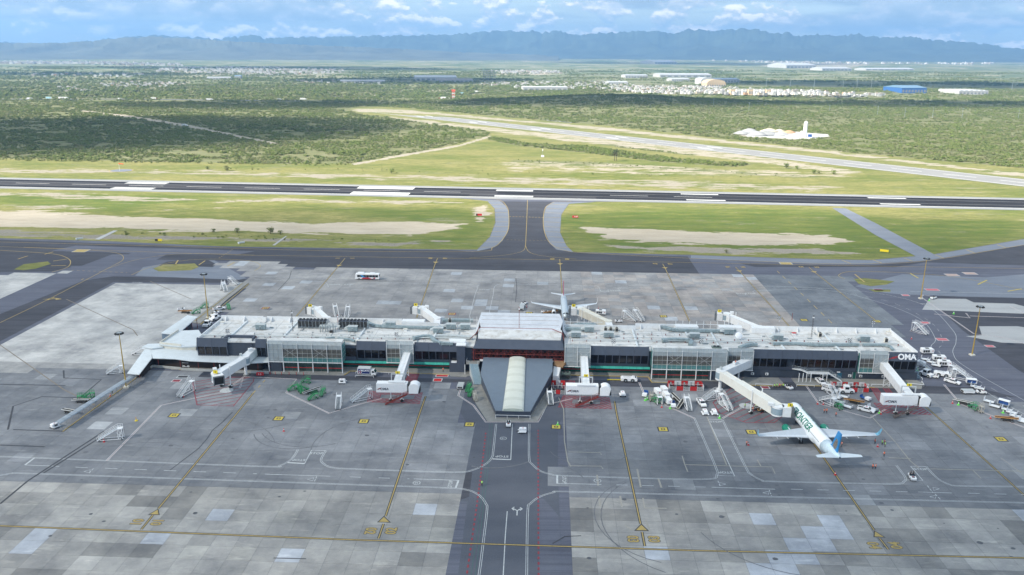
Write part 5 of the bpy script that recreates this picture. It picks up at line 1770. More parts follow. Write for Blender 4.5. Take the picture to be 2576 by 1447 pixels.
# sloping gangway roof
GW = thing('gangway_shelter', 'long narrow metal shelter on thin posts running to the front left corner of the apron', 'walkway')
g0, g1 = at(335, 944, 2.7), at(143, 1064, 2.7)
dg = (g1 - g0)
ng = Vector((-dg.y, dg.x, 0)).normalized()
nseg = 14
for k in range(nseg):
 a, e = g0 + dg * (k / nseg + .002), g0 + dg * ((k + 1) / nseg - .002)
 b = B()
 v = []
 for p in (a, e):
  for o_, z in ((-1.1, 2.55), (-.9, 2.75), (0, 2.85), (.9, 2.75), (1.1, 2.55)):
   v.append((p.x + ng.x * o_, p.y + ng.y * o_, z))
 b.add(v, [(i, i + 1, 6 + i, 5 + i) for i in range(4)])
 b.add([(x, y, z - .05) for x, y, z in v], [(5 + i, 6 + i, i + 1, i) for i in range(4)])
 b.build('roof_panel', mat('grey_sheet', (.30, .34, .38), .5, .3), GW)
for k in range(nseg + 1):
 p = g0 + dg * (k / nseg)
 for s_ in (-.95, .95):
  q = p + ng * s_
  B().tube((q.x, q.y, 0), (q.x, q.y, 2.6), .05, 5).build('post', STEEL, GW)
kb = B()
p, q = at(345, 950), at(158, 1086)
kb.beam(p + Vector((0, 0, .06)), q + Vector((0, 0, .06)), .25, .18)
kb.build('kerb', YLINE, GW)
# back left causeway
CW = thing('raised_causeway', 'raised concrete causeway with yellow kerb leading from the shed towards the taxiway', 'causeway')
P = [(p.x, p.y) for p in W([(611, 712), (626, 713), (575, 752), (505, 815), (480, 812), (540, 765)])]
B().prism(P, -.03, .35).build('deck', CONC, CW)
q = B()
q.beam(at(626, 714, .36), at(505, 816, .36), .22, .25)
q.beam(at(610, 713, .36), at(490, 808, .36), .22, .25)
q.build('kerb', YLINE, CW)
q = B()
for k in range(16):
 p = at(612, 713).lerp(at(540, 766), k / 15)
 q.tube((p.x, p.y, .3), (p.x, p.y, 1.4), .04, 4)
q.tube(at(612, 713, 1.4), at(540, 766, 1.4), .04, 4)
q.build('railing', STEEL, CW)
# ------------------------------------------------------------------ roof plant
def rp(x, y, z=ZR):
 u, v = uv(x, y, z)
 return uvw(u, v, z)
def mk_ahu():
 t_ = thing('air_handler', '', 'air handler')
 B().box(-1.6, 1.9, -1.0, 1.0, .35, 2.1).build('casing', DUCT, t_)
 B().side([(-1.6, 1.1), (-1.6, 2.1), (-3.0, 1.35), (-3.0, 1.1)], -.95, .95).build('intake_hood', DUCTL, t_)
 B().box(-1.7, 2.0, -1.1, 1.1, 2.1, 2.2).build('casing_top', DUCTL, t_)
 for x in (-1.4, 1.7):
  B().box(x - .1, x + .1, -.9, .9, 0, .35).build('skid', STEEL, t_)
 b = B()
 b.tube((0, -1.15, .5), (0, -1.15, 1.5), .12, 6)
 b.tube((0, -1.15, 1.5), (.6, -1.15, 1.7), .10, 6)
 b.tube((.9, -1.15, .3), (.9, -1.15, 1.2), .07, 6)
 b.build('coil_pipe', STEEL, t_)
 for k in range(2):
  B().box(-1.3 + 1.55 * k, .05 + 1.55 * k, -1.03, -1.0, .5, 1.95).build('access_panel', mat('duct_panel', (.25, .31, .33), .5, .3, var=.15), t_)
 return t_
AHU = Kind(mk_ahu)
for x, y, l in ((656, 829, 'teal grey air handler on the far left of the terminal roof'), (887, 834, 'teal grey air handler in front of the right chiller bank'), (982, 823, 'teal grey air handler joined to the long duct behind it'), (1102, 838, 'teal grey air handler beside the crossed ladders left of the hall'), (1134, 828, 'teal grey air handler under the wide duct left of the hall'), (1170, 829, 'rightmost teal grey air handler against the left side of the hall'), (1448, 849, 'nearer of the two teal air handlers right of the hall'), (1481, 835, 'farther of the two teal air handlers right of the hall'), (1530, 849, 'lone teal grey air handler below the twin condensers'), (1746, 852, 'teal grey air handler behind the four black speakers'), (1831, 841, 'teal grey air handler just behind the white satellite dish'), (1955, 856, 'teal grey air handler on the long white joint right of the dish'), (2172, 859, 'teal grey air handler nearest the OMA end of the roof')):
 AHU(rp(x, y), -2.4, l, 'air handler', 'air handlers on the terminal roof')
def mk_chiller():
 t_ = thing('chiller_bank', '', 'chiller')
 L_ = 10.8
 B().box(0, L_, -.9, .9, .35, .55).build('base_frame', STEEL, t_)
 B().box(0, L_, -1.0, 1.0, 2.9, 3.15).build('fan_deck', mat('chiller_blue_grey', (.10, .115, .15), .5), t_)
 for k in range(9):
  B().box(k * L_ / 8 - .06, k * L_ / 8 + .06, -1.02, 1.02, 0, 2.9).build('post', STEEL, t_)
 for k in range(8):
  c_ = (k + .5) * L_ / 8
  B().side([(c_ - .6, 2.88), (c_ - .1, .6), (c_ + .1, .6), (c_ + .6, 2.88)], -.95, .95).build('coil', DARK, t_)
  for s_ in (-.5, .5):
   B().tube((c_, s_, 3.15), (c_, s_, 3.5), .46, 12).build('fan', BLACK, t_)
 return t_
CHI = Kind(mk_chiller)
CHI(rp(752, 824), -2.4, 'left bank of eight chillers with black fans on the terminal roof', 'chiller', 'chiller banks')
CHI(rp(854, 825), -2.4, 'right bank of eight chillers with black fans on the terminal roof', 'chiller', 'chiller banks')
# pump set
pt = thing('pump_set', 'tangle of upright blue grey pipes and pumps between the chiller banks', 'pumps', tuple(rp(806, 836)), -2.4)
for k in range(7):
 x = k * .95 + rnd.uniform(-.1, .1)
 B().tube((x, 0, 0), (x, 0, 2.6 + .4 * (k % 3)), .2, 8).build('riser', STEEL, pt)
for k in range(4):
 q = B()
 q.tube((-.3, .1 + k * .4, 2.1 + .1 * k), (7.2, .1 + k * .4, 2.1 + .1 * k), .15, 8)
 q.tube((1.6 + k, .1 + k * .4, 2.1), (3.2 + k, 4.5, 2.4), .15, 8)
 q.build('pipe', DUCTL, pt)
B().box(3.6, 4.8, -.6, .2, 0, .9).build('pump', DARK, pt)
def duct(pts, wd, h, label, z=.4, m_=DUCT):
 t_ = thing('roof_duct', label, 'duct', tuple(rp(*pts[0])), 0, 'rooftop ducts')
 o = rp(*pts[0])
 P = [rp(*p) - o + Vector((0, 0, z + h / 2)) for p in pts]
 P = smooth_pts(P, 3) if len(P) > 2 else P
 for i in range(len(P) - 1):
  L_ = (P[i + 1] - P[i]).length
  n = max(1, int(L_ / 2.2))
  for k in range(n):
   a, e = P[i].lerp(P[i + 1], k / n), P[i].lerp(P[i + 1], (k + .985) / n)
   B().beam(a, e, wd, h).build('duct_section', m_, t_)
 b = B()
 for i in range(0, len(P), 2):
  b.box(P[i].x - .08, P[i].x + .08, P[i].y - wd / 2, P[i].y + wd / 2, 0, P[i].z - h / 2)
 b.build('duct_support', STEEL, t_)
 return t_
for a in ((((925, 815), (945, 824), (1000, 827), (1105, 829), (1118, 824)), 1.1, .8, 'long low duct from the chillers to the left side of the hall'),
   (((1113, 812), (1135, 811), (1190, 812)), 1.5, 1.0, 'short wide duct behind the hall at its left'),
   (((1040, 857), (1060, 852), (1082, 852), (1092, 862), (1110, 869), (1140, 870)), 1.3, .9, 'snaking duct above the six black windows left of the hall'),
   (((1098, 851), (1130, 851), (1188, 855)), 1.5, .9, 'half wrapped duct with white patches by the hall', .4, DUCTL),
   (((795, 859), (820, 857), (842, 854)), .9, .7, 'small duct above the left glazed bay'),
   (((850, 856), (880, 859), (893, 863)), .9, .6, 'thin duct running to the brown window'),
   (((1405, 834), (1435, 833), (1475, 834)), 1.4, 1.0, 'duct on the right side of the hall'),
   (((1440, 826), (1460, 822), (1500, 824)), 1.5, 1.0, 'stepped duct behind the right air handlers'),
   (((1634, 824), (1655, 824), (1690, 834), (1720, 836), (1800, 838), (1850, 836)), 1.3, .9, 'long pale duct from the back railing to the dish'),
   (((1666, 862), (1690, 860), (1735, 862), (1736, 874)), 1.5, 1.0, 'hooked duct above the right glazed bay'),
   (((1945, 869), (2000, 869), (2030, 871), (2060, 873), (2140, 872), (2160, 872)), 1.0, .7, 'long duct above the fifteen slanted windows'),
   (((2170, 872), (2210, 872), (2235, 875), (2245, 884)), 1.0, .6, 'curved duct ending over the OMA sign'),
   (((1860, 880), (1885, 872), (1905, 872)), 1.3, .8, 'duct hanging over the screened bay beside the angled bridge')):
 duct(*a)
for k, (x0, x1, y0, y1) in enumerate(((505, 1170, 848, 856), (640, 1040, 842, 850), (1440, 2260, 859, 870), (1500, 2200, 852, 864), (1500, 1780, 841, 846))):
 t_ = thing('pipe_rack', ('pair of pale pipes along the front of the left roof', 'thin pipes across the middle of the left roof', 'pale pipe along the front of the right roof', 'thin pipe across the middle of the right roof', 'railing pipe behind the lone air handler')[k], 'pipes', tuple(rp(x0, y0)), 0, 'pipes along the terminal roof')
 o = rp(x0, y0)
 e = rp(x1, y1) - o
 for j in range(2 if k in (0, 2) else 1):
  q = B()
  q.tube((0, j * .5, .7), (e.x, e.y + j * .5, .7), .13 if k in (0, 2) else .07, 6)
  q.build('pipe', DUCTL if k % 2 == 0 else STEEL, t_)
 n = int(e.length / 5)
 q = B()
 for j in range(n + 1):
  c_ = e * (j / n)
  q.box(c_.x - .06, c_.x + .06, c_.y - .1, c_.y + .6, 0, .65)
 q.build('pipe_stand', REDP if k != 1 else STEEL, t_)
def mk_cond():
 t_ = thing('condenser_unit', '', 'condenser')
 B().box(-.6, .6, -.5, .5, .15, 1.7).build('casing', CREAM, t_)
 B().box(-.5, .5, -.53, -.5, .3, 1.6).build('coil_grille', DARK, t_)
 B().tube((0, 0, 1.7), (0, 0, 1.85), .42, 10).build('fan_guard', DARK, t_)
 return t_
CON = Kind(mk_cond)
for x, y, l in ((1523, 834, 'left condenser of the trio behind the lone air handler'), (1536, 834.5, 'middle condenser of the trio behind the lone air handler'), (1551, 835, 'right condenser of the trio behind the lone air handler'), (1132, 812, 'single condenser behind the ducts left of the hall'), (2062, 848, 'black sided condenser at the foot of the lattice mast'), (2228, 862, 'round topped condenser near the right edge of the roof')):
 CON(rp(x, y), -2.4, l, 'condenser')
def mk_box_unit():
 t_ = thing('cooling_unit', '', 'cooling unit')
 B().box(-1.6, 1.6, -1, 1, .2, 2.1).build('casing', mat('olive_casing', (.13, .17, .15), .5, var=.3), t_)
 B().box(-1.5, 1.5, -1.03, -1, .4, 1.4).build('coil_grille', DARK, t_)
 for x in (-.6, .6):
  B().tube((x, 0, 2.1), (x, 0, 2.4), .5, 12).build('fan', BLACK, t_)
 for x in (-1.5, 1.5):
  B().box(x - .06, x + .06, -.9, .9, 0, .2).build('foot', STEEL, t_)
 return t_
Kind(mk_box_unit)(rp(1801, 886), -2.4, 'olive twin fan cooling unit at the corner of the right glazed bay', 'cooling unit')
Kind(mk_box_unit)(uvw(17.3, -3.6), -2.4, 'grey twin fan cooling unit on the ground beside the wedge roof', 'cooling unit')
def mk_spk():
 t_ = thing('light_cluster', '', 'lamp cluster')
 for x, y, z in ((-.4, 0, 1.5), (.4, 0, 1.5), (-.4, 0, 2.3), (.4, 0, 2.3)):
  B().ob((x, y, z), (.55, .35, .5), 0, 20).build('lamp_head', BLACK, t_)
  B().ob((x, y - .22, z), (.4, .05, .36)).build('lens', WHITE2, t_)
 B().tube((0, 0, 0), (0, 0, 2.5), .07, 6).build('pole', WHITE, t_)
 B().box(-.7, .7, -.06, .06, 1.15, 1.25).build('crossbar', WHITE, t_)
 B().box(-.7, .7, -.06, .06, 1.95, 2.05).build('crossbar', WHITE, t_)
 return t_
SPK = Kind(mk_spk)
for x, y, l in ((997, 851, 'black lamp cluster on the roof above the screened bay'), (1543, 868, 'black lamp cluster above the eight window block'), (1764, 866, 'black lamp cluster above the right glazed bay'), (2137, 866, 'black lamp cluster above the right end of the slanted windows'), (573, 843, 'black lamp cluster at the left edge of the terminal roof'), (858, 806, 'small lamp cluster behind the chillers'), (1960, 808, 'tall lamp cluster behind the back parapet'), (2195, 820, 'lamp cluster on the back right corner of the roof')):
 SPK(rp(x, y + 3), -2.4, l, 'lamp cluster', 'lamp clusters on the terminal roof')
# satellite dish
d_ = thing('satellite_dish', 'white round satellite dish in the middle of the right roof', 'dish', tuple(rp(1858, 856)), 0)
rings = []
for j in range(6):
 r_ = 1.35 * j / 5
 rings.append([(r_ * math.cos(a * .3927), .45 * (r_ / 1.35) ** 2, r_ * math.sin(a * .3927)) for a in range(16)])
b = B().loft(rings, cap=False)
b.loft([[(x, y + .03, z) for x, y, z in r_] for r_ in rings][::-1], cap=False)
o = b.build('reflector', WHITE2, d_, True)
o.location = (0, -.3, 2.0)
o.rotation_euler = (R(-35), 0, R(8))
q = B()
for s_ in ((-.7, -.5), (.7, -.5), (0, .7)):
 q.tube((s_[0], s_[1], 0), (0, 0, 1.8), .05, 5)
q.build('tripod', STEEL, d_)
def lattice(name, label, base, h, w_, colr, lamp=True):
 t_ = thing(name, label, 'mast', base)
 b = B()
 n = int(h / .9)
 L3 = [(w_ * math.cos(k * 2.094), w_ * math.sin(k * 2.094)) for k in range(3)]
 for x, y in L3:
  b.tube((x, y, 0), (x * .6, y * .6, h), .035, 4)
 for i in range(n):
  z0_, z1_ = i * h / n, (i + 1) * h / n
  for k in range(3):
   a, e = L3[k], L3[(k + 1) % 3]
   b.tube((a[0], a[1], z0_), (e[0], e[1], z1_), .022, 3)
 b.build('lattice', colr, t_)
 if lamp:
  B().tube((.0, 0, h), (0, 0, h + .9), .04, 5).build('aerial', STEEL, t_)
  B().ob((0, 0, h - .9), (.5, .5, .35)).build('beacon', WHITE2, t_)
 return t_
RW_ = mat('mast_red_white', (.30, .10, .09), .6, var=.4, sc=.9)
lattice('radio_mast', 'thin dark lattice mast rising from the right roof', tuple(rp(2041, 849)), 8.6, .28, mat('mast_dark', (.08, .07, .07), .6))
lattice('radio_mast', 'thin dark lattice mast rising from the left roof', tuple(rp(737, 834)), 8.2, .22, MATS['mast_dark'])
lattice('radio_mast', 'red lattice mast on the hall roof with white beacon', tuple(uvw(.3, 12.2, 12.6)), 8.2, .22, RW_)
lattice('radio_mast', 'short red and white lattice mast beside the pump set', tuple(rp(851, 826)), 5.5, .25, RW_)
lattice('radio_mast', 'small red lattice aerial behind the right roof', tuple(rp(1992, 806)), 3.0, .15, RW_, False)
# roof clutter: white boxes, vents
for x, y, l in ((1997, 843, 'small red topped vent near the solar panel'), (1020, 833, 'white roof hatch left of the hall'), (1826, 823, 'white roof hatch beside the bridge seven stair head'), (560, 815, 'rusty railing box at the back left roof corner'), (2235, 840, 'tan water box by the right parapet'), (765, 858, 'small cream vent above the left glazed bay'), (900, 862, 'small cream fan box by the brown window')):
 t_ = thing('roof_vent', l, 'vent', tuple(rp(x, y)), -2.4)
 B().box(-.6, .6, -.5, .5, 0, .8).build('vent_body', WHITE, t_)
 B().box(-.75, .75, -.62, .62, .8, .92).build('vent_cap', RED if 'red' in l else CREAM, t_)
rq = random.Random(12)
cl = B()
for k in range(170):
 u_ = rq.uniform(uL + 3, uR - 3)
 if hL - 3 < u_ < hR + 3:
  continue
 v_ = rq.uniform(2.5, 22)
 l_ = rq.uniform(.4, 3.5)
 if rq.random() < .5:
  cl.box(u_, u_ + l_, v_, v_ + .12, ZR, ZR + rq.uniform(.15, .5))
 elif rq.random() < .6:
  cl.box(u_, u_ + .12, v_, v_ + l_, ZR, ZR + rq.uniform(.1, .4))
 else:
  cl.tube((u_, v_, ZR), (u_, v_, ZR + rq.uniform(.6, 2.2)), .05, 4)
cl.build('roof_conduits', STEEL, term)['kind'] = 'stuff'
# outdoor stair of the right half (white gallery)
GL = thing('outdoor_gallery', 'white outdoor gallery and stair on slim columns under the slanted windows', 'staircase', (O0.x, O0.y, 0), -2.4)
G_ = [(*uv(1990, 924, 3.7), 3.7), (*uv(2014, 928, 3.7), 3.7), (*uv(2032, 936, 3.0), 3.0), (*uv(2086, 938, 3.0), 3.0), (*uv(2116, 957, .5), .5)]
for i in range(4):
 a, e = Vector(G_[i]), Vector(G_[i + 1])
 q = B()
 for s_ in (0,):
  v = [(a.x, a.y - .9, a.z - .35), (e.x, e.y - .9, e.z - .35), (e.x, e.y + .9, e.z - .35), (a.x, a.y + .9, a.z - .35)]
  q.add(v + [(x, y, z + .35) for x, y, z in v], [(3, 2, 1, 0), (4, 5, 6, 7), (0, 1, 5, 4), (1, 2, 6, 5), (2, 3, 7, 6), (3, 0, 4, 7)])
 q.build('gallery_deck', WHITE, GL)
 q = B()
 for s_ in (-.9, .9):
  q.tube((a.x, a.y + s_, a.z + 1.0), (e.x, e.y + s_, e.z + 1.0), .04, 5)
  q.tube((a.x, a.y + s_, a.z + .5), (e.x, e.y + s_, e.z + .5), .03, 5)
  for k in range(4):
   p = a.lerp(e, k / 3)
   q.tube((p.x, p.y + s_, p.z), (p.x, p.y + s_, p.z + 1), .03, 4)
 q.build('railing', STEEL, GL)
for x in (2010, 2020, 2029, 2040, 2052 + 18, 2080):
 p = Vector((*uv(x, 963), 0))
 B().tube((p.x, p.y + .6, 0), (p.x, p.y + .6, 3.3), .14, 8).build('column', WHITE, GL)
# metal stair at the right end
SE = thing('metal_staircase', 'short blue grey metal staircase at the right end of the terminal', 'staircase', tuple(at(2300, 951)), -2.4)
for k in range(12):
 B().box(-1.6, 1.6, 2.4 - k * .32, 2.7 - k * .32, 3.1 - k * .25, 3.16 - k * .25).build('tread', LB, SE)
q = B()
for s_ in (-1.6, 1.6):
 q.beam((s_, 2.6, 3.0), (s_, -1.2, .1), .08, .3)
 q.tube((s_, 2.6, 4.0), (s_, -1.2, 1.1), .04, 5)
 q.tube((s_, -1.2, 0), (s_, -1.2, 1.1), .04, 5)
q.build('railing', STEEL, SE)
# guard rails on the pavement
def guard(pts, label):
 t_ = thing('guard_rail', label, 'guard rail', (0, 0, 0), 0, 'low white guard rails along the terminal kerb')
 P = W(pts)
 q = B()
 for i in range(len(P) - 1):
  q.beam(P[i] + Vector((0, 0, .75)), P[i + 1] + Vector((0, 0, .75)), .12, .16)
 q.build('rail', WHITE, t_)
 for i in range(len(P) - 1):
  n = max(1, int((P[i + 1] - P[i]).length / 3.5))
  for k in range(n + 1):
   p = P[i].lerp(P[i + 1], k / n)
   B().tube((p.x, p.y, 0), (p.x, p.y, .75), .07, 6).build('post', WHITE, t_)
guard([(908 - 10, 955.5 - 1), (936 + 55, 951)] and [(895, 940), (1006, 943)], 'white guard rail along the kerb left of gate two')
guard([(894, 949), (940, 951)], 'short white guard rail below the left glazed bay')
guard([(1900, 971), (1944, 972.5)], 'white guard rail under the slanted windows left of the gallery')
guard([(2004, 973), (2048, 974.5)], 'white guard rail between the gallery columns')
guard([(2160, 971), (2185, 972)], 'white guard rail beside the red hatched lane')
guard([(2192, 972), (2240, 973)], 'white guard rail in front of bridge five stair tower')
guard([(2283, 969), (2324, 973), (2318, 964)], 'white guard rail turning round the right end pavement')
guard([(2304, 946), (2320, 957)], 'slanting white guard rail beside the parked tugs')
guard([(1418, 937.5), (1445, 938)], 'short white guard rail near gate three')
# ================================================================== PASSENGER BRIDGES
def ub(p, q):
 d = q - p
 d.z = 0
 return math.degrees(math.atan2(d.y, d.x))
def tunnel(par, p, q, w0, h, steps, m_=WHITE, ribbed=False, name='tunnel_section', grow=.14):
 """telescoping boxes from p to q (roof centre line points)"""
 L_ = (q - p).length
 for k in range(steps):
  a, e = p.lerp(q, k / steps), p.lerp(q, (k + 1) / steps)
  if k:
   a = p.lerp(q, k / steps - .02)
  g_ = grow * k
  c_ = (a + e) / 2
  c_.z -= h / 2 - g_ / 2
  b = B()
  b.beam(Vector((a.x, a.y, a.z - h / 2)), Vector((e.x, e.y, e.z - h / 2)), w0 + g_, h + g_)
  o = b.build(name, m_, par)
  d = (e - a).normalized()
  n = Vector((-d.y, d.x, 0)).normalized()
  if ribbed:
   r = B()
   nn = int((e - a).length / .62)
   for i in range(nn):
    c2 = a.lerp(e, (i + .5) / nn)
    for s_ in (-1, 1):
     cc = c2 + n * s_ * ((w0 + g_) / 2 + .03)
     r.beam(cc + Vector((0, 0, .02 + g_ / 2)), cc - Vector((0, 0, h - .1)), .24, .07)
   r.build('wall_ribs', m_, o)
  r = B()
  for s_ in (-1, 1):
   off = n * s_ * ((w0 + g_) / 2 - .08)
   r.beam(a + off + Vector((0, 0, g_ / 2 + .05)), e + off + Vector((0, 0, g_ / 2 + .05)), .1, .12)
  r.build('roof_edge', m_, o)
def wheels(par, c_, ang, span=3.0, zt=3.2):
 d = Vector((math.cos(R(ang)), math.sin(R(ang)), 0))
 for s_ in (-1, 1):
  p = c_ + d * s_ * span / 2
  B().tube((p.x, p.y, .6), (p.x, p.y, zt), .16, 8).build('lift_column', WHITE, par)
  q = B()
  q.ob((p.x, p.y, .75), (1.3, .4, .3), ang)
  o = q.build('bogie', WHITE, par)
  for w_ in (-.45, .45):
   n = Vector((-d.y, d.x, 0))
   c2 = p + n * w_
   B().tube((c2 - n * .18).to_tuple()[:2] + (.5,), (c2 + n * .18).to_tuple()[:2] + (.5,), .5, 14).build('wheel', RUBBER, o)
def sign(par, p, s, ang=0, hz=1.0):
 b = B()
 b.ob(tuple(p + Vector((0, 0, hz))), (1.5, .14, 1.1), ang)
 o = b.build('gate_sign', YSIGN, par)
 d = Vector((math.sin(R(ang)), -math.cos(R(ang)), 0))
 text(s, .95, BLACK, tuple(p + Vector((0, 0, hz)) + d * .09), (math.pi / 2, 0, R(ang)), o, 'gate_number', 1, .005, .03)
 B().tube(tuple(p), tuple(p + Vector((0, 0, hz - .5))), .05, 5).build('sign_post', STEEL, par)
def hooded_cab(par, c_, ang, h=2.9, m_=WHITE):
 """swivelling cab with bellows hood, facing ang"""
 d = Vector((math.cos(R(ang)), math.sin(R(ang)), 0))
 n = Vector((-d.y, d.x, 0))
 b = B()
 b.tube((c_.x, c_.y, c_.z - h), (c_.x, c_.y, c_.z + .15), 1.85, 20)
 b.build('rotunda', m_, par)
 b = B()
 b.tube((c_.x, c_.y, c_.z - h + .5), (c_.x, c_.y, c_.z - .4), 1.89, 20)
 b.build('rotunda_glazing', mat('bridge_shutter', (.26, .33, .38), .4, .3, var=.1), par)
 e = c_ + d * 2.6
 b = B()
 b.ob((e.x, e.y, c_.z - h / 2 + .1), (2.6, 3.3, h + .1), ang)
 b.build('cab', m_, par)
 f_ = c_ + d * 4.15
 q = B()
 q.ob((f_.x + n.x * 1.6, f_.y + n.y * 1.6, c_.z - h / 2 + .1), (.8, .35, h), ang)
 q.ob((f_.x - n.x * 1.6, f_.y - n.y * 1.6, c_.z - h / 2 + .1), (.8, .35, h), ang)
 q.ob((f_.x, f_.y, c_.z + .1), (.8, 3.5, .3), ang)
 q.build('hood', mat('hood_grey', (.12, .13, .14), .8, var=.3), par)
 B().ob((f_.x - d.x * .25, f_.y - d.y * .25, c_.z - h / 2), (.1, 2.8, h - .4), ang).build('cab_opening', BLACK, par)
 B().ob((c_.x - d.x * 2.2 - n.x * .2, c_.y - d.y * 2.2 - n.y * .2, c_.z + .55), (1.5, 1.2, .8), ang).build('cab_air_unit', WHITE, par)
# gate one: wall > rotunda > cab
def P3(x, y, z):
 return at(x, y, z)
g = thing('passenger_bridge', 'white passenger bridge numbered one, bending down from the left end of the terminal', 'jet bridge')
zr = 6.9
ra = P3(615, 897, zr)
wa = uvw(U(645, 7, 3.5), 3.5, zr)
ca = P3(545, 938, zr)
tunnel(g, wa, ra, 2.6, 2.7, 1)
tunnel(g, ra, ca, 2.6, 2.7, 2)
B().tube((ra.x, ra.y, zr - 2.9), (ra.x, ra.y, zr + .2), 1.7, 18).build('rotunda', WHITE, g)
B().tube((ra.x, ra.y, zr - 2.3), (ra.x, ra.y, zr - .5), 1.73, 18).build('rotunda_shutter', mat('bridge_shutter', (.26, .33, .38), .4), g)
B().tube((ra.x, ra.y, 0), (ra.x, ra.y, zr - 2.8), .55, 14, .45).build('pillar', WHITE, g)
B().tube((ra.x, ra.y, 0), (ra.x, ra.y, .3), 1.0, 14).build('pillar_base', CONC, g)
hooded_cab(g, ca, -62)
mid = ra.lerp(ca, .72)
wheels(g, Vector((mid.x, mid.y, 0)), ub(ra, ca) + 90, 3.4, 4.2)
for s_ in (-1.9, 1.9):
 dd = (ca - ra).normalized()
 n = Vector((-dd.y, dd.x, 0)) * s_
 B().tube(tuple(Vector((mid.x, mid.y, 3.2)) + n), tuple(Vector((mid.x, mid.y, 7.9)) + n), .18, 8).build('lift_post', WHITE, g)
m_ = wa.lerp(ra, .5)
B().ob((m_.x, m_.y, zr + .55), (1.5, 1.2, .9), 30).build('air_unit', WHITE, g)
B().tube((ra.x - 1.3, ra.y + .2, zr), (ra.x - 1.3, ra.y + .2, zr + 1.0), .5, 12).build('vent_drum', DUCTL, g)
sign(g, ca + Vector((0, -1.0, 0)), '1', -5, .75)
q = B()
for x in (-.9, .9):
 q.beam((wa.x - 1.5 + x, wa.y - 4.0, 0), (wa.x - 1.5 + x, wa.y - 4.0, 4.2), .15)
q.beam((wa.x - 2.4, wa.y - 4, 2.0), (wa.x - .6, wa.y - 4, .2), .1)
q.beam((wa.x - .6, wa.y - 4, 2.0), (wa.x - 2.4, wa.y - 4, .2), .1)
q.build('trestle', WHITE, g)
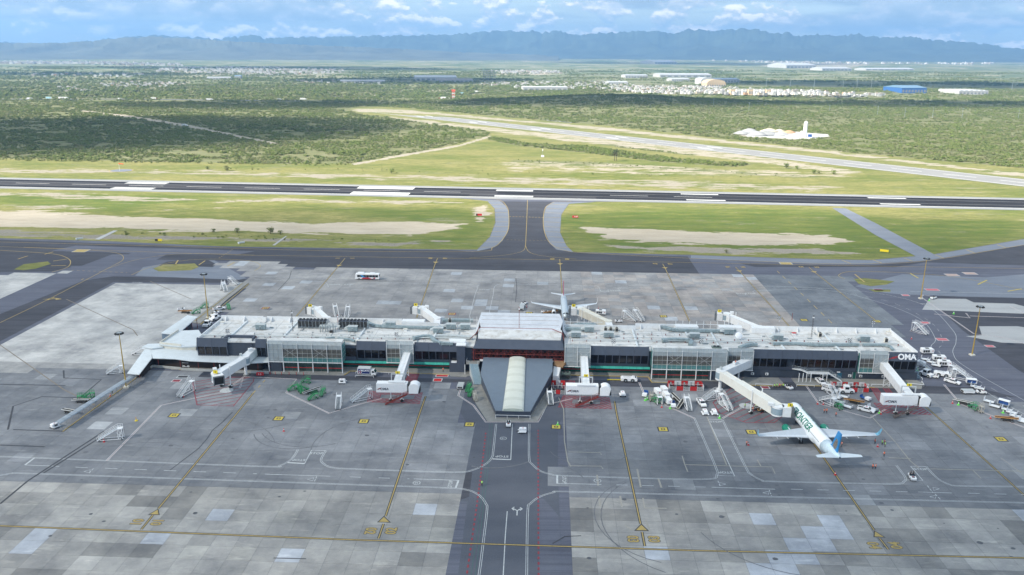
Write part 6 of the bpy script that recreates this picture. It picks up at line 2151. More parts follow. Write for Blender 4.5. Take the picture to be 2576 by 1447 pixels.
# gates two, three and five: tunnel, cross box, curved cab and lifting portal
def tbridge(label, s, e, bl, br, num, redstair=True, oma=True, stair_m=REDP):
 g = thing('passenger_bridge', label, 'jet bridge')
 z = 6.6
 sa, ea, la, rb = P3(*s, 7.0), P3(*e, 6.9), P3(*bl, z), P3(*br, z)
 tunnel(g, sa, ea, 2.5, 2.6, 1, name='tunnel')
 q = B()
 ms_ = sa.lerp(ea, .5)
 q.beam(sa + Vector((0, 0, .06)), ea + Vector((0, 0, .06)), .25, .08)
 q.build('roof_ridge', WHITE, g)
 d = (rb - la).normalized()
 n = Vector((-d.y, d.x, 0))
 if n.y < 0:
  n = -n
 off = n * 1.25
 tunnel(g, la + off, rb + off, 2.5, 2.95, 1, WHITE2, True, 'cross_tunnel')
 cq = rb + off + d * .4
 B().ob((cq.x, cq.y, z - 1.4), (.7, 2.3, 2.7), ub(la, rb)).build('dark_joint', BLACK, g)
 # curved cab
 c_ = rb + off + d * 2.2
 b = B()
 prof = []
 rings = []
 a_ = ub(la, rb)
 for w_ in (-1.55, -1.5, 1.5, 1.55):
  r_ = .86 if abs(w_) < 1.52 else .80
  ring = []
  for t_ in np.linspace(R(15), R(165), 11):
   ring.append(c_ + d * (math.cos(t_) * 2.1 * r_) + n * w_ + Vector((0, 0, math.sin(t_) * 1.7 * r_ - 1.2)))
  ring += [c_ + d * (-2.0 * r_) + n * w_ + Vector((0, 0, -3.1)), c_ + d * (1.5 * r_) + n * w_ + Vector((0, 0, -3.1))]
  rings.append(ring)
 b.loft(rings)
 b.build('cab', WHITE2, g)
 B().ob((c_.x + d.x * 1.6, c_.y + d.y * 1.6, z - 2.3), (.5, 2.6, 1.5), a_).build('cab_mouth', BLACK, g)
 mid = la.lerp(rb, .62) + off
 wheels(g, Vector((mid.x, mid.y, 0)), a_, 3.6, 3.7)
 # portal frame over the tunnel end
 dd = (ea - sa).normalized()
 n2 = Vector((-dd.y, dd.x, 0))
 pc = ea - dd * 2.0
 q = B()
 for s_ in (-2.1, 2.1):
  p = pc + n2 * s_
  q.beam((p.x, p.y, 4.0), (p.x, p.y, 8.7), .28)
 p0, p1 = pc + n2 * -2.25, pc + n2 * 2.25
 q.beam((p0.x, p0.y, 8.7), (p1.x, p1.y, 8.7), .28)
 q.build('portal_frame', mat('portal_grey', (.45, .47, .48), .5), g)
 B().ob((ea.x, ea.y - .2, 6.95), (5.6, 1.2, .35), math.degrees(TH)).build('junction_cap', WHITE, g)
 sign(g, pc + n2 * 0 + Vector((0, .0, 1.7)), num, -2.4, .5)
 # trestle near the building
 tc_ = sa.lerp(ea, .22)
 q = B()
 for s_ in (-1, 1):
  p = tc_ + n2 * s_
  q.beam((p.x, p.y, 0), (p.x, p.y, 4.2), .16)
 for a2, b2 in ((0, 2), (2, 4)):
  q.beam(tuple((tc_ + n2).xy) + (a2 + .1,), tuple((tc_ - n2).xy) + (b2,), .1)
  q.beam(tuple((tc_ - n2).xy) + (a2 + .1,), tuple((tc_ + n2).xy) + (b2,), .1)
 q.build('trestle', WHITE, g)
 # stair under the cross tunnel
 q0 = rb - n * .6 + Vector((0, 0, -3.2))
 q1 = la.lerp(rb, .30) - n * 1.6
 q1.z = .2
 st_ = link('service_stair', None, g)
 for s_ in (-.45, .45):
  q = B()
  q.beam(q0 + n * s_, q1 + n * s_, .08, .3)
  q.beam(q0 + n * s_ + Vector((0, 0, 1)), q1 + n * s_ + Vector((0, 0, 1)), .05)
  for k in range(7):
   p = q0.lerp(q1, k / 6) + n * s_
   q.beam(p, p + Vector((0, 0, 1)), .05)
  q.build('stair_rail', stair_m, st_)
 q = B()
 for k in range(16):
  p = q0.lerp(q1, (k + .5) / 16)
  q.ob(tuple(p), (.35, .9, .05), a_)
 q.build('treads', stair_m, st_)
 # lettering with swoosh
 cc = la.lerp(rb, .26) - n * .10 + Vector((0, 0, -1.75))
 text('OMA', 1.15, mat('sign_grey', (.12, .13, .15), .5), tuple(cc), (math.pi / 2, 0, R(a_)), g, 'oma_lettering', 1.05, .01, .03, .15)
 for k in range(2):
  c2 = cc - d * (2.5 - .3 * k) + Vector((0, 0, -.2 + .25 * k))
  v = [c2, c2 + d * 1.2 + Vector((0, 0, .45)), c2 + d * 1.15 + Vector((0, 0, .22)), c2 + d * .5 + Vector((0, 0, -.02))]
  v2 = [p + n * .01 for p in v]
  B().add([tuple(p - n * .02) for p in v] + [tuple(p) for p in v2], [(0, 3, 2, 1), (4, 5, 6, 7), (0, 1, 5, 4), (1, 2, 6, 5), (2, 3, 7, 6), (3, 0, 4, 7)]).build('logo_stroke', REDP, g)
 return g
tbridge('white passenger bridge numbered two with OMA lettering and a red service stair', (1025, 884), (999, 960), (946, 965.8), (1024, 967), '2')
tbridge('white passenger bridge numbered three beside the wedge roof, with OMA lettering and red stair', (1469, 890), (1474, 968), (1424, 971), (1506, 972.5), '3')
tbridge('white passenger bridge numbered five in front of the big OMA sign', (2222, 909), (2290, 992), (2223.6, 997), (2311, 999), '5', stair_m=mat('dull_brown_steel', (.14, .11, .10), .6))
# gate four, to the parked jet
g = thing('passenger_bridge', 'long cream telescopic passenger bridge numbered four docked to the FRONTIER jet', 'jet bridge')
zr = 7.0
wa = P3(1885, 902, zr)
ra = P3(1814, 932, zr)
ca = P3(1957, 1021, 6.8)
tunnel(g, wa, ra, 2.7, 2.8, 1)
tunnel(g, ra + (ca - ra).normalized() * 1.0, ca, 2.5, 2.7, 3, mat('cream_bridge', (.70, .69, .64), .5, var=.05, stain=((.5, .44, .34), .4, .3)), grow=.3)
B().tube((ra.x, ra.y, zr - 3.2), (ra.x, ra.y, zr + .2), 1.75, 8).build('rotunda', WHITE, g)
B().tube((ra.x, ra.y, zr - 2.6), (ra.x, ra.y, zr - .5), 1.79, 8).build('rotunda_shutter', MATS['bridge_shutter'], g)
B().tube((ra.x, ra.y, 0), (ra.x, ra.y, zr - 3.0), .55, 14, .5).build('pillar', WHITE, g)
B().tube((ra.x, ra.y, 0), (ra.x, ra.y, .35), 1.1, 14).build('pillar_base', WHITE, g)
B().tube((ra.x, ra.y + .3, zr), (ra.x, ra.y + .3, zr + 1.1), .5, 12).build('vent_drum', DUCTL, g)
m_ = wa.lerp(ra, .35)
B().tube((m_.x, m_.y, 0), (m_.x, m_.y, 4.3), .3, 10).build('pillar', WHITE, g)
m_ = wa.lerp(ra, .5)
B().ob((m_.x, m_.y, zr + .55), (1.7, 1.2, .9), 30).build('air_unit', WHITE, g)
hooded_cab(g, ca, -8)
mid = ra.lerp(ca, .66)
wheels(g, Vector((mid.x, mid.y, 0)), ub(ra, ca) + 90, 3.8, 3.8)
for s_ in (-1.9, 1.9):
 dd = (ca - ra).normalized()
 n = Vector((-dd.y, dd.x, 0)) * s_
 B().tube(tuple(Vector((mid.x, mid.y, .8)) + n), tuple(Vector((mid.x, mid.y, 8.2)) + n), .2, 8).build('lift_post', WHITE, g)
sign(g, ca + Vector((3.4, -.9, 0)), '4', -2.4, .65)
# bridges on the far side
for num, wpx, cpx, cang, lab in (('10', (822, 800), (795, 775), 150, 'white passenger bridge numbered ten behind the chiller banks'), ('9', (1100, 801), (1061, 773), 165, 'white passenger bridge numbered nine behind the left roof, left of the hall'), ('7', (1911, 823), (1827, 789), 165, 'white passenger bridge numbered seven behind the right roof'), ('8', (1530, 808), (1459, 775), 175, 'cream ribbed passenger bridge numbered eight docked to the small silver jet')):
 g = thing('passenger_bridge', lab, 'jet bridge')
 wa, ca = P3(*wpx, 6.6), P3(*cpx, 6.6)
 tunnel(g, wa, ca, 2.4, 2.7, 3 if num == '8' else 1, CREAM if num == '8' else WHITE, num in '8', grow=.16)
 hooded_cab(g, ca, cang)
 mid = wa.lerp(ca, .55)
 wheels(g, Vector((mid.x, mid.y, 0)), ub(wa, ca) + 90, 3.2, 3.8)
 dd = (ca - wa).normalized()
 n = Vector((-dd.y, dd.x, 0))
 for s_ in (-1.7, 1.7):
  p = wa.lerp(ca, .8) + n * s_
  B().tube((p.x, p.y, 3), (p.x, p.y, 8.0), .16, 8).build('lift_post', WHITE, g)
 B().tube((wa.x, wa.y, 0), (wa.x, wa.y, 6.9), 1.6, 14).build('rotunda', WHITE if num != '8' else CREAM, g)
 e = uvw(*(lambda u, v: (u + (.5 if num != '9' else 1.5), VB - .5))(*uv(*wpx, 6.6)), 6.6)
 tunnel(g, e, wa, 2.6, 2.8, 1, WHITE, name='fixed_link')
 sign(g, ca + Vector((-2.6, .8, 0)), num, -2.4, .85)
# ================================================================== AIRCRAFT
def wrap_text(s, size, m_, xc, r, zc, a0, side, parent, sx=1.0, bold=.05):
 import bmesh
 me = textmesh(s, size, sx, 0, bold).copy()
 bm = bmesh.new()
 bm.from_mesh(me)
 for k in range(-5, 6):
  bmesh.ops.bisect_plane(bm, geom=bm.verts[:] + bm.edges[:] + bm.faces[:], plane_co=(0, k * size / 9, 0), plane_no=(0, 1, 0))
 for v in bm.verts:
  an = a0 + v.co.y / r
  X = xc - side * v.co.x
  v.co = (X, side * r * math.cos(an), zc + r * math.sin(an))
 bm.to_mesh(me)
 bm.free()
 me.materials.clear()
 me.materials.append(m_)
 return link('airline_lettering', me, parent)
def airliner(label, L_, span, r, zc, pal, txt=None, winglet=2.4, stab=12.4, nac=5.75, nacr=1.15, fin_h=6.2, group=None):
 """x forward; nose at +L/2"""
 t_ = thing('airliner', label, 'airliner')
 H = L_ / 2
 prof = [(1.0, .05, -.12), (.985, .30, -.10), (.955, .58, -.07), (.91, .82, -.03), (.86, .95, 0), (.78, 1, 0), (.2, 1, 0), (-.35, 1, 0), (-.52, .96, .04), (-.68, .78, .18), (-.82, .54, .34), (-.93, .30, .46), (-1.0, .12, .50)]
 def ring(x, k, dz):
  return [(x * H, r * k * math.sin(a), zc + dz * r * 1.1 + r * 1.04 * k * math.cos(a)) for a in np.linspace(0, 2 * math.pi, 25)[:-1]]
 cut = 8
 body = B().loft([ring(*p) for p in prof[:cut + 1]]).build('fuselage', pal['body'], t_, True)
 B().loft([ring(*p) for p in prof[cut:]]).build('tail_cone', pal['tail'], t_, True)
 x_ = -1.0 * H
 B().tube((x_ + .1, 0, zc + .55 * r), (x_ - .25, 0, zc + .56 * r), .2, 10).build('exhaust', DARK, t_)
 # belly fairing
 B().loft([[(x, 1.05 * r * k * math.sin(a), zc - .45 * r + .72 * r * k * math.cos(a)) for a in np.linspace(0, 2 * math.pi, 17)[:-1]] for x, k in ((.28 * H, .3), (.20 * H, .9), (-.02 * H, 1.1), (-.22 * H, .95), (-.34 * H, .3))]).build('belly_fairing', pal['belly'], t_, True)
 # cockpit glass
 b = B()
 for s_ in (-1, 1):
  for k in range(3):
   a0, a1 = .12 + k * .36, .12 + k * .36 + .32
   xs_ = (.952 - k * .012, .917 - k * .006)
   pts = []
   for x, aa in ((xs_[0], a0), (xs_[0] - .008, a1), (xs_[1] - .008, a1), (xs_[1], a0)):
    kk = float(np.interp(-x, [-.985, -.955, -.91, -.86], [.30, .58, .82, .95])) * 1.02
    pts.append((x * H, s_ * r * kk * math.sin(aa), zc - .03 * r + r * 1.04 * kk * math.cos(aa) + .01))
   b.poly(pts if s_ > 0 else pts[::-1])
 b.build('cockpit_glass', GLASS, t_)
 # cabin windows
 b = B()
 n = int(.95 * H)
 for s_ in (-1, 1):
  for k in range(int(1.12 * H / .53)):
   x = .62 * H - k * .53
   a = 1.18
   for da in ((a - .07, a + .07),):
    p = [(x - .12, da[0]), (x + .12, da[0]), (x + .12, da[1]), (x - .12, da[1])]
    v = [(xx, s_ * r * 1.006 * math.sin(aa), zc + r * 1.046 * math.cos(aa)) for xx, aa in p]
    b.poly(v if s_ < 0 else v[::-1])
 o = b.build('cabin_windows', mat('window_grey', (.10, .11, .13), .3), t_)
 o['kind'] = 'stuff'
 for s_ in (-1, 1):
  for x in (.73, -.62):
   w_ = .42
   v = [(x * H + a, s_ * r * 1.004 * math.sin(q) * (1 if x > 0 else .86), zc + (.0 if x > 0 else .12 * r) + r * 1.043 * math.cos(q) * (1 if x > 0 else .86)) for a, q in ((-w_, 1.45), (w_, 1.45), (w_, .85), (-w_, .85))]
   B().poly(v if s_ > 0 else v[::-1]).build('cabin_door', pal['belly'], t_)
 # wings
 hs = span / 2
 def foil(x0, ch, y, z, th):
  return [(x0, y, z), (x0 - ch * .12, y, z + th * .6), (x0 - ch * .4, y, z + th * .7), (x0 - ch, y, z), (x0 - ch * .4, y, z - th * .4), (x0 - ch * .12, y, z - th * .4)]
 xr = .16 * H
 sc_ = span / 35.8
 for s_ in (-1, 1):
  rg = [foil(xr + 1.6 * sc_, 7.2 * sc_, s_ * r * .6, zc - .55 * r, .75), foil(xr - .6 * sc_, 5.0 * sc_, s_ * .34 * hs, zc - .55 * r + .45 * sc_, .5), foil(xr - 5.0 * sc_, 1.75 * sc_, s_ * (hs - .9 * sc_), zc - .55 * r + 1.35 * sc_, .2)]
  if s_ > 0:
   rg = [q[::-1] for q in rg]
  w_ = B().loft(rg).build('wing', pal['wing'], t_, False)
  # slat, flap and spoiler strips, proud of the skin
  for nm, fa, fb, mm in (('slat', .02, .10, pal['slat']), ('flap', .76, .97, pal['slat'])):
   for (ya, yb) in ((.13, .34), (.345, .62), (.625, .90)):
    v = []
    for yy in (ya, yb):
     x0 = np.interp(yy, [0, .34, .95], [xr + 1.6 * sc_, xr - .6 * sc_, xr - 5 * sc_])
     ch = np.interp(yy, [0, .34, .95], [7.2 * sc_, 5 * sc_, 1.75 * sc_])
     zz_ = np.interp(yy, [0, .34, .95], [zc - .55 * r, zc - .55 * r + .45 * sc_, zc - .55 * r + 1.35 * sc_])
     th_ = np.interp(yy, [0, .34, .95], [.75, .5, .2])
     for f_ in (fa, fb):
      v.append((x0 - ch * f_, s_ * yy * hs, zz_ + .03 + th_ * float(np.interp(f_, [0, .12, .4, 1], [0, .6, .7, 0]))))
    v = [v[0], v[1], v[3], v[2]]
    B().poly(v if s_ < 0 else v[::-1]).build(nm, mm, w_)
  for yy in (.30, .48, .66):
   x0 = np.interp(yy, [0, .34, .95], [xr + 1.6 * sc_, xr - .6 * sc_, xr - 5 * sc_]) - np.interp(yy, [0, .34, .95], [7.2 * sc_, 5 * sc_, 1.75 * sc_])
   zz_ = np.interp(yy, [0, .34, .95], [zc - .55 * r, zc - .55 * r + .45 * sc_, zc - .55 * r + 1.35 * sc_])
   B().tube((x0 + 1.8 * sc_, s_ * yy * hs, zz_ - .35), (x0 - .7 * sc_, s_ * yy * hs, zz_ - .2), .22 * sc_, 8, .06).build('flap_fairing', pal['belly'], w_)
  y0, z0, x0 = hs - .9 * sc_, zc - .55 * r + 1.35 * sc_, xr - 5.0 * sc_
  rg = [foil(x0, 1.75 * sc_, s_ * y0, z0, .2), foil(x0 - .7 * sc_, 1.35 * sc_, s_ * (y0 + .5 * sc_), z0 + .35, .14), foil(x0 - 2.0 * sc_, .6 * sc_, s_ * hs, z0 + winglet, .06)]
  if s_ > 0:
   rg = [q[::-1] for q in rg]
  B().loft(rg).build('winglet', pal['winglet'], w_)
  # engine
  ex = xr + 3.9 * sc_
  ez = zc - .85 * r - .35
  e_ = link('engine', None, t_)
  rr_ = ((0, .92), (-.25, 1.0), (-1.2, 1.04), (-2.6, .92), (-3.6, .68))
  B().loft([[(ex + x, s_ * nac + nacr * k * math.sin(a), ez + nacr * k * math.cos(a)) for a in np.linspace(0, 2 * math.pi, 19)[:-1]] for x, k in rr_]).build('nacelle', pal['engine'], e_, True)
  B().tube((ex - .06, s_ * nac, ez), (ex + .03, s_ * nac, ez), nacr * .80, 16).build('fan', DARK, e_)
  B().tube((ex - 3.5, s_ * nac, ez), (ex - 4.5, s_ * nac, ez), nacr * .5, 12, nacr * .3).build('nozzle', STEEL, e_)
  B().side([(ex - .9, ez + nacr * .9), (ex - 3.6, ez + nacr * .6), (ex - 5.2, zc - .5 * r), (ex - 2.2, zc - .48 * r)], s_ * nac - .15, s_ * nac + .15).build('pylon', pal['belly'], e_)
  # gear
  g_ = link('main_gear', None, t_)
  gx, gy = xr - 3.6 * sc_, s_ * 3.6 * sc_
  B().tube((gx, gy, .5), (gx, gy, zc - .8 * r), .13, 8).build('strut', WHITE, g_)
  for k in (-.32, .32):
   B().tube((gx, gy + k - .16, .55), (gx, gy + k + .16, .55), .55, 16).build('wheel', RUBBER, g_)
  # tailplane
  st_ = stab / 2
  rg = [foil(-.80 * H, 3.3 * sc_, s_ * .25, zc + .42 * r, .3), foil(-.80 * H - 2.6 * sc_, 1.3 * sc_, s_ * st_, zc + .42 * r + .5, .12)]
  if s_ > 0:
   rg = [q[::-1] for q in rg]
  B().loft(rg).build('tailplane', pal['stab'], t_)
 g_ = link('nose_gear', None, t_)
 B().tube((.70 * H, 0, .3), (.70 * H, 0, zc - .8 * r), .1, 8).build('strut', WHITE, g_)
 for k in (-.22, .22):
  B().tube((.70 * H, k - .1, .38), (.70 * H, k + .1, .38), .38, 14).build('wheel', RUBBER, g_)
 # fin
 zt_ = zc + .75 * r
 fr = [(-.60 * H, zt_), (-.70 * H, zt_ + .9), (-.86 * H, zt_ + fin_h), (-.97 * H, zt_ + fin_h), (-.90 * H, zt_ - .4), (-.70 * H, zt_ - .5)]
 f_ = B().side(fr, -.16, .16).build('fin', pal['fin'], t_)
 if 'finart' in pal:
  for s_ in (-1, 1):
   art = [(-.745 * H, zt_ + .9), (-.79 * H, zt_ + 2.4), (-.845 * H, zt_ + 3.9), (-.90 * H, zt_ + 3.7), (-.895 * H, zt_ + 2.2), (-.86 * H, zt_ + .8), (-.80 * H, zt_ + .4)]
   B().side(art, *((.165, .18) if s_ > 0 else (-.18, -.165))).build('fin_artwork', pal['finart'], f_)
 if txt:
  for s_ in (-1, 1):
   wrap_text(txt[0], txt[1], txt[2], txt[3] * H, r * 1.035, zc, R(38), s_, t_, txt[4], txt[5])
 return t_
PAL = dict(body=JETW, tail=mat('pale_blue_tail', (.60, .72, .79), .35, var=.16, sc=.6), belly=mat('belly_grey', (.62, .65, .68), .4), wing=WINGM, slat=mat('slat_grey', (.56, .60, .65), .35, var=.05), winglet=mat('aqua_blue_paint', (.18, .44, .60), .4, var=.4, sc=1.2), engine=JETG, stab=mat('pale_stab', (.60, .66, .70), .4, var=.05), fin=mat('blue_fin_paint', (.02, .25, .58), .35, var=.25, sc=.5), finart=mat('fin_artwork_grey', (.20, .17, .14), .5, var=.7, sc=2.2))
A1 = airliner('white airliner with green FRONTIER lettering and blue tail parked at bridge four', 36.6, 35.8, 1.98, 3.75, PAL, ('FRONTIER', 3.05, mat('lettering_green', (.0, .17, .11), .4, var=.05), .30, 1.0, .07))
c_ = (at(2001.5, 1010, 5.7) + at(2099, 1142, 4.8)) / 2
A1.location = (c_.x, c_.y - .2, 0)
A1.rotation_euler = (0, 0, R(91.6))
PAL2 = dict(body=JETT, tail=JETT, belly=ALU, wing=mat('light_wing', (.56, .60, .64), .35), slat=mat('slat_light', (.62, .66, .70), .35), winglet=JETW, engine=WHITE2, stab=mat('light_stab', (.6, .64, .67), .4), fin=mat('red_blue_fin', (.34, .10, .14), .4, var=.5, sc=.6))
A2 = airliner('small silver airliner nosed up to the far side of the terminal at bridge eight', 31.0, 29.6, 1.52, 3.1, PAL2, None, 2.3, 11.0, 4.6, .85, 6.0)
c_ = (at(1420.5, 792, 3.6) + at(1418.5, 738, 4.2)) / 2
A2.location = (c_.x, c_.y, 0)
A2.rotation_euler = (0, 0, R(-91.5))
# ================================================================== VEHICLES
def wheelset(par, xs, hw_, r_=.4, w_=.25):
 for x in xs:
  for s_ in (-1, 1):
   o = B().tube((x, s_ * (hw_ - w_), r_), (x, s_ * hw_, r_), r_, 14).build('wheel', RUBBER, par)
   B().tube((x, s_ * hw_, r_), (x, s_ * (hw_ + .02), r_), r_ * .5, 8).build('rim', STEEL, o)
def xmark(par, loc, rot, s=.6):
 """small crossed emblem"""
 q = B()
 for a in (45, 135):
  q.ob((0, 0, 0), (s, s * .28, .012), a)
 o = q.build('emblem', mat('emblem_red', (.45, .02, .06), .5), par)
 o.location, o.rotation_euler = loc, rot
 return o
def mk_tug():
 t_ = thing('baggage_tug', '', 'tug')
 B().side([(1.45, .35), (1.5, .85), (1.3, 1.0), (.35, 1.08), (.2, .75), (-.9, .75), (-1.0, 1.0), (-1.5, 1.0), (-1.55, .35)], -.72, .72).build('body', WHITE2, t_)
 B().side([(.32, 1.0), (.18, 1.5), (.13, 1.5), (.26, 1.0)], -.6, .6).build('windscreen', GLASS, t_)
 for y in (-.35, .35):
  b = B().box(-.75, -.3, y - .22, y + .22, .75, .95)
  b.box(-.85, -.72, y - .22, y + .22, .9, 1.35)
  b.build('seat', BLACK, t_)
 B().box(.5, 1.2, -.35, .35, 1.04, 1.09).build('bonnet_grille', DARK, t_)
 for y in (-.5, .5):
  B().tube((1.48, y, .75), (1.53, y, .75), .1, 8).build('headlight', mat('lamp_glass', (.8, .8, .7), .2), t_)
 xmark(t_, (.75, 0, 1.1), (0, 0, 0), .45)
 wheelset(t_, (.95, -1.0), .78, .33)
 return t_
def mk_tractor():
 t_ = thing('pushback_tractor', '', 'tractor')
 B().side([(2.9, .45), (2.95, 1.25), (2.6, 1.45), (-2.3, 1.5), (-2.7, 1.2), (-2.7, .45)], -1.2, 1.2).build('body', WHITE2, t_)
 B().side([(2.5, 1.4), (2.1, 1.75), (1.3, 1.8), (1.1, 1.45)], -.9, .9).build('low_cab', WHITE2, t_)
 B().side([(2.55, 1.45), (2.15, 1.72), (2.12, 1.68), (2.5, 1.42)], -.8, .8).build('windscreen', GLASS, t_)
 B().box(-2.0, .8, -.9, .9, 1.47, 1.6).build('engine_cover', WHITE2, t_)
 for y in (-.6, 0, .6):
  B().box(-1.8, .6, y - .02, y + .02, 1.6, 1.63).build('cover_seam', DARK, t_)
 wheelset(t_, (1.3, -1.1), 1.28, .68, .45)
 B().box(2.9, 3.1, -.9, .9, .5, .9).build('bumper', DARK, t_)
 return t_
def mk_cabtractor():
 t_ = thing('cab_tractor', '', 'tractor')
 B().side([(2.4, .45), (2.4, 1.3), (.6, 1.4), (-2.2, 1.2), (-2.4, .5)], -1.1, 1.1).build('body', WHITE2, t_)
 B().side([(.9, 1.35), (.75, 2.5), (-.8, 2.5), (-.9, 1.3)], -.95, .95).build('cab', WHITE2, t_)
 B().side([(.92, 1.5), (.80, 2.35), (.84, 2.35), (.96, 1.5)], -.8, .8).build('windscreen', GLASS, t_)
 for s_ in (-1, 1):
  B().box(-.65, .6, s_ * .96 - .02, s_ * .96 + .02, 1.55, 2.35).build('side_window', GLASS, t_)
 B().box(-.9, .85, -1, 1, 2.5, 2.6).build('cab_roof', WHITE2, t_)
 wheelset(t_, (1.5, -1.4), 1.2, .6, .4)
 B().tube((-.6, .8, 2.6), (-.6, .8, 2.85), .09, 8).build('beacon', YSIGN, t_)
 return t_
def mk_pickup():
 t_ = thing('pickup_truck', '', 'pickup truck')
 B().side([(2.6, .4), (2.62, .85), (1.45, 1.05), (1.3, 1.08), (-2.5, 1.08), (-2.55, .45), (-2.2, .4), (2.2, .38)], -.9, .9).build('body', WHITE2, t_)
 B().side([(1.35, 1.06), (.75, 1.62), (-.65, 1.65), (-.85, 1.08)], -.78, .78).build('cabin', WHITE2, t_)
 B().side([(1.40, 1.10), (.82, 1.60), (.78, 1.57), (1.33, 1.08)], -.70, .70).build('windscreen', GLASS, t_)
 for s_ in (-1, 1):
  B().side([(1.15, 1.14), (.72, 1.56), (-.60, 1.58), (-.72, 1.14)], *((.775, .80) if s_ > 0 else (-.80, -.775))).build('side_window', GLASS, t_)
  B().box(.95, 1.15, s_ * .98 - .08, s_ * .98 + .08, 1.1, 1.25).build('mirror', BLACK, t_)
  B().box(2.52, 2.64, s_ * .65 - .16, s_ * .65 + .16, .68, .84).build('headlight', MATS.get('lamp_glass') or mat('lamp_glass', (.8, .8, .7), .2), t_)
  B().box(-2.58, -2.5, s_ * .8 - .07, s_ * .8 + .07, .6, 1.0).build('tail_light', RED, t_)
 B().side([(-.72, 1.12), (-.66, 1.56), (-.70, 1.56), (-.78, 1.12)], -.65, .65).build('rear_window', GLASS, t_)
 B().box(-2.4, -.95, -.75, .75, 1.07, 1.09).build('load_bed', mat('bed_liner', (.03, .03, .03), .8), t_)
 for a in ((-2.5, -.9, -.9, -.78), (-2.5, -.9, .78, .9), (-2.52, -2.42, -.78, .78)):
  B().box(*a, 1.08, 1.30).build('bed_side', WHITE2, t_)
 xmark(t_, (.05, 0, 1.665), (0, 0, 0), .7)
 wheelset(t_, (1.65, -1.6), .93, .38, .25)
 return t_
def mk_opencart():
 t_ = thing('baggage_cart', '', 'baggage cart')
 B().box(-1.5, 1.5, -.8, .8, .45, .6).build('deck', WHITE, t_)
 B().box(-1.52, -1.44, -.8, .8, .6, 1.75).build('end_panel', WHITE2, t_)
 B().box(1.44, 1.52, -.8, .8, .6, 1.2).build('end_panel', WHITE2, t_)
 xmark(t_, (1.53, .4, .95), (R(90), 0, R(90)), .35)
 B().beam((1.5, 0, .4), (2.3, 0, .3), .08).build('draw_bar', DARK, t_)
 wheelset(t_, (1.05, -1.05), .72, .24, .12)
 return t_
def mk_boxcart():
 t_ = thing('covered_cart', '', 'covered cart')
 B().box(-1.6, 1.6, -.85, .85, .5, .62).build('deck', STEEL, t_)
 B().side([(-1.55, .62), (-1.55, 2.0), (-1.3, 2.15), (1.3, 2.15), (1.55, 2.0), (1.55, .62)], -.8, .8).build('box_body', WHITE2, t_)
 for s_ in (-1, 1):
  B().box(-1.4, 1.4, s_ * .81 - .015, s_ * .81 + .015, .7, 1.85).build('curtain', WHITE2, t_)
 xmark(t_, (1.56, .1, 1.35), (R(90), 0, R(90)), .55)
 B().beam((1.6, 0, .4), (2.5, 0, .3), .08).build('draw_bar', DARK, t_)
 wheelset(t_, (1.1, -1.1), .76, .26, .14)
 return t_
def mk_bluecart():
 t_ = thing('covered_cart', '', 'covered cart')
 B().box(-1.6, 1.6, -.85, .85, .5, .62).build('deck', STEEL, t_)
 B().box(-1.65, 1.65, -.9, .9, 1.95, 2.05).build('roof', WHITE2, t_)
 for x in (-1.6, 1.52):
  B().box(x, x + .08, -.85, .85, .62, 1.95).build('end_panel', WHITE2, t_)
 B().box(-1.5, 1.5, -.1, -.02, .62, 1.95).build('blue_lining', BLUE, t_)
 xmark(t_, (1.61, .1, 1.35), (R(90), 0, R(90)), .5)
 wheelset(t_, (1.1, -1.1), .76, .26, .14)
 return t_
def mk_belt():
 t_ = thing('belt_loader', '', 'belt loader')
 B().beam((-3.2, 0, .75), (3.2, 0, 1.45), .95, .16).build('belt_frame', mat('cream_metal', (.55, .50, .38), .5), t_)
 B().beam((-3.15, 0, .85), (3.15, 0, 1.55), .68, .05).build('belt', RUBBER, t_)
 q = B()
 for s_ in (-.52, .52):
  q.beam((-3.2, s_, .84), (3.2, s_, 1.54), .05, .14)
 q.build('side_guide', WHITE, t_)
 B().box(-1.5, 1.9, -.65, .65, .38, .72).build('chassis', DARK, t_)
 B().box(.9, 1.9, .35, .75, .5, 1.25).build('driver_post', WHITE2, t_)
 q = B()
 q.beam((1.2, 0, .7), (2.2, 0, 1.3), .5, .08)
 q.build('lift_arm', STEEL, t_)
 wheelset(t_, (1.5, -1.2), .75, .33, .2)
 return t_
def mk_obelt():
 t_ = mk_belt()
 for c in t_.children:
  if c.name.startswith(('belt_frame', 'side_guide')):
   c.data.materials[0] = mat('orange_paint', (.62, .30, .06), .5)
 return t_
def stair_rails(q, p0, p1, s_, h=1.0):
 q.tube(p0 + Vector((0, s_, h)), p1 + Vector((0, s_, h)), .04, 5)
 q.tube(p0 + Vector((0, s_, h * .5)), p1 + Vector((0, s_, h * .5)), .03, 5)
 n = max(2, int((p1 - p0).length / 1.1))
 for k in range(n + 1):
  p = p0.lerp(p1, k / n) + Vector((0, s_, 0))
  q.tube(p, p + Vector((0, 0, h)), .03, 4)
